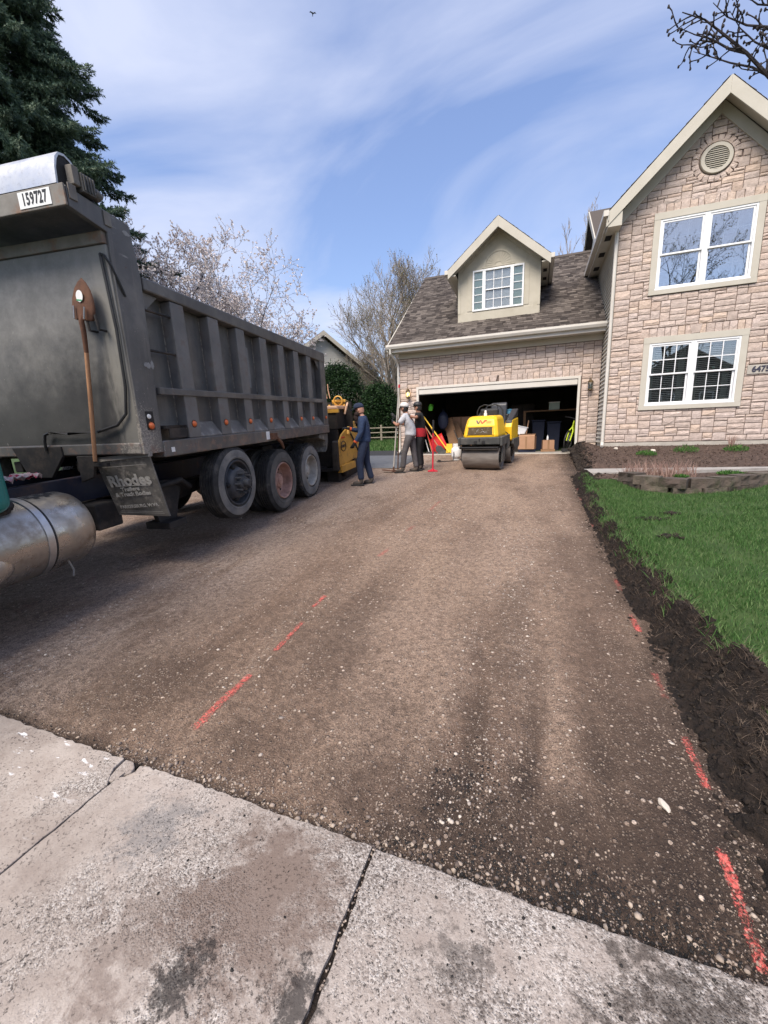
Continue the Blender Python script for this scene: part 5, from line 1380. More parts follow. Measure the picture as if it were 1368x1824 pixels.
MB().prism([(-2.955, 3.40), (-2.935, 3.585), (-2.90, 3.625), (-2.86, 3.63), (-2.66, 3.50), (-2.63, 3.38)], -.060, -.035, 'x').build('end_bracket', MT['chassis'], T, bevel=.003)
MB().tube([(BW, -2.80, 3.50), (-.06, -2.80, 3.50)], .07, 14).build('tarp_roll', MT['black'], T, smooth=True)
m = MB(); m.box(-.03, .035, -2.875, -2.815, 3.44, 3.575); m.build('motor_mount', MT['lipband'], T, bevel=.006)
m = MB(); m.box(-.03, .05, -2.812, -2.69, 3.41, 3.545)
for k in range(4): m.box(.05, .06, -2.80+.028*k, -2.787+.028*k, 3.42, 3.535)
m.tube([(.02, -2.69, 3.46), (.02, -2.64, 3.43)], .045, 10); m.build('tarp_motor', MT['grey_steel'], T, bevel=.006)
for (a, h) in ((-2.90, 3.37), (-2.60, 3.30)): MB().box(.0225, .032, a-.035, a+.035, h-.055, h+.055).build('mount_plate', MT['lipband'], T, bevel=.003)
# hoses on the headboard
m = MB(); m.tube([(-.05, -2.665, 3.02), (-.04, -2.67, 2.9), (-.02, -2.67, 2.4), (-.04, -2.67, 1.9), (-.09, -2.67, 1.66), (-.2, -2.68, 1.56), (-.43, -2.69, 1.505), (-.8, -2.69, 1.495), (-1.04, -2.69, 1.51), (-1.10, -2.69, 1.49), (-1.125, -2.69, 1.42), (-1.13, -2.69, 1.33)], .014, 7)
m.tube([(-.05, -2.665, 3.02), (.0, -2.68, 3.0), (.03, -2.65, 2.92), (.035, -2.60, 2.80), (.028, -2.55, 2.70)], .011, 7); m.build('hose', MT['black'], T, smooth=True)
# shovel bracket
for l in (-.24, -.14):
    m = MB(); m.tube([(l, -2.66, 2.40), (l, -2.74, 2.40), (l, -2.75, 2.52)], .012, 6); m.build('shovel_hook', MT['chassis'], T)
MB().box(-.56, -.40, -2.70, -2.662, 1.165, 1.20).build('shovel_shelf', MT['chassis'], T)
# mud flap
fl = MB(); fl.add([(-.61, -2.635, 1.215), (.02, -2.605, 1.255), (.02, -2.47, .60), (-.60, -2.49, .61), (-.61, -2.617, 1.215), (.02, -2.587, 1.255), (.02, -2.452, .60), (-.60, -2.472, .61)], [(0, 1, 2, 3), (4, 7, 6, 5), (0, 4, 5, 1), (1, 5, 6, 2), (2, 6, 7, 3), (3, 7, 4, 0)])
flap = fl.build('mud_flap', MT['flap'], T)
fc = Vector((-.29, -2.635, 1.0)); p00 = Vector((-.61, -2.635, 1.215)); p10 = Vector((.02, -2.605, 1.255)); p11 = Vector((.02, -2.47, .60)); p01 = Vector((-.60, -2.49, .61))
ux = (p10-p00).normalized(); uz = -((p01+p11)/2-(p00+p10)/2).normalized(); un = ux.cross(uz); uz = un.cross(ux)*-1 if un.cross(ux).dot(uz) < 0 else un.cross(ux); FR = Matrix((ux, uz, ux.cross(uz))).transposed()
def flap_pt(u, v):   # u, v in 0..1 from the upper left
    p = p00.lerp(p10, u).lerp(p01.lerp(p11, u), v); n = ux.cross(uz)
    return p+n*(.012 if n.y < 0 else -.012)
for (s_, sz, u, v, sx, off) in (('Rhodes', .165, .50, .37, 1.0, .006), ('Trailers', .062, .45, .515, 1.15, .002), ('& Truck Bodies', .062, .47, .60, 1.08, .002), ('PARKERSBURG, W.VA.', .052, .50, .815, .92, .0005)):
    text('flap_lettering', s_, sz, MT['flap_print'], flap, flap_pt(u, v), FR, .0015, sx, off)
def flap_bar(u0, u1, v, w=.008):
    m = MB(); a, b = flap_pt(u0, v), flap_pt(u1, v); m.add([a-uz*w/2, b-uz*w/2, b+uz*w/2, a+uz*w/2], [(0, 1, 2, 3)]); return m.build('flap_rule', MT['flap_print'], flap)
flap_bar(.19, .86, .455); flap_bar(.10, .92, .91, .004); flap_bar(.08, .94, .94, .004); flap_bar(.1, .92, .12, .005)
MB().add([(-.63, -2.645, 1.20), (.03, -2.615, 1.245), (.03, -2.60, 1.285), (-.63, -2.63, 1.245), (-.63, -2.60, 1.20), (.03, -2.57, 1.245), (.03, -2.56, 1.285), (-.63, -2.59, 1.245)], [(0, 1, 2, 3), (4, 7, 6, 5), (3, 2, 6, 7), (0, 4, 5, 1), (1, 5, 6, 2), (0, 3, 7, 4)]).build('flap_bar', MT['lipband'], T)
# chassis
for l in (-.80, -1.64): MB().box(l-.09, l, -6.5, 2.45, .80, 1.06).build('frame_rail', MT['frame_blue'], T, bevel=.01)
for l in (-.80, -1.64): MB().box(l-.10, l+.01, -2.6, 2.45, 1.10, 1.215).build('sub_frame', MT['chassis'], T, bevel=.01)
m = MB()
for a in (-2.2, -1.5, -.7, .1, .9, 1.7, 2.35): m.box(BW+.05, -.06, a-.05, a+.05, 1.218, 1.298)
m.build('cross_beam', MT['chassis'], T)
m = MB(); m.prism([(-1.6, 1.37), (-1.45, 1.05), (-1.15, 1.05), (-.95, 1.27), (-.95, 1.37)], -2.68, -2.645, 'y'); m.prism([(-.78, 1.27), (-.78, 1.0), (-.62, 1.05), (-.55, 1.27)], -2.68, -2.645, 'y'); m.prism([(-2.1, 1.27), (-2.0, .95), (-1.8, 1.27)], -2.68, -2.645, 'y')
m.build('front_bracket', MT['chassis'], T, bevel=.006)
m = MB(); m.tube([(-1.22, -2.3, .78), (-1.22, 1.5, .62)], .06, 10); m.build('drive_shaft', MT['chassis'], T)
for (a, h, r) in ((-1.16, .72, .075), (.25, .53, .11), (1.45, .53, .11)): MB().tube([(BW+.3, a, h), (-.3, a, h)], r, 12).build('axle', MT['chassis'], T, smooth=True)
for (a) in (.25, 1.45): MB().ball((-1.22, a, .55), .22, 14, 10).build('differential', MT['chassis'], T, smooth=True)
for l in (-.66, -1.86):
    m = MB(); m.box(l-.04, l+.04, -.35, 2.05, .70, .80); m.prism([(.4, .80), (1.3, .80), (1.0, 1.08), (.7, 1.08)], l-.08, l+.08, 'x'); m.build('walking_beam', MT['chassis'], T, bevel=.012)
# pusher axle arms, air bags and a hanging bracket behind the flap
for l in (-.62, -1.86):
    m = MB(); m.prism([(-2.3, .62), (-2.3, .80), (-1.7, .80), (-1.05, .80), (-1.05, .66), (-1.6, .60)], l-.06, l+.06, 'x'); m.build('lift_arm', MT['chassis'], T, bevel=.01)
    m = MB(); m.lathe([(.09, 0), (.13, .04), (.10, .07), (.135, .11), (.10, .15), (.13, .19), (.09, .22)], 18, 'z', Matrix.Translation((l+.15, -2.0, .58))); m.build('air_bag', MT['black'], T, smooth=True)
m = MB(); m.prism([(-2.35, .92), (-2.0, .92), (-1.80, .80), (-1.90, .60), (-1.96, .40), (-2.22, .44), (-2.30, .7)], -.40, -.34, 'x'); m.box(-.52, -.20, -2.25, -1.96, .38, .46); m.tube([(-.3, -2.3, .86), (-.25, -1.9, .90), (-.3, -1.7, .78)], .035, 8); m.build('suspension_hanger', MT['chassis'], T, bevel=.008)
m = MB(); m.prism([(2.05, 1.20), (2.55, 1.20), (2.55, 1.02), (2.46, .86), (2.36, .80), (2.34, .81), (2.42, .90), (2.40, 1.05), (2.05, 1.12)], -.55, -.02, 'x'); m.build('rear_fender', MT['flap'], T, bevel=.01)
# wheels
def tyre_profile(Rr, w, ri, grooves=True, x0=0.0):
    """closed section, outer side at x0, inner at x0-w"""
    p = [(ri, x0-.03), (ri+.03, x0-.008), (Rr*.72, x0), (Rr*.86, x0-.004), (Rr*.945, x0-.022), (Rr*.985, x0-.040)]
    if grooves:
        n = 5
        for k in range(n):
            a = x0-.045-(w-.09)*k/n; b = x0-.045-(w-.09)*(k+1)/n
            p += [(Rr, a), (Rr, b+.012), (Rr-.012, b+.010), (Rr-.012, b+.002)]
        p += [(Rr, x0-w+.044)]
    else: p += [(Rr, x0-.05), (Rr, x0-w+.05)]
    p += [(Rr*.985, x0-w+.040), (Rr*.945, x0-w+.022), (Rr*.86, x0-w+.004), (Rr*.72, x0-w), (ri+.03, x0-w+.008), (ri, x0-w+.03)]
    return p
def lugs(m, r, n, x, rad, L, S_=None):
    for k in range(n):
        t = 2*math.pi*k/n; c, s_ = r*math.cos(t), r*math.sin(t); m.tube([(x, c, s_), (x+L, c, s_)], [rad, rad*.8], 6, True, S_)
def wheel(name, loc, mats, kind, Rr=.53, lug=False, side=1, wall='tyre_wall'):
    w = MB(); X = Matrix.Translation(loc)
    S_ = X @ Matrix.Diagonal((side, 1, 1, 1))
    m = MB(); m.lathe(tyre_profile(Rr, .28, .295, True), 56, 'x', S_, closed=True)
    ty = m.build(name, MT['tyre'], T, smooth=True)
    if lug:
        m = MB()
        for k in range(44):
            t = 2*math.pi*k/44; Rx = S_ @ Matrix.Rotation(t, 4, 'X')
            m.box(-.085, -.018, Rr*.945, Rr+.002, -.022, .022, Rx); m.box(-.265, -.195, Rr*.945, Rr+.002, -.022, .022, Rx)
        m.build('tread_lug', MT['tyre'], ty, kind='stuff')
    m = MB(); m.lathe([(.33, .0035), (Rr*.72, .0055), (Rr*.86, .0012), (Rr*.90, -.004)], 56, 'x', S_); m.lathe([(Rr*.70, .0048), (Rr*.71, .0095), (Rr*.725, .0095), (Rr*.735, .0048)], 56, 'x', S_)
    m.build('side_wall', MT[wall], ty, smooth=True)
    m = MB()
    if kind == 'deep':      # outer dual: dished away from the viewer
        m.lathe([(.312, -.012), (.300, .006), (.288, .0), (.282, -.03), (.272, -.10), (.262, -.155), (.235, -.165), (.15, -.160), (.12, -.150), (.118, -.19)], 40, 'x', S_)
    else:                   # steer-type wheel: disc proud
        m.lathe([(.312, -.012), (.300, .006), (.285, -.002), (.278, -.05), (.262, -.085), (.235, -.070), (.215, -.015), (.190, .025), (.165, .035), (.10, .035)], 40, 'x', S_)
    rim = m.build('rim', mats, ty, smooth=True)
    m = MB()
    if kind == 'deep':
        for k in range(10):
            t = 2*math.pi*(k+.5)/10; m.lathe([(.001, -.1575), (.026, -.1575)], 10, 'x', S_ @ Matrix.Translation((0, .215*math.cos(t), .215*math.sin(t))))
    else:
        for k in range(5):
            t = 2*math.pi*(k+.5)/5; m.ball((-.02, .222*math.cos(t), .222*math.sin(t)), (.034, .032, .032), 10, 8, S_)
    m.build('hand_hole', MT['dark'], ty)
    m = MB()
    if kind == 'deep': m.lathe([(.118, -.19), (.115, -.10), (.10, -.085), (.075, -.08), (.07, -.065), (.001, -.06)], 24, 'x', S_)
    else: m.lathe([(.10, .03), (.098, .075), (.085, .095), (.055, .10), (.052, .15), (.043, .165), (.001, .168)], 24, 'x', S_)
    m.build('hub', mats if kind == 'deep' else MT['rim_dark'], ty, smooth=False, bevel=.003)
    m = MB(); lugs(m, *((.142, 10, -.16, .017, .05) if kind == 'deep' else (.135, 10, .034, .019, .085)), S_); m.build('lug_nuts', mats if kind == 'deep' else MT['rim_dark'], ty, kind='stuff')
    return ty
wheel('wheel', (.045, -1.17, .735), MT['rim_dark'], 'steer', .49)['label'] = 'raised front wheel with dark protruding hub'
wheel('wheel', (.0, .25, .53), MT['rim_rust'], 'deep', wall='wall_dark')['label'] = 'middle wheel with rusty pink dished rim'; wheel('wheel', (-.34, .25, .53), MT['rim_dark'], 'deep')
wheel('wheel', (.0, 1.45, .53), MT['rim_grey'], 'deep', lug=True)['label'] = 'rear wheel with lugged tread and grey white rim'; wheel('wheel', (-.34, 1.45, .53), MT['rim_dark'], 'deep')
wheel('wheel', (BW, .25, .53), MT['rim_dark'], 'deep', side=-1); wheel('wheel', (BW, 1.45, .53), MT['rim_dark'], 'deep', side=-1); wheel('wheel', (BW, -1.17, .73), MT['rim_dark'], 'steer', .49, side=-1)
wheel('wheel', (-.05, -6.3, .53), MT['rim_grey'], 'steer'); wheel('wheel', (BW, -6.3, .53), MT['rim_grey'], 'steer', side=-1)
# fuel tank with rolled ends, bands, cap and step recess
TA = (-.40, .70)                      # axis l, h
m = MB(); TMx = Matrix.Translation((TA[0], 0, TA[1]))
m.lathe([(.001, -5.25), (.24, -5.25), (.30, -5.22), (.322, -5.17), (.325, -3.40), (.322, -3.27), (.30, -3.215), (.24, -3.20), (.001, -3.20)], 56, 'y', TMx)
tk = m.build('fuel_tank', MT['tank'], T, smooth=True)
for a in (-3.62, -4.75):
    m = MB(); m.lathe([(.326, a-.028), (.333, a-.026), (.333, a+.026), (.326, a+.028)], 56, 'y', TMx, closed=True); m.build('tank_band', MT['tank_dark'], tk, smooth=True)
    m = MB(); m.lathe([(.326, a+.034), (.3295, a+.034), (.3295, a+.046), (.326, a+.046)], 56, 'y', TMx, closed=True); m.build('band_liner', MT['black'], tk, smooth=True)
m = MB(); t = R_(62); cp = Vector((TA[0]+.325*math.cos(t), -3.80, TA[1]+.325*math.sin(t))); cM = Matrix.Translation(cp) @ Matrix.Rotation(R_(28), 4, 'Y')
m.lathe([(.066, -.02), (.066, .02), (.072, .022), (.074, .055), (.062, .064), (.001, .066)], 24, 'z', cM)
for k in range(12): m.box(.071, .078, -.007, .007, .024, .052, cM @ Matrix.Rotation(math.pi*k/6, 4, 'Z'))
m.build('tank_cap', MT['chassis'], tk, bevel=.003)
m = MB(); m.ball((TA[0]+.285, -4.1, TA[1]-.10), (.055, .22, .12), 20, 12); m.build('step_dent', MT['tank'], tk, smooth=True)
lab = MB()
for k in range(5):
    t0, t1 = R_(70+5*k), R_(75+5*k)
    for j in range(5):
        if (k*3+j*2) % 4 == 0: continue
        a0 = -3.55+.026*j*1.6; r_ = .3265
        lab.add([(TA[0]+r_*math.cos(t0), a0, TA[1]+r_*math.sin(t0)), (TA[0]+r_*math.cos(t0), a0+.04, TA[1]+r_*math.sin(t0)), (TA[0]+r_*math.cos(t1), a0+.04, TA[1]+r_*math.sin(t1)), (TA[0]+r_*math.cos(t1), a0, TA[1]+r_*math.sin(t1))], [(0, 1, 2, 3)])
lab.build('worn_label', MT['ink'], tk)
m = MB(); m.box(-.80, -.70, -3.7, -3.5, .40, .62); m.box(-.80, -.70, -4.8, -4.6, .40, .62); m.build('tank_bracket', MT['chassis'], T)
m = MB(); m.tube([(-.2, -3.45, .50), (-.16, -3.44, .38), (-.14, -3.47, .33)], .008, 5); m.build('loose_strap', MT['lipband'], T)
# the cab: out of frame but for its rear corner
c = MB(); c.box(-2.34, -.07, -6.0, -3.79, .98, 2.95); c.build('cab', MT['teal'], T, bevel=.09, seg=6)
c = MB(); c.prism([(-8.0, .75), (-8.0, 1.6), (-7.6, 1.85), (-6.02, 1.95), (-6.02, .75)], -2.1, -.35, 'x'); c.build('bonnet', MT['teal'], T, bevel=.1, seg=4)
c = MB(); c.box(-.14, -.112, -5.7, -4.5, 2.05, 2.65); c.build('cab_window', MT['glass'], T)
c = MB(); c.box(-2.4, -.05, -8.2, -8.0, .45, .8); c.build('bumper', MT['tank_dark'], T, bevel=.03)
for (l0, l1, a0, a1, h0, h1, nm) in ((BW+.02, BW+.62, -5.2, -2.9, .36, 1.0, 'tool_box'), (-1.62, -.9, -4.8, -2.75, .42, .95, 'transmission'), (-1.9, -.6, -2.75, -2.45, .5, .78, 'cross_member')):
    MB().box(l0, l1, a0, a1, h0, h1).build(nm, MT['chassis'], T, bevel=.02)
MB().box(BW-.02, BW+.6, -2.56, -2.545, .45, 1.25).build('mud_flap', MT['chassis'], T)
# rag on the frame, shovel on the headboard: lie on the truck, things of their own
rg = MB(); rr = np.random.default_rng(3)
nu, nv = 14, 9
rg.add([(-.80-.22*j/nv+float(rr.normal(0, .008)), -3.45+.42*i/nu, 1.085+.05*abs(math.sin(i*1.3+j*.8))+float(rr.uniform(0, .035))) for j in range(nv+1) for i in range(nu+1)], [(j*(nu+1)+i, j*(nu+1)+i+1, (j+1)*(nu+1)+i+1, (j+1)*(nu+1)+i) for j in range(nv) for i in range(nu)])
RG = rg.build('rag', MT['rag'], None, smooth=True); RG.location = TRUCK_O; RG.rotation_euler = TM.to_euler()
tag(RG, 'crumpled red and white rag lying on the truck frame above the fuel tank', 'rag')
SH = thing('shovel', 'rusty round-point shovel hung blade up on the front of the dump bed', 'shovel', tw(-.225, -2.735, 2.83), TM)
# local: x along bed front, z up, y toward the bed
lean = Matrix.Rotation(R_(9.5), 4, 'Y')
prof = [(0, .0), (.045, -.035), (.085, -.09), (.115, -.17), (.125, -.25), (.118, -.33), (.10, -.345), (.055, -.35)]
m = MB(); V = []; F = []
nseg = 10
for (hw, z) in prof[1:]:
    for i in range(nseg+1):
        u = -1+2*i/nseg; V.append((hw*u, -.035*(1-u*u)*min(1, -z/.2)+.0, z))
V.append((0, 0, 0)); tip = len(V)-1
for j in range(len(prof)-2):
    for i in range(nseg): a = j*(nseg+1)+i; F.append((a, a+1, a+nseg+2, a+nseg+1))
for i in range(nseg): F.append((tip, i+1, i))
m.add(V, F, lean); bl = m.build('blade', MT['rust'], SH, smooth=True)
so = bl.modifiers.new('thick', 'SOLIDIFY'); so.thickness = .004
m = MB(); m.tube([(0, -.02, -.30), (0, -.03, -.36), (0, -.015, -.45), (0, -.005, -.62)], [.016, .022, .021, .0185], 10, True, lean); m.build('socket', MT['rust'], SH, smooth=True)
m = MB(); m.tube([(0, -.005, -.60), (.0, .0, -1.1), (.0, .0, -1.63)], [.0175, .019, .0185], 10, True, lean); m.build('handle', MT['wood'], SH, smooth=True)
m = MB(); m.lathe([(.001, 0), (.036, 0)], 20, 'y', lean @ Matrix.Translation((.005, -.0385, -.155)) @ Matrix.Diagonal((1, 1, 1.35, 1))); m.build('label_sticker', MT['sticker'], SH)
m = MB(); m.box(-.025, .03, -.0400, -.0392, -.195, -.182, lean); m.build('label_band', MT['lime_label'], SH)
for s_ in (-1, 1):
    m = MB(); m.tube([(.058*s_, -.045, -.24), (.052*s_, -.05, -.34)], .0075, 6, True, Matrix.Translation((-.225, -2.735, 2.83)) @ lean); m.build('hook_prong', MT['tank_dark'], T)
# ------------------------------------------------------------------ asphalt paver behind the truck
PV = thing('asphalt_paver', 'yellow tar-stained asphalt paver with an oval logo behind the truck', 'paver', (-5.35, 8.25, .40), (R_(3.2), 0, R_(6)))
# local: x right (towards the viewer's right), y rearward, z up
Y_ = MT['paver_y']
m = MB(); m.prism([(0.0, .42), (0.0, .70), (.10, .98), (.30, 1.13), (.62, 1.24), (1.5, 1.27), (1.62, 1.02), (1.66, .52), (.55, .44), (.40, .36)], 1.10, 1.14, 'x')
sp1 = m.build('hopper_side', Y_, PV, bevel=.01)
m = MB(); m.prism([(.0, .34), (.0, 1.02), (-.05, .98), (-.10, .7), (-.10, .34)], 1.02, 1.16, 'x'); m.build('hopper_lip', MT['tar'], PV, bevel=.01)
m = MB(); m.prism([(-.02, .40), (-.02, .62), (.05, .68), (.05, .40)], 1.142, 1.155, 'x'); m.build('corner_plate', Y_, PV, bevel=.004)
m = MB(); m.prism([(.62, 1.12), (.70, 1.30), (.76, 1.30), (.74, 1.10)], 1.142, 1.20, 'x'); m.build('hinge_block', Y_, PV, bevel=.006)
m = MB(); m.box(-1.1, 1.08, .2, .25, .4, 1.25); m.box(-1.14, -1.1, 0, 1.3, .4, 1.25); m.box(-1.1, 1.1, 1.2, 1.3, .3, 1.9); m.box(-1.1, 1.09, .0, 1.2, .30, .36); m.build('hopper', MT['tar'], PV)
m = MB(); m.box(-1.15, .95, 1.30, 2.0, .35, 1.40); m.build('engine_body', Y_, PV, bevel=.03)
m = MB(); m.prism([(1.30, .62), (1.30, 1.36), (1.75, 1.36), (1.85, .62)], .955, .99, 'x'); m.build('side_cover', Y_, PV, bevel=.01)
m = MB(); m.box(-.95, .98, .55, 1.6, 1.72, 1.80); m.build('deck_top', MT['paver_top'], PV, bevel=.02)
m = MB(); m.box(-.9, .92, .58, 1.55, 1.26, 1.72); m.build('deck_body', MT['tar'], PV)
m = MB(); m.prism([(.55, 1.64), (.55, 1.72), (.62, 1.72), (.62, 1.64)], -.95, 1.0, 'x'); m.build('deck_edge', Y_, PV)
m = MB(); m.box(.45, .97, 1.15, 1.5, 1.62, 1.84); m.prism([(1.2, 1.84), (1.2, 1.96), (1.5, 1.90), (1.5, 1.84)], .6, .97, 'x'); m.build('control_console', Y_, PV, bevel=.012)
m = MB()
for k in range(3): m.box(.42+.16*k, .52+.16*k, 1.135, 1.149, 1.68, 1.84)
m.build('console_panel', MT['tar'], PV)
m = MB()
for x in (.48, .56): m.tube([(x, 1.2, 2.0), (x-.02, 1.16, 2.2), (x-.01, 1.13, 2.34)], .013, 6)
m.build('lever', MT['paver_top'], PV)
m = MB(); m.ball((.30, 1.1, 1.90), (.07, .05, .07), 12, 8); m.build('work_lamp', MT['black'], PV, smooth=True)
m = MB(); m.lathe([(.10, -.02), (.125, -.01), (.125, .02), (.10, .03)], 20, 'y', Matrix.Translation((.80, 1.12, 1.93)), closed=True); m.build('steering_wheel', MT['paver_y'], PV, smooth=True)
m = MB(); m.tube([(1.0, 1.0, 1.60), (1.06, 1.0, 1.78), (1.02, 1.2, 1.86)], .025, 8); m.build('grab_handle', MT['paver_top'], PV, smooth=True)
m = MB(); m.tube([(1.165, .80, 1.18), (1.18, 1.1, .92), (1.2, 1.35, .60)], .022, 7); m.build('strut', MT['black'], PV, smooth=True)
m = MB(); m.box(.72, 1.02, .25, 2.0, .02, .40)
for k in range(9): m.box(.70, 1.05, .25+.18*k, .36+.18*k, -.01, .03)
m.build('crawler_track', MT['tar'], PV, bevel=.01)
m = MB(); m.box(-1.02, -.72, .25, 2.0, .0, .42); m.build('crawler_track', MT['tar'], PV, bevel=.01)
m = MB(); m.lathe([(.001, .13), (.11, .13), (.13, .11), (.13, 0)], 22, 'x', Matrix.Translation((1.0, .55, .24))); m.build('push_roller', MT['tar'], PV, smooth=True)
m = MB(); m.box(-1.4, .98, 2.0, 2.5, .02, .45); m.build('screed', MT['tar'], PV, bevel=.02)
m = MB(); m.box(1.06, 1.18, .1, 1.1, .26, .43); m.build('lower_guard', Y_, PV, bevel=.01)
pts = [Vector((1.147, .36+.17*math.cos(2*math.pi*i/32), .86+.115*math.sin(2*math.pi*i/32))) for i in range(33)]
m = MB(); m.tube(pts, .009, 5, False); m.build('logo_ring', MT['ink'], PV)
text('logo_lettering', 'LEEBOY', .085, MT['ink'], PV, (1.1475, .36, .86), (R_(90), 0, R_(90)), .002, .9, .003)
text('lettering', 'MAXIMIZER', .055, MT['red_plastic'], PV, (1.1475, .36, 1.06), (R_(90), 0, R_(90)), .002, .9, 0)
m = MB(); m.box(1.191, 1.193, 1.5, 1.72, 1.10, 1.32); m.build('warning_label', MT['sticker'], PV)
# dark rail of a fence seen above the paver
BF = thing('picket_fence', 'black metal picket fence in front of the evergreen bushes', 'fence', (-11.1, 16.0, .9))
m = MB(); m.box(0, 3.2, -.015, .015, 1.68, 1.72); m.box(0, 3.2, -.015, .015, .2, .24); m.build('fence_rail', MT['black'], BF)
pk = MB().box(-.011, .011, -.009, .009, 0, 1.82).mesh('picket'); pk.materials.append(MT['black'])
for k in range(28):
    o = bpy.data.objects.new('picket', pk); COL.objects.link(o); o.parent = BF; o.location = (.06+.115*k, 0, 0)

# ------------------------------------------------------------------ the small tandem roller
RL = thing('tandem_roller', 'small yellow ride-on tandem roller with steel drums parked in front of the garage', 'road roller', (-1.12, 11.22, float(gz(11.2))-.01), (R_(3.2), 0, R_(-9)))
Yw = MT['yellow']; G = MT['grey_steel']
def drum(y, x0, x1):
    m = MB(); X = Matrix.Translation((0, y, .30))
    m.lathe([(.10, x0+.05), (.26, x0+.05), (.285, x0), (.30, x0+.008), (.30, x1-.008), (.285, x1), (.26, x1-.05), (.10, x1-.05)], 56, 'x', X)
    d = m.build('drum', MT['drum'], RL, smooth=True)
    m = MB(); m.lathe([(.001, x1-.048), (.262, x1-.048)], 40, 'x', X); m.lathe([(.001, x0+.048), (.262, x0+.048)], 40, 'x', X); m.build('drum_face', MT['grey_steel'], d)
    m = MB(); m.lathe([(.13, x1-.047), (.13, x1+.0), (.06, x1+.0), (.06, x1+.02), (.001, x1+.02)], 20, 'x', X); m.build('drum_hub', MT['black'], d)
drum(-.62, -.47, .47); drum(.68, -.47, .47)
m = MB(); m.prism([(-.95, .60), (-.95, .82), (-.10, .84), (-.06, .60), (-.20, .48), (-.36, .46), (-.36, .62), (-.88, .62)], .50, .56, 'x'); m.prism([(-.95, .60), (-.95, .82), (-.10, .84), (-.06, .60), (-.20, .48), (-.36, .46), (-.36, .62), (-.88, .62)], -.56, -.50, 'x'); m.box(-.498, .498, -.95, -.10, .64, .82)
m.build('front_frame', G, RL, bevel=.02)
for x0 in (.498, -.53):
    MB().prism([(-.80, .20), (-.52, .20), (-.50, .66), (-.74, .66)], x0, x0+.032, 'x').build('drum_arm', G, RL, bevel=.01)
m = MB(); m.box(-.52, .47, -1.02, -.90, .565, .585); m.box(-.50, .45, -1.0, -.98, .54, .565); m.build('scraper_bar', MT['black'], RL, bevel=.006)
m = MB(); m.box(-.14, -.06, -.962, -.951, .665, .735); m.box(.06, .14, -.962, -.951, .665, .735); m.tube([(0, -.97, .74), (0, -.97, .80)], .012, 6); m.build('tie_down', MT['black'], RL)
# bonnet: sloping front, tapered sides
def hood_section(z, w, y0, y1, r=.06):
    return [(-w+r, y0), (w-r, y0), (w, y0+r), (w, y1), (-w, y1), (-w, y0+r)]
secs = [(.825, .435, -.90, -.06), (.86, .44, -.905, -.06), (1.10, .405, -.84, -.06), (1.24, .375, -.78, -.06), (1.30, .345, -.72, -.07), (1.325, .30, -.64, -.10)]
V = []; F = []
for z, w, y0, y1 in secs: V += [(a, b, z) for a, b in hood_section(z, w, y0, y1)]
for j in range(len(secs)-1):
    for i in range(6): F.append((j*6+i, j*6+(i+1) % 6, (j+1)*6+(i+1) % 6, (j+1)*6+i))
F.append(tuple(range((len(secs)-1)*6, len(secs)*6)))
m = MB(); m.add(V, F); m.build('bonnet', Yw, RL, smooth=False, bevel=.022, seg=3, angle=20)
def hood_front(x, z, off=.012):   # a point on the sloping front
    y = np.interp(z, [.86, 1.10, 1.24], [-.905, -.84, -.78]); return (x, y-off, z)
m = MB(); m.add([hood_front(-.31, .885), hood_front(.31, .885), hood_front(.285, 1.06), hood_front(-.285, 1.06)], [(0, 1, 2, 3)])
gr = m.build('grille', MT['grille'], RL); so = gr.modifiers.new('thick', 'SOLIDIFY'); so.thickness = .02; so.offset = 0
m = MB()
for k in range(9):
    z = .895+.0185*k; m.add([hood_front(-.30, z, .024), hood_front(.30, z, .024), hood_front(.30, z+.006, .024), hood_front(-.30, z+.006, .024)], [(0, 1, 2, 3)])
m.build('grille_slat', MT['tar'], RL, kind='stuff')
rr = random.Random(5); m = MB()
for k in range(26):
    x, z = rr.gauss(-.02, .09), rr.gauss(.95, .025); a = rr.uniform(.006, .022)
    m.add([hood_front(x, z, .0265), hood_front(x+a, z+.004, .0265), hood_front(x+a*.6, z+a*.6, .0265)], [(0, 1, 2)])
m.build('dried_splash', MT['sticker'], RL, kind='stuff')
m = MB()
for (x0, x1, z0, z1) in ((-.335, -.312, .875, 1.08), (.312, .335, .875, 1.08)): m.add([hood_front(x0, z0, .014), hood_front(x1, z0, .014), hood_front(x1, z1, .014), hood_front(x0, z1, .014)], [(0, 1, 2, 3)])
m.add([hood_front(-.335, 1.065, .014), hood_front(.335, 1.065, .014), hood_front(.31, 1.09, .014), hood_front(-.31, 1.09, .014)], [(0, 1, 2, 3)])
q = m.build('grille_surround', Yw, RL); so = q.modifiers.new('thick', 'SOLIDIFY'); so.thickness = .03; so.offset = 0
# emblem: a grey and a red stroke shaped like a W, and small lettering
def em(poly, mat, name='emblem_stroke'):
    mm = MB(); mm.add([hood_front(x, z, .016) for x, z in poly], [tuple(range(len(poly)))]); return mm.build(name, mat, RL)
em([(-.13, 1.235), (-.09, 1.235), (-.045, 1.155), (-.085, 1.155)], G); em([(-.06, 1.155), (-.045, 1.155), (-.015, 1.225), (-.03, 1.235)], G)
em([(-.03, 1.235), (.0, 1.235), (.05, 1.155), (.02, 1.155)], MT['red_plastic']); em([(.03, 1.155), (.05, 1.155), (.10, 1.20), (.155, 1.235), (.09, 1.235)], MT['red_plastic'])
for k, s_ in enumerate(('WACKER', 'NEUSON')): text('emblem_lettering', s_, .032, G, RL, hood_front(.20, 1.195-.03*k, .018), (R_(90-14), 0, 0), .001, 1.0, 0)
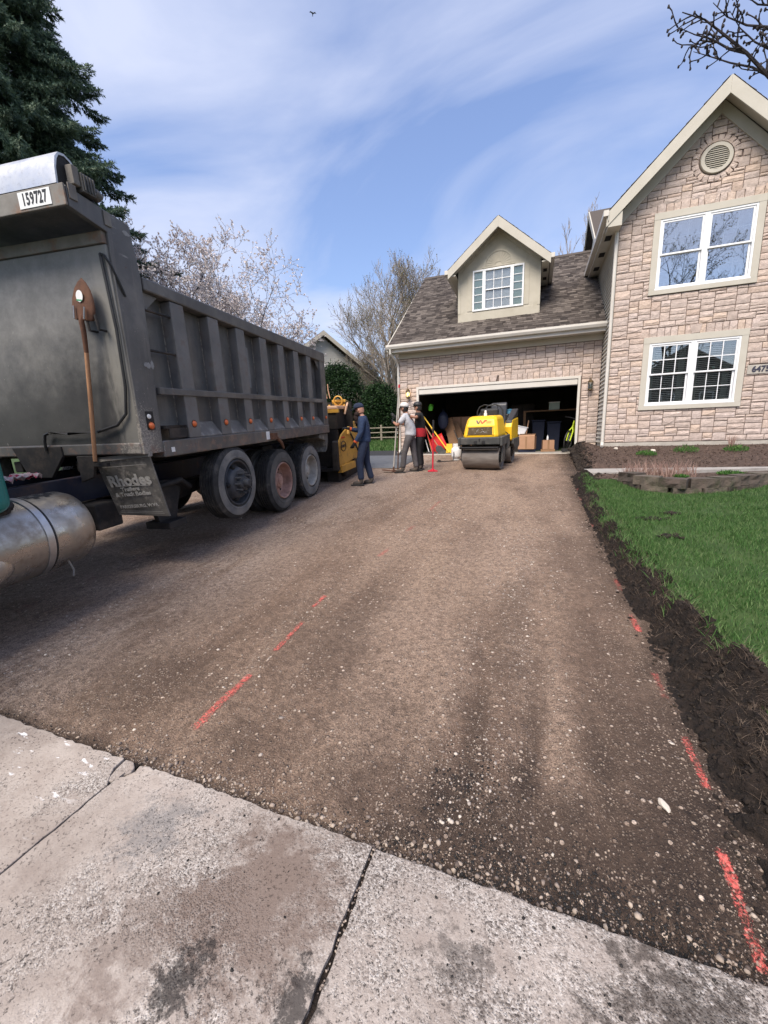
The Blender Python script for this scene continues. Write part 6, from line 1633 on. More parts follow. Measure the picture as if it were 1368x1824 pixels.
# articulation, rear body, seat, bars
m = MB(); m.box(-.38, .38, -.06, .30, .42, .78); m.build('articulation_joint', MT['black'], RL, bevel=.02)
for x0 in (.34, -.53):
    MB().prism([(.22, .66), (.22, 1.00), (.34, 1.18), (1.05, 1.22), (1.10, .70), (1.0, .62), (.36, .62)], x0, x0+.19, 'x').build('rear_fender', Yw, RL, bevel=.03, seg=3)
for x0 in (.35, -.52):
    MB().prism([(.26, 1.02), (.30, 1.16), (.42, 1.22), (1.05, 1.46), (1.12, 1.44), (1.05, 1.25), (.38, 1.17)], x0, x0+.17, 'x').build('armrest', MT['seat'], RL, bevel=.025, seg=3)
m = MB(); m.box(-.33, .33, .28, 1.1, .5, .92); m.build('rear_body', G, RL, bevel=.02)
for x0 in (.50, -.57):
    MB().prism([(.30, .55), (.30, .68), (1.05, .68), (1.10, .45), (.95, .40), (.5, .40)], x0, x0+.07, 'x').build('rear_frame', G, RL, bevel=.015)
m = MB(); m.box(-.25, .25, .45, .90, .95, 1.08); m.build('seat', MT['seat'], RL, bevel=.05, seg=3)
m = MB(); m.prism([(.84, 1.06), (.95, 1.06), (1.06, 1.62), (1.0, 1.66), (.93, 1.60)], -.21, .23, 'x'); m.build('backrest', MT['seat'], RL, bevel=.045, seg=4)
m = MB(); m.box(-.24, .24, -.06, .06, 1.24, 1.50); m.build('dash_console', MT['black'], RL, bevel=.05, seg=3)
pts = [(-.33, .02, 1.28), (-.33, .02, 1.44), (-.27, .02, 1.55), (-.14, .02, 1.60), (.0, .02, 1.575), (.14, .02, 1.60), (.27, .02, 1.55), (.34, .02, 1.44), (.34, .02, 1.24)]
m = MB(); m.tube(pts, .018, 8); m.build('guard_bar', MT['black'], RL, smooth=True)
m = MB(); m.lathe([(.15, -.014), (.165, 0), (.15, .014), (.135, 0)], 24, 'z', Matrix.Translation((.02, .16, 1.52)) @ Matrix.Rotation(R_(35), 4, 'X'), closed=True); m.build('steering_wheel', MT['black'], RL, smooth=True)
m = MB(); m.box(-.035, .035, -.42, -.36, 1.325, 1.39); m.lathe([(.028, 1.39), (.028, 1.45), (.018, 1.46), (.001, 1.46)], 12, 'z', Matrix.Translation((0, -.39, 0))); m.build('beacon', MT['sticker'], RL, bevel=.004)
m = MB(); m.tube([(.40, -.08, .92), (.48, -.02, .84), (.50, .10, .72)], .014, 6); m.build('hydraulic_hose', MT['black'], RL, smooth=True)
bk = thing('blue_bucket', 'small blue bucket standing on the back of the roller', 'bucket', (-.70, 12.28, float(gz(11.2))+1.32))
m = MB(); m.lathe([(.001, 0), (.085, 0), (.105, .16), (.115, .165), (.115, .18), (.10, .175), (.08, .02), (.001, .02)], 24, 'z'); m.build('pail', MT['blue'], bk, smooth=True)
m = MB(); m.lathe([(.12, .165), (.122, .18), (.001, .19)], 24, 'z'); m.build('lid', MT['blue'], bk, smooth=True)
MB().box(-.3, .3, .9, 1.12, 1.16, 1.33).build('rear_deck', MT['black'], RL, bevel=.03)

# ------------------------------------------------------------------ people
def skin(name, chains, mat, parent, sub=2):
    idx = {}; vs = []; rs = []; es = []
    for ch in chains:
        prev = None
        for p in ch:
            k = (round(p[0], 4), round(p[1], 4), round(p[2], 4))
            if k not in idx:
                idx[k] = len(vs); vs.append(p[:3]); rs.append((p[3], p[4] if len(p) > 4 else p[3]))
            if prev is not None and prev != idx[k]: es.append((prev, idx[k]))
            prev = idx[k]
    me = bpy.data.meshes.new(name); me.from_pydata(vs, es, []); me.update()
    o = link(name, me, mat, parent)
    md = o.modifiers.new('skin', 'SKIN')
    sv = me.skin_vertices[0].data
    for i, r in enumerate(rs): sv[i].radius = r
    sv[0].use_root = True
    md.use_smooth_shade = True
    s_ = o.modifiers.new('sub', 'SUBSURF'); s_.levels = sub; s_.render_levels = sub
    return o
def hand_chains(w, d, side, r=.011, L=.085, curl=.5):
    """five fingers from wrist w along d; side = palm normal sideways axis"""
    w = Vector(w); d = Vector(d).normalized(); s_ = Vector(side).normalized(); n = d.cross(s_).normalized()
    out = []; palm = w+d*.055
    for k, (o_, l_) in enumerate(((-.032, .85), (-.011, 1.0), (.011, .95), (.031, .75))):
        a = palm+s_*o_+d*.03; b = a+(d*(1-curl*.5)+n*curl*.6).normalized()*L*.5*l_; c = b+(d*(1-curl)+n*curl*1.3).normalized()*L*.5*l_
        out.append([(*palm, .026, .036), (*a, r), (*b, r*.95), (*c, r*.75)])
    t = palm-d*.02-s_*.035; t2 = t+(d*.7-s_*.7+n*.3).normalized()*.045; t3 = t2+(d+n*.5).normalized()*.03
    out.append([(*palm, .026, .036), (*t, r*1.3), (*t2, r*1.1), (*t3, r*.8)])
    return [[(*w, .03), (*palm, .026, .036)]]+out
def person(lab, loc, rot, J, mats, sh=1.0):
    """J: joints. Local: y forward, x to the person's right"""
    P = thing('person', lab, 'person', loc, rot)
    pel, wa, ch, nk, hd = J['pelvis'], J['waist'], J['chest'], J['neck'], J['head']
    def A(p, *r): return (*p, *r)
    arms = {}
    body = [[A(pel, .08, .08), A(wa, .085, .085), A(ch, .115, .11), A(nk, .055), A(((nk[0]+hd[0])/2, (nk[1]+hd[1])/2, (nk[2]+hd[2])/2-.01), .055), A(hd, .078, .095), A((hd[0], hd[1]-.005, hd[2]+.09), .07, .085)],
            [A(hd, .078, .095), A((hd[0], hd[1]+.085, hd[2]-.005), .014)]]
    for s_ in ('r', 'l'):
        sh_, elb, wr = J['sh'+s_], J['el'+s_], J['wr'+s_]
        body.append([A(ch, .115, .11), A(sh_, .055), A(elb, .042), A(wr, .03)])
        hp_, kn, an, to = J['hp'+s_], J['kn'+s_], J['an'+s_], J['to'+s_]
        body.append([A(pel, .08, .08), A(hp_, .062), A(kn, .052), A(an, .032), A((an[0]*.5+to[0]*.5, an[1]*.5+to[1]*.5, to[2]+.02), .02)])
        d = Vector(wr)-Vector(elb); side = J.get('pn'+s_, (0, 1, 0))
        if not mats.get('glove'): body += hand_chains(wr, d, side, .0105, .085, J.get('curl', .6))
    b = skin('body', body, mats['skin'], P)
    k = 1.0
    # shirt
    top = [[A((pel[0], pel[1], pel[2]-.06), .158, .158), A((pel[0], pel[1], pel[2]+.02), .158, .158), A(wa, .15, .15), A(ch, .165, .165), A((nk[0], nk[1], nk[2]-.02), .085, .085)]]
    for s_ in ('r', 'l'):
        sh_, elb, wr = Vector(J['sh'+s_]), Vector(J['el'+s_]), Vector(J['wr'+s_])
        if mats['sleeve'] == 'long': top.append([A(ch, .165, .165), A(sh_, .082), A(elb, .062), A(elb.lerp(wr, .94), .045)])
        else: top.append([A(ch, .165, .165), A(sh_, .084), A(sh_.lerp(elb, .8), .074)])
    skin('shirt', top, mats['shirt'], P)
    legs = [[A(pel, .15, .15), A((pel[0], pel[1], pel[2]+.07), .14, .14)]]
    for s_ in ('r', 'l'):
        hp_, kn, an = Vector(J['hp'+s_]), Vector(J['kn'+s_]), Vector(J['an'+s_])
        legs.append([A(pel, .15, .15), A(hp_, .108), A(kn, .082), A(kn.lerp(an, .6), .076), A(an+Vector((0, 0, .0)), .074)])
    skin('trousers', legs, mats['trousers'], P)
    for s_ in ('r', 'l'):
        an, to = Vector(J['an'+s_]), Vector(J['to'+s_]); f = (to-an); f.z = 0; f.normalize()
        base = Vector((an.x, an.y, 0))+Vector((0, 0, to.z-.04))
        skin('boot', [[A(an+Vector((0, 0, .07)), .058), A(an+Vector((0, 0, -.02)), .058, .058), A(base+f*.02+Vector((0, 0, .055)), .052, .052), A(base+f*.12+Vector((0, 0, .05)), .05, .046), A(base+f*.20+Vector((0, 0, .042)), .042, .036)]], mats['boot'], P)
        m = MB(); a = math.atan2(f.y, f.x)-math.pi/2; Mx = Matrix.Translation((base.x, base.y, base.z)) @ Matrix.Rotation(a, 4, 'Z')
        m.prism([(-.05, -.06), (.05, -.06), (.056, .10), (.045, .21), (.0, .245), (-.045, .21), (-.056, .10)], -.008, .022, 'z', Mx); m.build('boot_sole', MT['black'], P, bevel=.006)
    if mats.get('glove'):
        for s_ in ('r', 'l'):
            elb, wr = Vector(J['el'+s_]), Vector(J['wr'+s_]); d = (wr-elb).normalized()
            if J.get('bare'+s_): continue
            hc = hand_chains(wr, d, J.get('pn'+s_, (0, 1, 0)), .0135, .09, J.get('curl', .6))
            hc[0] = [A(wr-d*.05, .04), A(wr, .036), hc[0][1]]
            skin('glove', hc, mats['glove'], P)
            if mats.get('cuff'):
                m = MB(); m.tube([wr-d*.07, wr-d*.03], [.047, .044], 12); m.build('cuff', mats['cuff'], P, smooth=True)
    hd = Vector(hd); t = J.get('face', 0.0); Hm = Matrix.Translation(hd) @ Matrix.Rotation(t, 4, 'Z') @ Matrix.Rotation(J.get('nod', 0), 4, 'X')
    for s_ in (-1, 1):
        m = MB(); m.ball((.086*s_, -.005, .0), (.012, .022, .032), 8, 6, Hm); m.build('ear', mats['skin'], P, smooth=True)
        m = MB(); m.ball((.034*s_, .082, .025), (.013, .009, .008), 8, 6, Hm); m.build('eye', MT['black'], P, smooth=True)
    m = MB(); m.ball((0, .080, -.045), (.028, .014, .009), 8, 6, Hm); m.build('mouth', mats['skin'], P, smooth=True)
    m = MB(); prof = [(.104, .045), (.108, .075), (.102, .11), (.075, .145), (.035, .16), (.001, .163)]
    m.lathe(prof, 24, 'z', Hm @ Matrix.Translation((0, -.008, 0)) @ Matrix.Diagonal((.93, 1.08, 1, 1)))
    cp = m.build('cap', mats['cap'], P, smooth=True); so = cp.modifiers.new('t', 'SOLIDIFY'); so.thickness = .005
    vis = J.get('visor', 1)
    m = MB(); m.prism([(-.085, .06*vis), (.085, .06*vis), (.075, .145*vis), (.04, .185*vis), (-.04, .185*vis), (-.075, .145*vis)], .048, .058, 'z', Hm @ Matrix.Rotation(R_(-6*vis), 4, 'X')); m.build('cap_visor', mats.get('visor', mats['cap']), P, bevel=.004)
    m = MB(); m.lathe([(.088, -.06), (.098, -.02), (.101, .05)], 24, 'z', Hm @ Matrix.Translation((0, -.018, 0)) @ Matrix.Diagonal((.93, 1.0, 1, 1))); m.v = [v for v in m.v]
    if mats.get('hair'):
        keep = MB(); inv = Hm.inverted()
        for f in m.f:
            c = sum((inv @ Vector(m.v[i]) for i in f), Vector())/len(f)
            if c.y < .012: keep.f.append(f)
        keep.v = m.v; keep.build('hair', mats['hair'], P, smooth=True)
    if mats.get('beard'):
        m = MB(); m.ball((0, .05, -.07), (.085, .078, .07), 16, 10, Hm); m.ball((0, .085, -.15), (.070, .068, .10), 14, 10, Hm); m.ball((0, .10, -.235), (.052, .05, .065), 12, 8, Hm); m.ball((0, .07, -.03), (.05, .03, .018), 12, 8, Hm); m.build('beard', mats['beard'], P, smooth=True)
    if mats.get('glasses'):
        m = MB(); m.box(-.075, -.01, .086, .093, .005, .042, Hm); m.box(.01, .075, .086, .093, .005, .042, Hm); m.box(-.082, .082, .084, .088, .032, .042, Hm); m.box(-.09, -.082, -.01, .086, .028, .040, Hm); m.box(.082, .09, -.01, .086, .028, .040, Hm); m.build('sunglasses', MT['black'], P, bevel=.003)
    return P
# man in navy work clothes, facing the paver (to the left); local y -> world -x
g1 = float(gz(8.3))-.015
J1 = dict(pelvis=(0, -.05, .98), waist=(0, -.06, 1.12), chest=(0, -.045, 1.36), neck=(0, -.015, 1.53), head=(0, .05, 1.64),
          shr=(.19, -.04, 1.44), elr=(.22, .10, 1.20), wrr=(.10, .33, 1.26), shl=(-.19, -.06, 1.44), ell=(-.24, -.02, 1.14), wrl=(-.23, .13, .93),
          hpr=(.10, -.05, .92), knr=(.12, -.06, .51), anr=(.14, -.16, .11), tor=(.15, .02, .04), hpl=(-.10, -.04, .92), knl=(-.12, .05, .50), anl=(-.12, .03, .11), tol=(-.14, .22, .04),
          pnl=(0, 1, 0), pnr=(1, 0, 0), nod=-.18, curl=.75, face=.12)
person('bearded man in navy work clothes and dark cap standing at the paver', (-3.60, 8.32, g1), (0, 0, R_(102)), J1,
       dict(skin=MT['skin'], shirt=MT['workblue'], sleeve='long', trousers=MT['workpants'], boot=MT['boot'], glove=MT['black'], cuff=MT['orange'], cap=MT['workpants'], beard=MT['beard'], hair=MT['skin']))
# man in grey T-shirt holding the asphalt lute
g2 = float(gz(10.06))-.015
J2 = dict(pelvis=(0, -.08, .97), waist=(0, -.10, 1.10), chest=(0, -.06, 1.34), neck=(0, .02, 1.50), head=(0, .08, 1.62),
          shr=(.20, .0, 1.43), elr=(.24, .17, 1.22), wrr=(.08, .33, 1.42), shl=(-.20, .0, 1.42), ell=(-.20, .20, 1.20), wrl=(-.02, .36, 1.30),
          hpr=(.10, -.08, .91), knr=(.12, -.14, .50), anr=(.13, -.20, .11), tor=(.15, -.02, .04), hpl=(-.10, -.07, .91), knl=(-.11, .06, .50), anl=(-.12, .10, .11), tol=(-.13, .29, .04),
          nod=.12, visor=-1, curl=.85, pnl=(0, 0, 1), pnr=(0, 0, 1))
person('man in light grey T-shirt and charcoal trousers holding a long pole upright', (-3.08, 10.06, g2), (0, 0, R_(92)), J2,
       dict(skin=MT['skin_tan'], shirt=MT['teegrey'], sleeve='short', trousers=MT['pantgrey'], boot=MT['boot'], glove=MT['black'], cap=MT['cap_white'], visor=MT['black'], hair=MT['black'], glasses=1))
# man in black behind him
g3 = float(gz(10.45))-.015
J3 = dict(pelvis=(0, .0, .97), waist=(0, -.01, 1.12), chest=(0, .0, 1.35), neck=(0, .03, 1.50), head=(0, .06, 1.62),
          shr=(.19, .0, 1.43), elr=(.28, .12, 1.25), wrr=(.14, .30, 1.22), shl=(-.19, .0, 1.43), ell=(-.38, .03, 1.36), wrl=(-.42, .20, 1.41),
          hpr=(.10, 0, .91), knr=(.11, .02, .50), anr=(.11, -.02, .11), tor=(.12, .16, .04), hpl=(-.10, 0, .91), knl=(-.11, .03, .50), anl=(-.12, -.02, .11), tol=(-.14, .16, .04), curl=.4, pnl=(0, 0, 1))
p3 = person('man in black with a red shirt tail, half hidden behind the man in grey', (-2.84, 10.42, g3), (0, 0, R_(95)), J3,
       dict(skin=MT['skin_tan'], shirt=MT['blackcloth'], sleeve='short', trousers=MT['blackcloth'], boot=MT['boot'], glove=MT['grey_steel'], cap=MT['black'], hair=MT['black']))
m = MB(); m.lathe([(.172, .88), (.180, .95), (.176, 1.06), (.165, 1.10)], 20, 'z', Matrix.Translation((0, .0, 0)) @ Matrix.Diagonal((1.02, .86, 1, 1))); m.build('red_shirt_tail', MT['redcloth'], p3, smooth=True)

# ------------------------------------------------------------------ tools near the men
LT = thing('asphalt_lute', 'long pale pole of an asphalt lute held upright with a red band near its top', 'lute', (-3.47, 10.03, g2+.03), (0, R_(5.5), 0))
m = MB(); m.tube([(0, 0, .03), (0, 0, 2.35)], .019, 10); m.build('handle', M('weathered_pole', (.46, .43, .39), (.36, .33, .29), 6, .7, stretch=(4, 4, 1)), LT, smooth=True)
m = MB(); m.tube([(0, 0, 2.12), (0, 0, 2.20)], .023, 10); m.build('red_band', MT['red'], LT)
m = MB(); m.box(-.30, .18, -.05, .05, -.01, .012); m.tube([(0, 0, .0), (0, 0, .12)], .022, 8); m.build('lute_head', MT['rust'], LT, bevel=.004)
RK = thing('rake', 'wooden rake handle held beside the pale pole', 'rake', (-3.38, 10.12, g2+.03), (0, R_(3), 0))
m = MB(); m.tube([(0, 0, .0), (0, 0, 1.62)], .016, 10); m.build('handle', MT['rust'], RK, smooth=True)
m = MB(); m.box(-.16, .16, -.015, .015, -.01, .02)
for k in range(9): m.box(-.155+.037*k, -.145+.037*k, -.012, .012, -.05, -.01)
m.build('rake_head', MT['rust'], RK)
tz = float(gz(10.25))-.02
TP = thing('hand_tamper', 'red hand tamper with a square base plate and black grip standing upright on the gravel', 'tamper', (-2.46, 10.25, tz), (0, R_(1), R_(12)))
m = MB(); m.box(-.125, .125, -.125, .125, 0, .018); m.prism([(-.09, .018), (.09, .018), (.03, .06), (-.03, .06)], -.012, .012, 'x'); m.prism([(-.09, .018), (.09, .018), (.03, .06), (-.03, .06)], -.012, .012, 'y'); m.build('base_plate', MT['red'], TP, bevel=.004)
m = MB(); m.tube([(0, 0, .02), (0, 0, 1.0)], .021, 12); m.build('pole', MT['red'], TP, smooth=True)
m = MB(); m.tube([(0, 0, .98), (0, 0, 1.31)], .026, 12); m.build('grip', MT['black'], TP, smooth=True)
PZ = float(gz(12.46))-.02
PT = thing('propane_tank', 'white propane cylinder standing on the gravel left of the roller', 'propane tank', (-2.22, 12.35, PZ))
m = MB(); m.lathe([(.001, .05), (.10, .05), (.145, .09), (.155, .14), (.155, .30), (.145, .35), (.10, .395), (.03, .41), (.001, .41)], 28, 'z'); m.build('cylinder', MT['tank_white'], PT, smooth=True)
m = MB(); m.lathe([(.105, 0), (.11, 0), (.11, .07), (.105, .07)], 24, 'z', closed=True); m.build('foot_ring', MT['tank_white'], PT)
m = MB(); pts = [(.10*math.cos(t), .10*math.sin(t), 0) for t in np.linspace(.6, 5.6, 20)]
for a, b in zip(pts[:-1], pts[1:]): m.add([(a[0], a[1], .38), (b[0], b[1], .38), (b[0], b[1], .50), (a[0], a[1], .50)], [(0, 1, 2, 3)])
q = m.build('collar', MT['tank_white'], PT); so = q.modifiers.new('t', 'SOLIDIFY'); so.thickness = .006
m = MB(); m.tube([(0, 0, .40), (0, 0, .47)], .02, 8); m.tube([(0, 0, .46), (.05, 0, .46)], .014, 6); m.build('valve', MT['brass'], PT)
PH = MB(); pts = []
for k in range(40):
    t = k/39; pts.append((-2.28-.55*t+.10*math.sin(t*9), 12.25-.55*math.sin(t*3.3), float(gz(12))-.0+.015+(.3*(1-t/.12) if t < .12 else 0)))
tag(PH.tube(pts, .014, 7).build('gas_hose', MT['black'], smooth=True), 'black rubber hose trailing on the gravel from the white propane cylinder', 'hose')

# ------------------------------------------------------------------ inside the garage
GF = .806
def leanpole(name, lab, p0, p1, r, mat, parts=None, cat='tool', group=None):
    o = thing(name, lab, cat, p0, 0, group); d = Vector(p1)-Vector(p0)
    m = MB(); m.tube([(0, 0, 0), d], r, 10); m.build('handle', mat, o, smooth=True); return o, d
o, d = leanpole('yellow_pole_shovel', 'shovel with a long bright yellow handle leaning inside the left of the garage', (-2.78, 14.05, GF+.04), (-3.86, 14.35, 2.25), .022, MT['ypole'], cat='shovel')
m = MB(); m.tube([d*.0, d*.15], .03, 8); m.prism([(-.12, -.02), (.12, -.02), (.10, .3), (-.10, .3)], -.01, .01, 'y', Matrix.Translation((0, .03, 0))); m.build('blade', MT['ypole'], o)
o, d = leanpole('wooden_shovel', 'wooden-handled scoop shovel leaning at the left jamb of the garage', (-3.02, 13.98, GF+.06), (-3.82, 14.3, 1.95), .02, MT['wood'], cat='shovel')
m = MB(); m.prism([(-.12, -.22), (.12, -.22), (.13, .05), (.05, .16), (-.05, .16), (-.13, .05)], -.012, .012, 'y', Matrix.Rotation(R_(-42), 4, 'Y') @ Matrix.Translation((0, -.02, .12))); m.build('blade', MT['grey_steel'], o, bevel=.01)
for i, (x0, x1, z1, mt, nm) in enumerate([(-3.35, -3.75, 1.75, 'red_plastic', 'red'), (-3.42, -3.72, 1.55, 'wood', 'thin brown'), (-3.55, -3.80, 1.30, 'white', 'white'), (-2.35, -2.75, 1.62, 'black', 'black'), (-2.2, -2.5, 1.5, 'rust', 'rusty'), (-2.08, -2.2, 1.6, 'wood', 'short wooden'), (-2.45, -2.4, 1.55, 'grey_steel', 'grey')]):
    o, d = leanpole('tool_handle', '%s tool handle leaning among the clutter on the left side of the garage' % nm, (x0, 14.1+.1*i, GF), (x1, 14.5+.1*i, z1), .017, MT[mt], group='tool handles leaning in the garage')
    m = MB(); m.box(-.10, .10, -.02, .02, 0, .07); m.build('tool_head', MT['grey_steel'], o)
sn = thing('snow_shovel', 'red plastic snow shovel blade standing in the garage behind the yellow handle', 'snow shovel', (-3.12, 14.55, GF), (R_(-10), R_(-28), 0))
m = MB(); V = [(-.28+.56*i/8, -.06*math.sin(math.pi*j/5), .06+.62*j/5) for j in range(6) for i in range(9)]
m.add(V, [(j*9+i, j*9+i+1, (j+1)*9+i+1, (j+1)*9+i) for j in range(5) for i in range(8)]); q = m.build('scoop', MT['red_plastic'], sn, smooth=True); so = q.modifiers.new('t', 'SOLIDIFY'); so.thickness = .008
m = MB(); m.tube([(0, .02, .5), (0, .06, 1.25)], .016, 8); m.build('handle', MT['wood'], sn, smooth=True)
for i, (x, z0, h, w, tilt, yy, lab) in enumerate([(-3.05, .95, 1.25, .34, -16, 14.9, 'tall brown board leaning at a slant behind the red snow shovel'), (-2.78, 1.0, 1.05, .30, -22, 15.1, 'second brown board leaning behind the tall one'), (-2.42, 1.25, .72, .12, 34, 14.8, 'short dark board crossing the leaning tools')]):
    o = MB().box(-w/2, w/2, -.012, .012, 0, h).build('leaning_board', MT['plywood']); o.location = (x+.35*(tilt < 0), yy, z0-.1); o.rotation_euler = (R_(-8), R_(tilt), 0); tag(o, lab, 'board')
def carton(name, loc, sz, lab, mat='card', rz=0, flaps=True):
    o = thing(name, lab, 'box', loc, R_(rz)); a, b, c = sz
    m = MB(); t = .006; m.box(-a/2, a/2, -b/2, b/2, 0, t); m.box(-a/2, a/2, -b/2, -b/2+t, t, c); m.box(-a/2, a/2, b/2-t, b/2, t, c); m.box(-a/2, -a/2+t, -b/2+t, b/2-t, t, c); m.box(a/2-t, a/2, -b/2+t, b/2-t, t, c)
    m.box(-a/2, a/2, -b/2, b/2, c-.004, c) if not flaps else None
    m.build('carton', MT[mat], o, bevel=.003)
    if flaps:
        for s_ in (-1, 1):
            m = MB(); m.box(-a/2+.004, a/2-.004, 0, b*.45, 0, .005, Matrix.Translation((0, s_*b/2, c)) @ Matrix.Rotation(R_(180 if s_ > 0 else 0), 4, 'Z') @ Matrix.Rotation(R_(10+random.random()*25), 4, 'X')); m.build('flap', MT[mat], o)
    m = MB(); m.box(-.03, .03, -b/2-.002, -b/2-.0005, c*.05, c*.98); m.build('tape', MT['plywood'], o); return o
carton('cardboard_box', (-.22, 14.55, GF+.10), (.52, .42, .42), 'large open cardboard box right of the roller in the garage', rz=-8)
o = MB().box(-.27, .27, -.2, .2, 0, .095).build('dark_crate', MT['navy']); o.location = (-.22, 14.58, GF); tag(o, 'low dark crate under the large cardboard box', 'crate')
carton('cardboard_box', (.44, 14.75, GF+.08), (.36, .32, .30), 'small closed cardboard box standing between the large box and the bicycle', rz=5, flaps=False)
o = MB().box(-.22, .22, -.18, .18, 0, .075).build('floor_pallet', MT['plywood']); o.location = (.44, 14.76, GF); tag(o, 'low wooden base under the small cardboard box', 'pallet')
carton('cardboard_box', (-2.62, 15.6, 1.55), (.62, .3, .55), 'cardboard box on a shelf behind the leaning boards', rz=4, flaps=False)
o = MB().box(-3.0, -1.9, 15.3, 15.9, 1.50, 1.545).build('shelf_board', MT['plywood']); tag(o, 'brown shelf board carrying the box behind the leaning boards', 'shelf')
sb_ = MB(); sb_.box(-3.0, -2.95, 15.3, 15.9, GF, 1.498); sb_.box(-1.95, -1.9, 15.3, 15.9, GF, 1.498); q = sb_.build('shelf_leg', MT['plywood'], o)
wb = thing('white_bin', 'white plastic tub lying above the clutter just right of the roller', 'bin', (-.55, 14.85, 1.40), (0, R_(14), R_(6)))
m = MB(); m.prism([(-.20, 0), (.20, 0), (.25, .27), (-.25, .27)], -.16, .16, 'y'); m.build('tub', MT['white'], wb, bevel=.02)
m = MB(); m.box(-.27, .27, -.18, .18, .27, .295); m.build('lid', MT['white'], wb, bevel=.006)
cl = thing('cluttered_stand', 'low stand of brown odds and ends under the white tub', 'stand', (-.55, 14.9, GF))
m = MB(); m.box(-.32, .32, -.2, .2, 0, .35); m.build('stand_base', MT['tar'], cl); rr = np.random.default_rng(9)
scatter_stones('odds_and_ends', np.stack([rr.uniform(-.3, .3, 60), rr.uniform(-.18, .18, 60), rr.uniform(.36, .54, 60)], 1), rr.uniform(.025, .07, 60), MT['plywood'], .8, .4, cl, rr)
o, d = leanpole('wooden_stake', 'short pale wooden stake standing beside the white tub', (-.28, 14.75, 1.30), (-.20, 14.8, 1.86), .018, MT['card'], cat='stake')
for i, (x, w, h, c_, lab) in enumerate([(.12, .42, 1.02, 'navy', 'navy blue wheeled bin in the shadow of the garage'), (.62, .44, .95, 'navy', 'second navy bin, next to the bicycle in the shadow')]):
    o = thing('wheeled_bin', lab, 'bin', (x, 15.6, GF)); m = MB(); m.prism([(-w*.42, 0), (w*.42, 0), (w*.5, h), (-w*.5, h)], -.25, .25, 'y'); m.build('bin_body', MT[c_], o, bevel=.02)
    m = MB(); m.box(-w*.54, w*.54, -.3, .28, h, h+.05); m.build('lid', MT[c_], o, bevel=.015)
cab = thing('tall_cabinet', 'dark cabinet deep inside the garage behind the roller', 'cabinet', (-.45, 16.6, GF)); m = MB(); m.box(-.4, .4, -.25, .25, 0, 1.7); m.build('carcass', MT['tar'], cab, bevel=.01)
for s_ in (-1, 1): MB().box(.012*s_ if s_ > 0 else -.385, .385 if s_ > 0 else -.012, -.275, -.252, .05, 1.66).build('door', MT['tar'], cab, bevel=.004)
pbx = thing('storage_box', 'pale storage box on the high shelf at the back of the garage', 'box', (.62, 15.9, 2.22)); m = MB(); m.box(-.17, .17, -.15, .15, 0, .24); m.build('carton', MT['green_shade'], pbx, bevel=.008); MB().box(-.18, .18, -.16, .16, .242, .27).build('lid', MT['white'], pbx, bevel=.006)
o = MB().box(-.4, 1.6, 15.7, 16.1, 2.18, 2.216).build('shelf_board', MT['plywood']); tag(o, 'high shelf board with the pale storage box on it', 'shelf')
MB().box(1.52, 1.60, 15.7, 16.1, GF, 2.178).build('shelf_leg', MT['plywood'], o); MB().box(-.4, -.32, 15.7, 16.1, GF, 2.178).build('shelf_leg', MT['plywood'], o)
grn = thing('green_jug', 'lime green jug hanging high at the left of the garage opening', 'jug', (-3.55, 14.5, 2.32)); m = MB(); m.lathe([(.001, 0), (.07, 0), (.08, .03), (.08, .16), (.03, .21), (.03, .24), (.001, .24)], 16, 'z'); m.build('bottle', MT['lime_can'], grn, smooth=True); m = MB(); m.tube([(.03, 0, .22), (.10, 0, .20), (.08, 0, .08)], .012, 6); m.build('handle', MT['lime_can'], grn)
bg = thing('dark_bag', 'dark blue bag hanging on the left inside the garage', 'bag', (-3.15, 14.8, 1.75)); m = MB(); m.ball((0, 0, .22), (.20, .13, .32), 18, 12); m.build('sack', MT['navy'], bg, smooth=True); m = MB(); m.tube([(-.06, 0, .5), (0, 0, .64), (.06, 0, .5)], .012, 6); m.build('strap', MT['navy'], bg)
bp = thing('spray_bottle', 'small white bottle standing on the small cardboard box', 'bottle', (.42, 14.72, GF+.385)); m = MB(); m.lathe([(.001, 0), (.03, 0), (.032, .02), (.03, .10), (.012, .13), (.012, .16), (.001, .16)], 12, 'z'); m.build('flask', MT['white'], bp, smooth=True)
# bicycle, front wheel towards the door
BK = thing('bicycle', 'lime yellow bicycle standing just inside the right end of the garage', 'bicycle', (1.0, 14.45, GF), (0, R_(6), R_(-24)))
def bwheel(c):
    m = MB(); X = Matrix.Translation(c); m.lathe([(.305, -.022), (.335, -.018), (.343, 0), (.335, .018), (.305, .022)], 40, 'x', X, closed=True); t_ = m.build('wheel', MT['black'], BK, smooth=True)
    m = MB(); m.lathe([(.285, -.012), (.306, -.014), (.306, .014), (.285, .012)], 40, 'x', X, closed=True); m.build('rim', MT['grey_steel'], t_)
    m = MB()
    for k in range(16): t = 2*math.pi*k/16; m.tube([(c[0], c[1], c[2]), (c[0], c[1]+.29*math.cos(t), c[2]+.29*math.sin(t))], .003, 3)
    m.build('spokes', MT['tank_dark'], t_, kind='stuff'); m = MB(); m.tube([(c[0]-.05, c[1], c[2]), (c[0]+.05, c[1], c[2])], .022, 8); m.build('hub', MT['grey_steel'], t_)
bwheel((0, 0, .345)); bwheel((0, 1.05, .345))
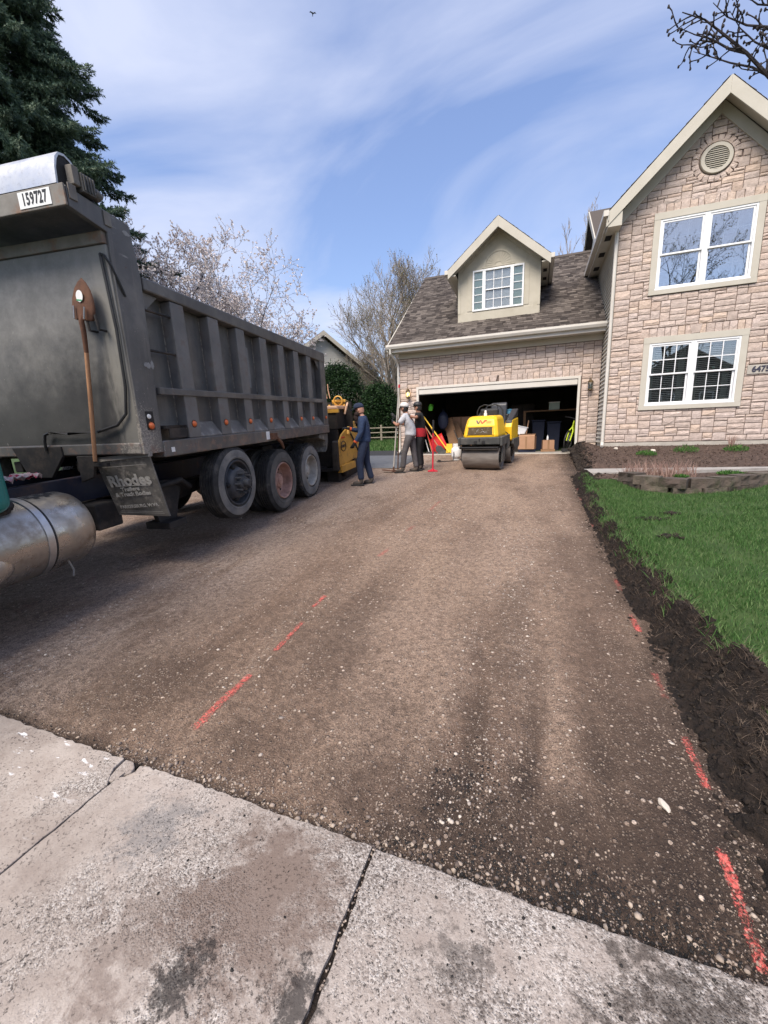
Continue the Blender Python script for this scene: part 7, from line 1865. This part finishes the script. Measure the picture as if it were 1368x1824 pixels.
m = MB(); m.tube([(0, .25, .98), (0, .62, .40)], .026, 8); m.tube([(0, .28, .92), (0, .80, .84)], .022, 8); m.tube([(0, .62, .36), (0, .84, .90)], .022, 8); m.tube([(.05, 1.05, .345), (.02, .83, .80)], .014, 6); m.tube([(-.05, 1.05, .345), (-.02, .83, .80)], .014, 6); m.tube([(.04, 1.05, .345), (.02, .62, .38)], .014, 6); m.build('bike_frame', MT['lime'], BK, smooth=True)
m = MB(); m.tube([(.055, 0, .345), (.06, .12, .66), (.0, .20, .80), (0, .25, 1.0)], .021, 8); m.tube([(-.055, 0, .345), (-.06, .12, .66), (0, .20, .80)], .021, 8); m.build('fork', MT['lime'], BK, smooth=True)
m = MB(); m.tube([(-.30, .24, 1.10), (-.1, .20, 1.08), (0, .22, 1.06), (.1, .20, 1.08), (.30, .24, 1.10)], .014, 8); m.tube([(0, .25, .98), (0, .22, 1.06)], .018, 8); m.build('handlebar', MT['black'], BK, smooth=True)
m = MB(); m.prism([(-.03, .74), (.03, .74), (.075, .98), (-.075, .98)], 1.02, 1.07, 'z'); m.tube([(0, .84, .88), (0, .87, 1.02)], .014, 6); m.build('saddle', MT['black'], BK, bevel=.015)
m = MB(); m.lathe([(.085, -.004), (.09, 0), (.085, .004)], 24, 'x', Matrix.Translation((.05, .62, .34)), closed=True); m.tube([(.06, .62, .34), (.09, .55, .20)], .01, 6); m.tube([(-.06, .62, .34), (-.09, .69, .48)], .01, 6); m.build('crank', MT['black'], BK)
fj = thing('floor_jack', 'low dark trolley jack on the floor under the bicycle wheel', 'jack', (1.02, 14.02, GF)); m = MB(); m.box(-.2, .22, -.12, .12, .05, .12); m.tube([(-.14, -.15, .05), (-.14, .15, .05)], .05, 10); m.tube([(.16, -.15, .05), (.16, .15, .05)], .05, 10); m.build('chassis', MT['black'], fj); MB().tube([(.2, 0, .1), (.3, .1, .5)], .014, 6).build('handle', MT['black'], fj)
# ------------------------------------------------------------------ trees
def vrand(r): 
    while True:
        v = Vector((r.uniform(-1, 1), r.uniform(-1, 1), r.uniform(-1, 1)))
        if .05 < v.length < 1: return v.normalized()
def bare_tree(name, lab, loc, height, spread, r0, seed, levels=4, nbr=(7, 6, 5, 5), lean=(0, 0), trunk_h=.25, up=.35, twig=.0055, tips=None, bark='bark', tipmat=None, tipsize=(.05, .03), tipn=3, cat='tree', group=None, ratio=.62, tip_from=0.3):
    """trunk and limbs as tapered tubes, twigs as thin three-sided ones; tips get small leaf faces"""
    r = random.Random(seed); root = thing(name, lab, cat, loc, 0, group)
    big, small, tipP = MB(), MB(), []
    def limb(p, d, L, rad, lev):
        n = 7 if lev == 0 else 5 if lev < levels-1 else 4
        pts = [p.copy()]; rs = [rad]; q = p.copy(); dd = d.copy()
        for i in range(n):
            dd = (dd+vrand(r)*(.10 if lev == 0 else .20)+Vector((0, 0, up*.22))).normalized(); q = q+dd*(L/n); pts.append(q.copy()); rs.append(max(rad*(1-.78*(i+1)/n), twig*.6))
        (big if lev < 2 else small).tube(pts, rs, 8 if lev == 0 else 5 if lev == 1 else 3, lev < 2)
        if lev >= levels-1 and tipmat:
            for k in range(tipn):
                t = r.uniform(tip_from, 1)*(len(pts)-1); i = min(int(t), len(pts)-2); tipP.append(pts[i].lerp(pts[i+1], t-i)+vrand(r)*.03)
        if lev < levels:
            m = nbr[lev] if lev < len(nbr) else 3
            for k in range(m):
                t = (trunk_h if lev == 0 else .25)+(1-(trunk_h if lev == 0 else .25))*(k+r.random())/m
                x = t*(len(pts)-1); i = min(int(x), len(pts)-2); b = pts[i].lerp(pts[i+1], x-i); dl = (pts[i+1]-pts[i]).normalized()
                side = vrand(r); side = (side-dl*side.dot(dl)).normalized()
                nd = (dl*(.75 if lev else .62)+side*spread*r.uniform(.6, 1.15)+Vector((0, 0, up*.4))).normalized()
                limb(b, nd, L*ratio*r.uniform(.7, 1.1)*(1-.35*t), max(rs[i]*.58, twig), lev+1)
    limb(Vector((0, 0, 0)), Vector((lean[0], lean[1], 1)).normalized(), height, r0, 0)
    big.build('trunk', MT[bark], root, smooth=True)
    me = bpy.data.meshes.new('twigs'); me.from_pydata(small.v, [], small.f); me.update()
    link('twigs', me, MT['twig'] if bark == 'bark' else MT[bark], root)
    if tipmat and tipP:
        rr = np.random.default_rng(seed); P = np.array([p[:] for p in tipP]); n = len(P)
        d = rr.normal(size=(n, 3)); d /= np.linalg.norm(d, axis=1)[:, None]; e = np.cross(d, rr.normal(size=(n, 3))); e /= np.linalg.norm(e, axis=1)[:, None]
        a = rr.uniform(.6, 1.3, n)[:, None]*tipsize[0]; b = rr.uniform(.6, 1.3, n)[:, None]*tipsize[1]
        V = np.stack([P-e*b*.5, P+d*a*.5, P+e*b*.5, P-d*a*.5], 1).reshape(-1, 3)
        np_mesh('crown', V, np.arange(n*4).reshape(-1, 4), MT[tipmat], root)
    return root
# cherry in pale blossom behind the truck
bare_tree('blossom_tree', 'wide tree in pale pinkish blossom rising behind the dump truck bed', (-15.6, 15.6, .7), 7.3, 1.25, .2, 12, 4, (17, 9, 7, 5), (-.02, 0), .3, .24, .007, tipmat='petal', tipsize=(.085, .07), tipn=8, ratio=.74, bark='dark_bark')
bare_tree('blossom_tree', 'smaller blossoming tree with arching twigs right of the wide one behind the truck', (-11.9, 15.2, .7), 5.6, 1.2, .11, 5, 4, (10, 7, 5, 4), (.15, 0), .35, .14, .006, tipmat='petal', tipsize=(.075, .06), tipn=6, ratio=.72, bark='dark_bark')
# tall budding tree beyond the garage corner: three stems from one foot
for i, (lx, ly, h, r0, sd, lab) in enumerate([(-.36, 0, 10.5, .24, 3, 'tall leaning stem of the budding tree beyond the garage corner'), ]):
    bare_tree('budding_tree', 'tall multi-stemmed tree with olive buds beyond the left corner of the garage', (-8.2, 26, 1.0), 7.2, .82, .24, 21, 4, (17, 9, 7, 6), (-.16, .0), .12, .50, .009, tipmat='bud', tipsize=(.085, .05), tipn=1, ratio=.72)
bare_tree('budding_tree', 'second budding tree leaning left over the neighbouring house gable', (-9.6, 27.5, 1.0), 4.9, .85, .15, 8, 4, (12, 8, 6, 4), (-.3, 0), .15, .35, .009, tipmat='bud', tipsize=(.08, .045), tipn=1, ratio=.70)
bare_tree('budding_tree', 'rounded budding tree standing close behind the garage roof', (-7.2, 28.5, 1.0), 7.6, .75, .2, 33, 4, (15, 9, 6, 5), (.05, 0), .2, .5, .009, tipmat='bud', tipsize=(.08, .045), tipn=1, ratio=.66)
bare_tree('bare_tree', 'bare pale tree far behind the ridge between garage and main house', (1.9, 31, 1.0), 11.0, .5, .16, 14, 3, (14, 9, 7), (.03, 0), .3, .6, .014, ratio=.45)
# near tree at the right: its twigs enter the top right corner, its crown is mirrored in the upper window
bare_tree('street_tree', 'near lawn tree whose dark budding twigs hang into the top right corner', (5.6, 2.6, .2), 8.6, .85, .15, 19, 4, (13, 8, 6, 4), (.0, .0), .27, .28, .005, tipmat='bud', tipsize=(.05, .032), tipn=3, ratio=.55, bark='dark_bark')
def twig_spray(seed):
    """the low limb of that tree which shows in the picture"""
def limb_into_view():
    r = random.Random(77); T0 = [o for o in COL.objects if o.name == 'street_tree'][0]
    base = Vector(T0.location); m = MB(); tipP = []
    def go(pts, r0):
        P = [Vector(p)-base for p in pts]; n = len(P); m.tube(P, [r0*(1-.8*i/(n-1)) for i in range(n)], 6)
        for i in range(1, n):
            for k in range(0 if r0 > .02 else 3):
                b = P[i-1].lerp(P[i], r.random()); d = (P[i]-P[i-1]).normalized(); s_ = vrand(r); s_ = (s_-d*s_.dot(d)).normalized()
                L = r.uniform(.06, .19); q = [b]; dd = (d*.7+s_*.8).normalized()
                for j in range(4): dd = (dd+vrand(r)*.35+Vector((0, 0, .06))).normalized(); q.append(q[-1]+dd*L/4)
                m.tube(q, [.006, .005, .0045, .004, .005], 4)
                tipP.append(q[-1]); tipP.append(q[2]+vrand(r)*.01)
    def R(u, v, d):   # a point d metres from where the photographer stood, along a direction
        return Vector((u, v, 0))
    for pts, r0 in LIMBS: go(pts, r0)
    rr = np.random.default_rng(2)
    for p in tipP: m.ball(p, (.009, .009, .014), 5, 4)
    m.build('low_limb', MT['dark_bark'], T0, smooth=True)
LIMBS = [([(5.6, 2.6, 3.3), (4.3, 3.3, 3.75), (3.0, 4.0, 3.9), (2.2, 4.35, 3.75), (1.762, 4.416, 3.842)], .028)]
LIMBS += [ ([(1.762, 4.416, 3.842), (1.542, 4.371, 4.07), (1.38, 4.329, 4.229), (1.215, 4.29, 4.365), (1.071, 4.253, 4.476), (0.918, 4.233, 4.554)], 0.015), ([(1.615, 4.578, 4.191), (1.503, 4.567, 4.272), (1.352, 4.568, 4.347), (1.2, 4.558, 4.43), (1.09, 4.549, 4.486)], 0.009), ([(1.724, 4.659, 4.493), (1.601, 4.653, 4.57), (1.463, 4.659, 4.63), (1.32, 4.642, 4.718), (1.205, 4.603, 4.817)], 0.011), ([(1.38, 4.329, 4.229), (1.271, 4.327, 4.284), (1.144, 4.306, 4.371), (1.03, 4.296, 4.427), (0.899, 4.275, 4.502)], 0.009), ([(1.689, 4.514, 4.252), (1.596, 4.51, 4.313), (1.479, 4.499, 4.394), (1.362, 4.468, 4.497), (1.273, 4.425, 4.598)], 0.009), ([(1.329, 4.695, 4.635), (1.272, 4.72, 4.622), (1.175, 4.718, 4.662), (1.104, 4.741, 4.653)], 0.01), ([(1.609, 4.211, 4.287), (1.499, 4.194, 4.373), (1.37, 4.2, 4.427), (1.274, 4.179, 4.501)], 0.010) ]
limb_into_view()
# spruce
def spruce(loc, height, r0, seed, lab):
    r = random.Random(seed); root = thing('spruce_tree', lab, 'spruce', loc)
    MB().tube([(0, 0, 0), (0, 0, height*.5), (0, 0, height)], [.24, .15, .02], 8).build('trunk', MT['dark_bark'], root, smooth=True)
    br = MB(); tw = []      # twig: base, dir, length
    z = 3.4
    while z < height-.2:
        f = 1-z/height; n = 7 if z > 2 else 6
        for k in range(n):
            a = 2*math.pi*(k+r.random()*.8)/n; L = min(r0*(f**.85), 4.9, 3.2+.19*z)*r.uniform(.72, 1.14)+.25
            p = Vector((0, 0, z+r.uniform(-.12, .12))); d = Vector((math.cos(a), math.sin(a), .10)); pts = [p.copy()]; m = 9
            for i in range(m):
                t = (i+1)/m; d2 = Vector((math.cos(a), math.sin(a), .18-.62*math.sin(t*2.3)+.75*max(0, t-.62)))
                p = p+d2.normalized()*(L/m); pts.append(p.copy())
            br.tube(pts, [max(.028*(L/3)*(1-i/m), .006) for i in range(m+1)], 4, False)
            nt = int(L/.085)
            for i in range(nt):
                t = .16+.84*(i+.5)/nt; x = t*m; j = min(int(x), m-1); q = pts[j].lerp(pts[j+1], x-j); dl = (pts[j+1]-pts[j]).normalized()
                for s_ in (-1, 1):
                    sd = Vector((-math.sin(a), math.cos(a), 0))*s_; l = (.62*(1-t)**.55+.16)*r.uniform(.6, 1.15)*min(1, L/2.2+.3)
                    dd = (dl*.75+sd*.8+Vector((0, 0, -.28+r.uniform(-.2, .25)))).normalized(); tw.append((q, dd, l))
                    if l > .34:
                        for w in range(3):
                            u = r.uniform(.3, .9); s2 = vrand(r)*.8; tw.append((q+dd*l*u, (dd+s2+Vector((0, 0, -.12))).normalized(), l*.42))
            tw.append((pts[-1]-dl*.05, (dl+Vector((0, 0, .25))).normalized(), .2))
        z += .34+.10*r.random()
    br.build('branches', MT['dark_bark'], root)
    rr = np.random.default_rng(seed); Q = np.array([t[0][:] for t in tw]); D = np.array([t[1][:] for t in tw]); Ls = np.array([t[2] for t in tw]); n = len(tw)
    V = []; nn = 14
    for k in range(nn):       # needles: thin triangles set round each twig
        u = (k+rr.random(n))/nn; P = Q+D*(Ls*u)[:, None]; s_ = rr.normal(size=(n, 3)); s_ -= D*(s_*D).sum(1)[:, None]; s_ /= np.linalg.norm(s_, axis=1)[:, None]
        tip = P+(D*.8+s_*.9)*(.085*rr.uniform(.7, 1.3, n))[:, None]; e = np.cross(D, s_)*.022; V.append(np.stack([P-e, P+e, tip], 1))
    V = np.concatenate(V).reshape(-1, 3)
    np_mesh('needles', V, np.arange(len(V)).reshape(-1, 3), MT['needle'], root)
    return root
spruce((-18.5, 11.4, .6), 21, 7.9, 4, 'tall dark blue-green spruce behind the truck at the left edge')
# evergreen bushes behind the truck
def evergreen(loc, rx, ry, h, n, seed, lab, group='dark evergreen bushes'):
    rr = np.random.default_rng(seed); root = thing('evergreen_bush', lab, 'bush', loc, 0, group)
    MB().tube([(0, 0, 0), (.05, 0, h*.5), (0, .05, h*.8)], [.07, .05, .02], 6).build('trunk', MT['dark_bark'], root)
    m = n//24; C = rr.normal(size=(m, 3)); C /= np.linalg.norm(C, axis=1)[:, None]; C *= (.55+.48*rr.random(m)**.5)[:, None]; C = C*np.array([rx, ry, h*.52])+np.array([0, 0, h*.5])
    C[:, 2] = np.maximum(C[:, 2], .05)
    P = np.repeat(C, 24, 0)+rr.normal(0, .13, (m*24, 3)); k = len(P)
    d = rr.normal(size=(k, 3)); d[:, 2] = np.abs(d[:, 2])*.6; d /= np.linalg.norm(d, axis=1)[:, None]; e = np.cross(d, rr.normal(size=(k, 3))); e /= np.linalg.norm(e, axis=1)[:, None]
    a = rr.uniform(.08, .15, k)[:, None]; b = rr.uniform(.04, .07, k)[:, None]
    V = np.stack([P, P+d*a*.5+e*b*.5, P+d*a, P+d*a*.5-e*b*.5], 1).reshape(-1, 3)
    np_mesh('foliage', V, np.arange(k*4).reshape(-1, 4), MT['hedge'], root)
    return root
evergreen((-10.7, 21.6, 1.2), 1.6, 1.2, 4.2, 42000, 1, 'tall dense dark evergreen bush beside the rear of the truck')
evergreen((-13.4, 22, 1.2), 1.5, 1.2, 4.1, 24000, 2, 'evergreen bush hidden largely behind the truck bed, touching the tall one')
evergreen((-8.2, 21.5, 1.2), 1.12, .95, 2.95, 30000, 3, 'rounded dark evergreen bush left of the garage corner, above the rail fence')
bare_tree('bare_shrub', 'leafless grey shrub between the two evergreen bushes', (-9.3, 21.3, 1.2), 1.9, .8, .04, 3, 3, (8, 6, 5), (0, 0), .1, .4, .006, cat='shrub', ratio=.7)
# split-rail fence
SF = thing('split_rail_fence', 'weathered three-rail wooden fence across the back lawn', 'fence', (-7.55, 20.0, 1.17)); SF.scale = (.74, .74, .74)
for i in range(5):
    m = MB(); m.box(-.07, .07, -.06, .06, -.1, 1.18); o = m.build('post', MT['rail'], SF, bevel=.012); o.location = (-5.0+2.5*i, .02*i, 0)
for i in range(4):
    for z in (.30, .64, .98):
        m = MB(); m.tube([(-5.0+2.5*i+.05, .0, z+random.uniform(-.02, .02)), (-3.75+2.5*i, .0, z+random.uniform(-.02, .02)), (-2.5+2.5*i-.05, .0, z+random.uniform(-.02, .02))], .05, 6); m.build('rail', MT['rail'], SF)
# neighbour's house: lap-sided gable and brown roof
NH = thing('neighbour_house', 'neighbouring house with pale lap-sided gable and brown shingle roof behind the bushes', 'house', (-13.75, 25.6, .9), (0, 0, R_(46)))
m = MB(); m.prism([(-5.8, 0), (5.6, 0), (5.6, 3.2), (0, 7.25), (-5.8, 3.2)], 0, .2, 'y'); m.box(-5.8, -5.6, .2, 9, 0, 3.2); m.box(5.4, 5.6, .2, 9, 0, 3.2); m.build('wall', MT['siding'], NH)
z = 2.0; sdb = MB()
while z < 7.1:
    hw = min(5.6, (7.25-z)/4.05*5.6)-.05
    if hw > .1: sdb.prism([(0, z), (-.02, z), (-.004, z+.12), (0, z+.12)], -hw, hw, 'x')
    z += .115
sdb.build('siding_boards', MT['siding'], NH, kind='stuff')
m = MB(); m.prism([(0, 7.60), (6.2, 3.12), (6.2, 2.98), (0, 7.42), (-6.2, 2.98), (-6.2, 3.12)], -.45, 9.4, 'y'); m.build('roof', MT['far_roof'], NH)
m = MB(); m.prism([(0, 7.58), (6.22, 3.09), (6.22, 2.80), (0, 7.28)], -.50, -.455, 'y'); m.prism([(0, 7.58), (-6.22, 3.09), (-6.22, 2.80), (0, 7.28)], -.50, -.455, 'y'); m.build('rake_board', MT['trim'], NH)
# brown wooded slope far off
def slope(X, Y): return -2+10.8*np.exp(-((X+19)/16)**2)*sstep(38, 62, Y)+1.0*(fbm(X*.5, Y*.5, 91)-.5)
struct(heights_sheet('far_hill', np.linspace(-70, 30, 120), np.linspace(40, 110, 60), slope, MT['far_wood']))
FH = thing('far_house', 'distant brown-roofed house seen between the bushes and the garage', 'house', (-14.6, 42, 1.2))
m = MB(); m.prism([(-6, 0), (6, 0), (6, 2.6), (-6, 2.6)], 0, 8, 'y'); m.build('wall', MT['siding'], FH)
m = MB(); m.prism([(-.4, 2.5), (-.4, 2.65), (4, 6.45), (8.4, 2.65), (8.4, 2.5)], -6.3, 6.3, 'x'); m.build('roof', MT['far_roof'], FH)
# bird high in the sky
BD = thing('bird', 'tiny dark bird flying high in the sky above the truck', 'bird', (-21.0, 40.8, 40.5), (0, 0, .6)); BD.scale = (.55, .55, .55)
m = MB(); m.tube([(0, -.30, 0), (0, -.1, .02), (0, .18, .0), (0, .34, -.02)], [.02, .09, .08, .02], 8); m.add([(0, .25, 0), (.1, .46, 0), (-.1, .46, 0)], [(0, 1, 2)]); m.build('body', MT['black'], BD, smooth=True)
for s_ in (-1, 1):
    m = MB(); m.add([(.05*s_, -.12, .02), (.34*s_, -.2, .16), (.62*s_, -.02, .08), (.32*s_, .04, .13), (.05*s_, .10, .02)], [(0, 1, 2, 3, 4)]); q = m.build('wing', MT['black'], BD); so = q.modifiers.new('t', 'SOLIDIFY'); so.thickness = .015

# across the street: seen only as the dark mirror image in the ground-floor windows
OH = thing('opposite_house', 'brown house across the street, mirrored dimly in the lower window', 'house', (14.5, -27, -.2))
m = MB(); m.prism([(-7, 0), (7, 0), (7, 5.6), (0, 9.6), (-7, 5.6)], -9, 0, 'y'); m.build('wall', MT['far_wood'], OH)
m = MB(); m.prism([(0, 9.95), (7.6, 5.6), (7.6, 5.4), (0, 9.7), (-7.6, 5.4), (-7.6, 5.6)], -9.4, .4, 'y'); m.build('roof', MT['far_roof'], OH)
for x in (-4.5, -1.2, 2.2, 5.0):
    for z in (1.0, 3.8):
        f = MB().box(x-.6, x+.6, .01, .06, z, z+1.4).build('window', MT['white'], OH); MB().box(x-.52, x+.52, .062, .068, z+.08, z+1.32).build('pane', MT['dark'], f)
for i, (x, y, rx, h) in enumerate([(4.5, -22, 3.0, 8.5), (22.5, -21, 3.0, 8.0)]):
    evergreen((x, y, -.2), rx, 2.5, h, 9000, 20+i, 'broad evergreen tree across the street, mirrored in the lower window' if i == 0 else 'broad evergreen tree across the street beyond the brown house', 'trees across the street')
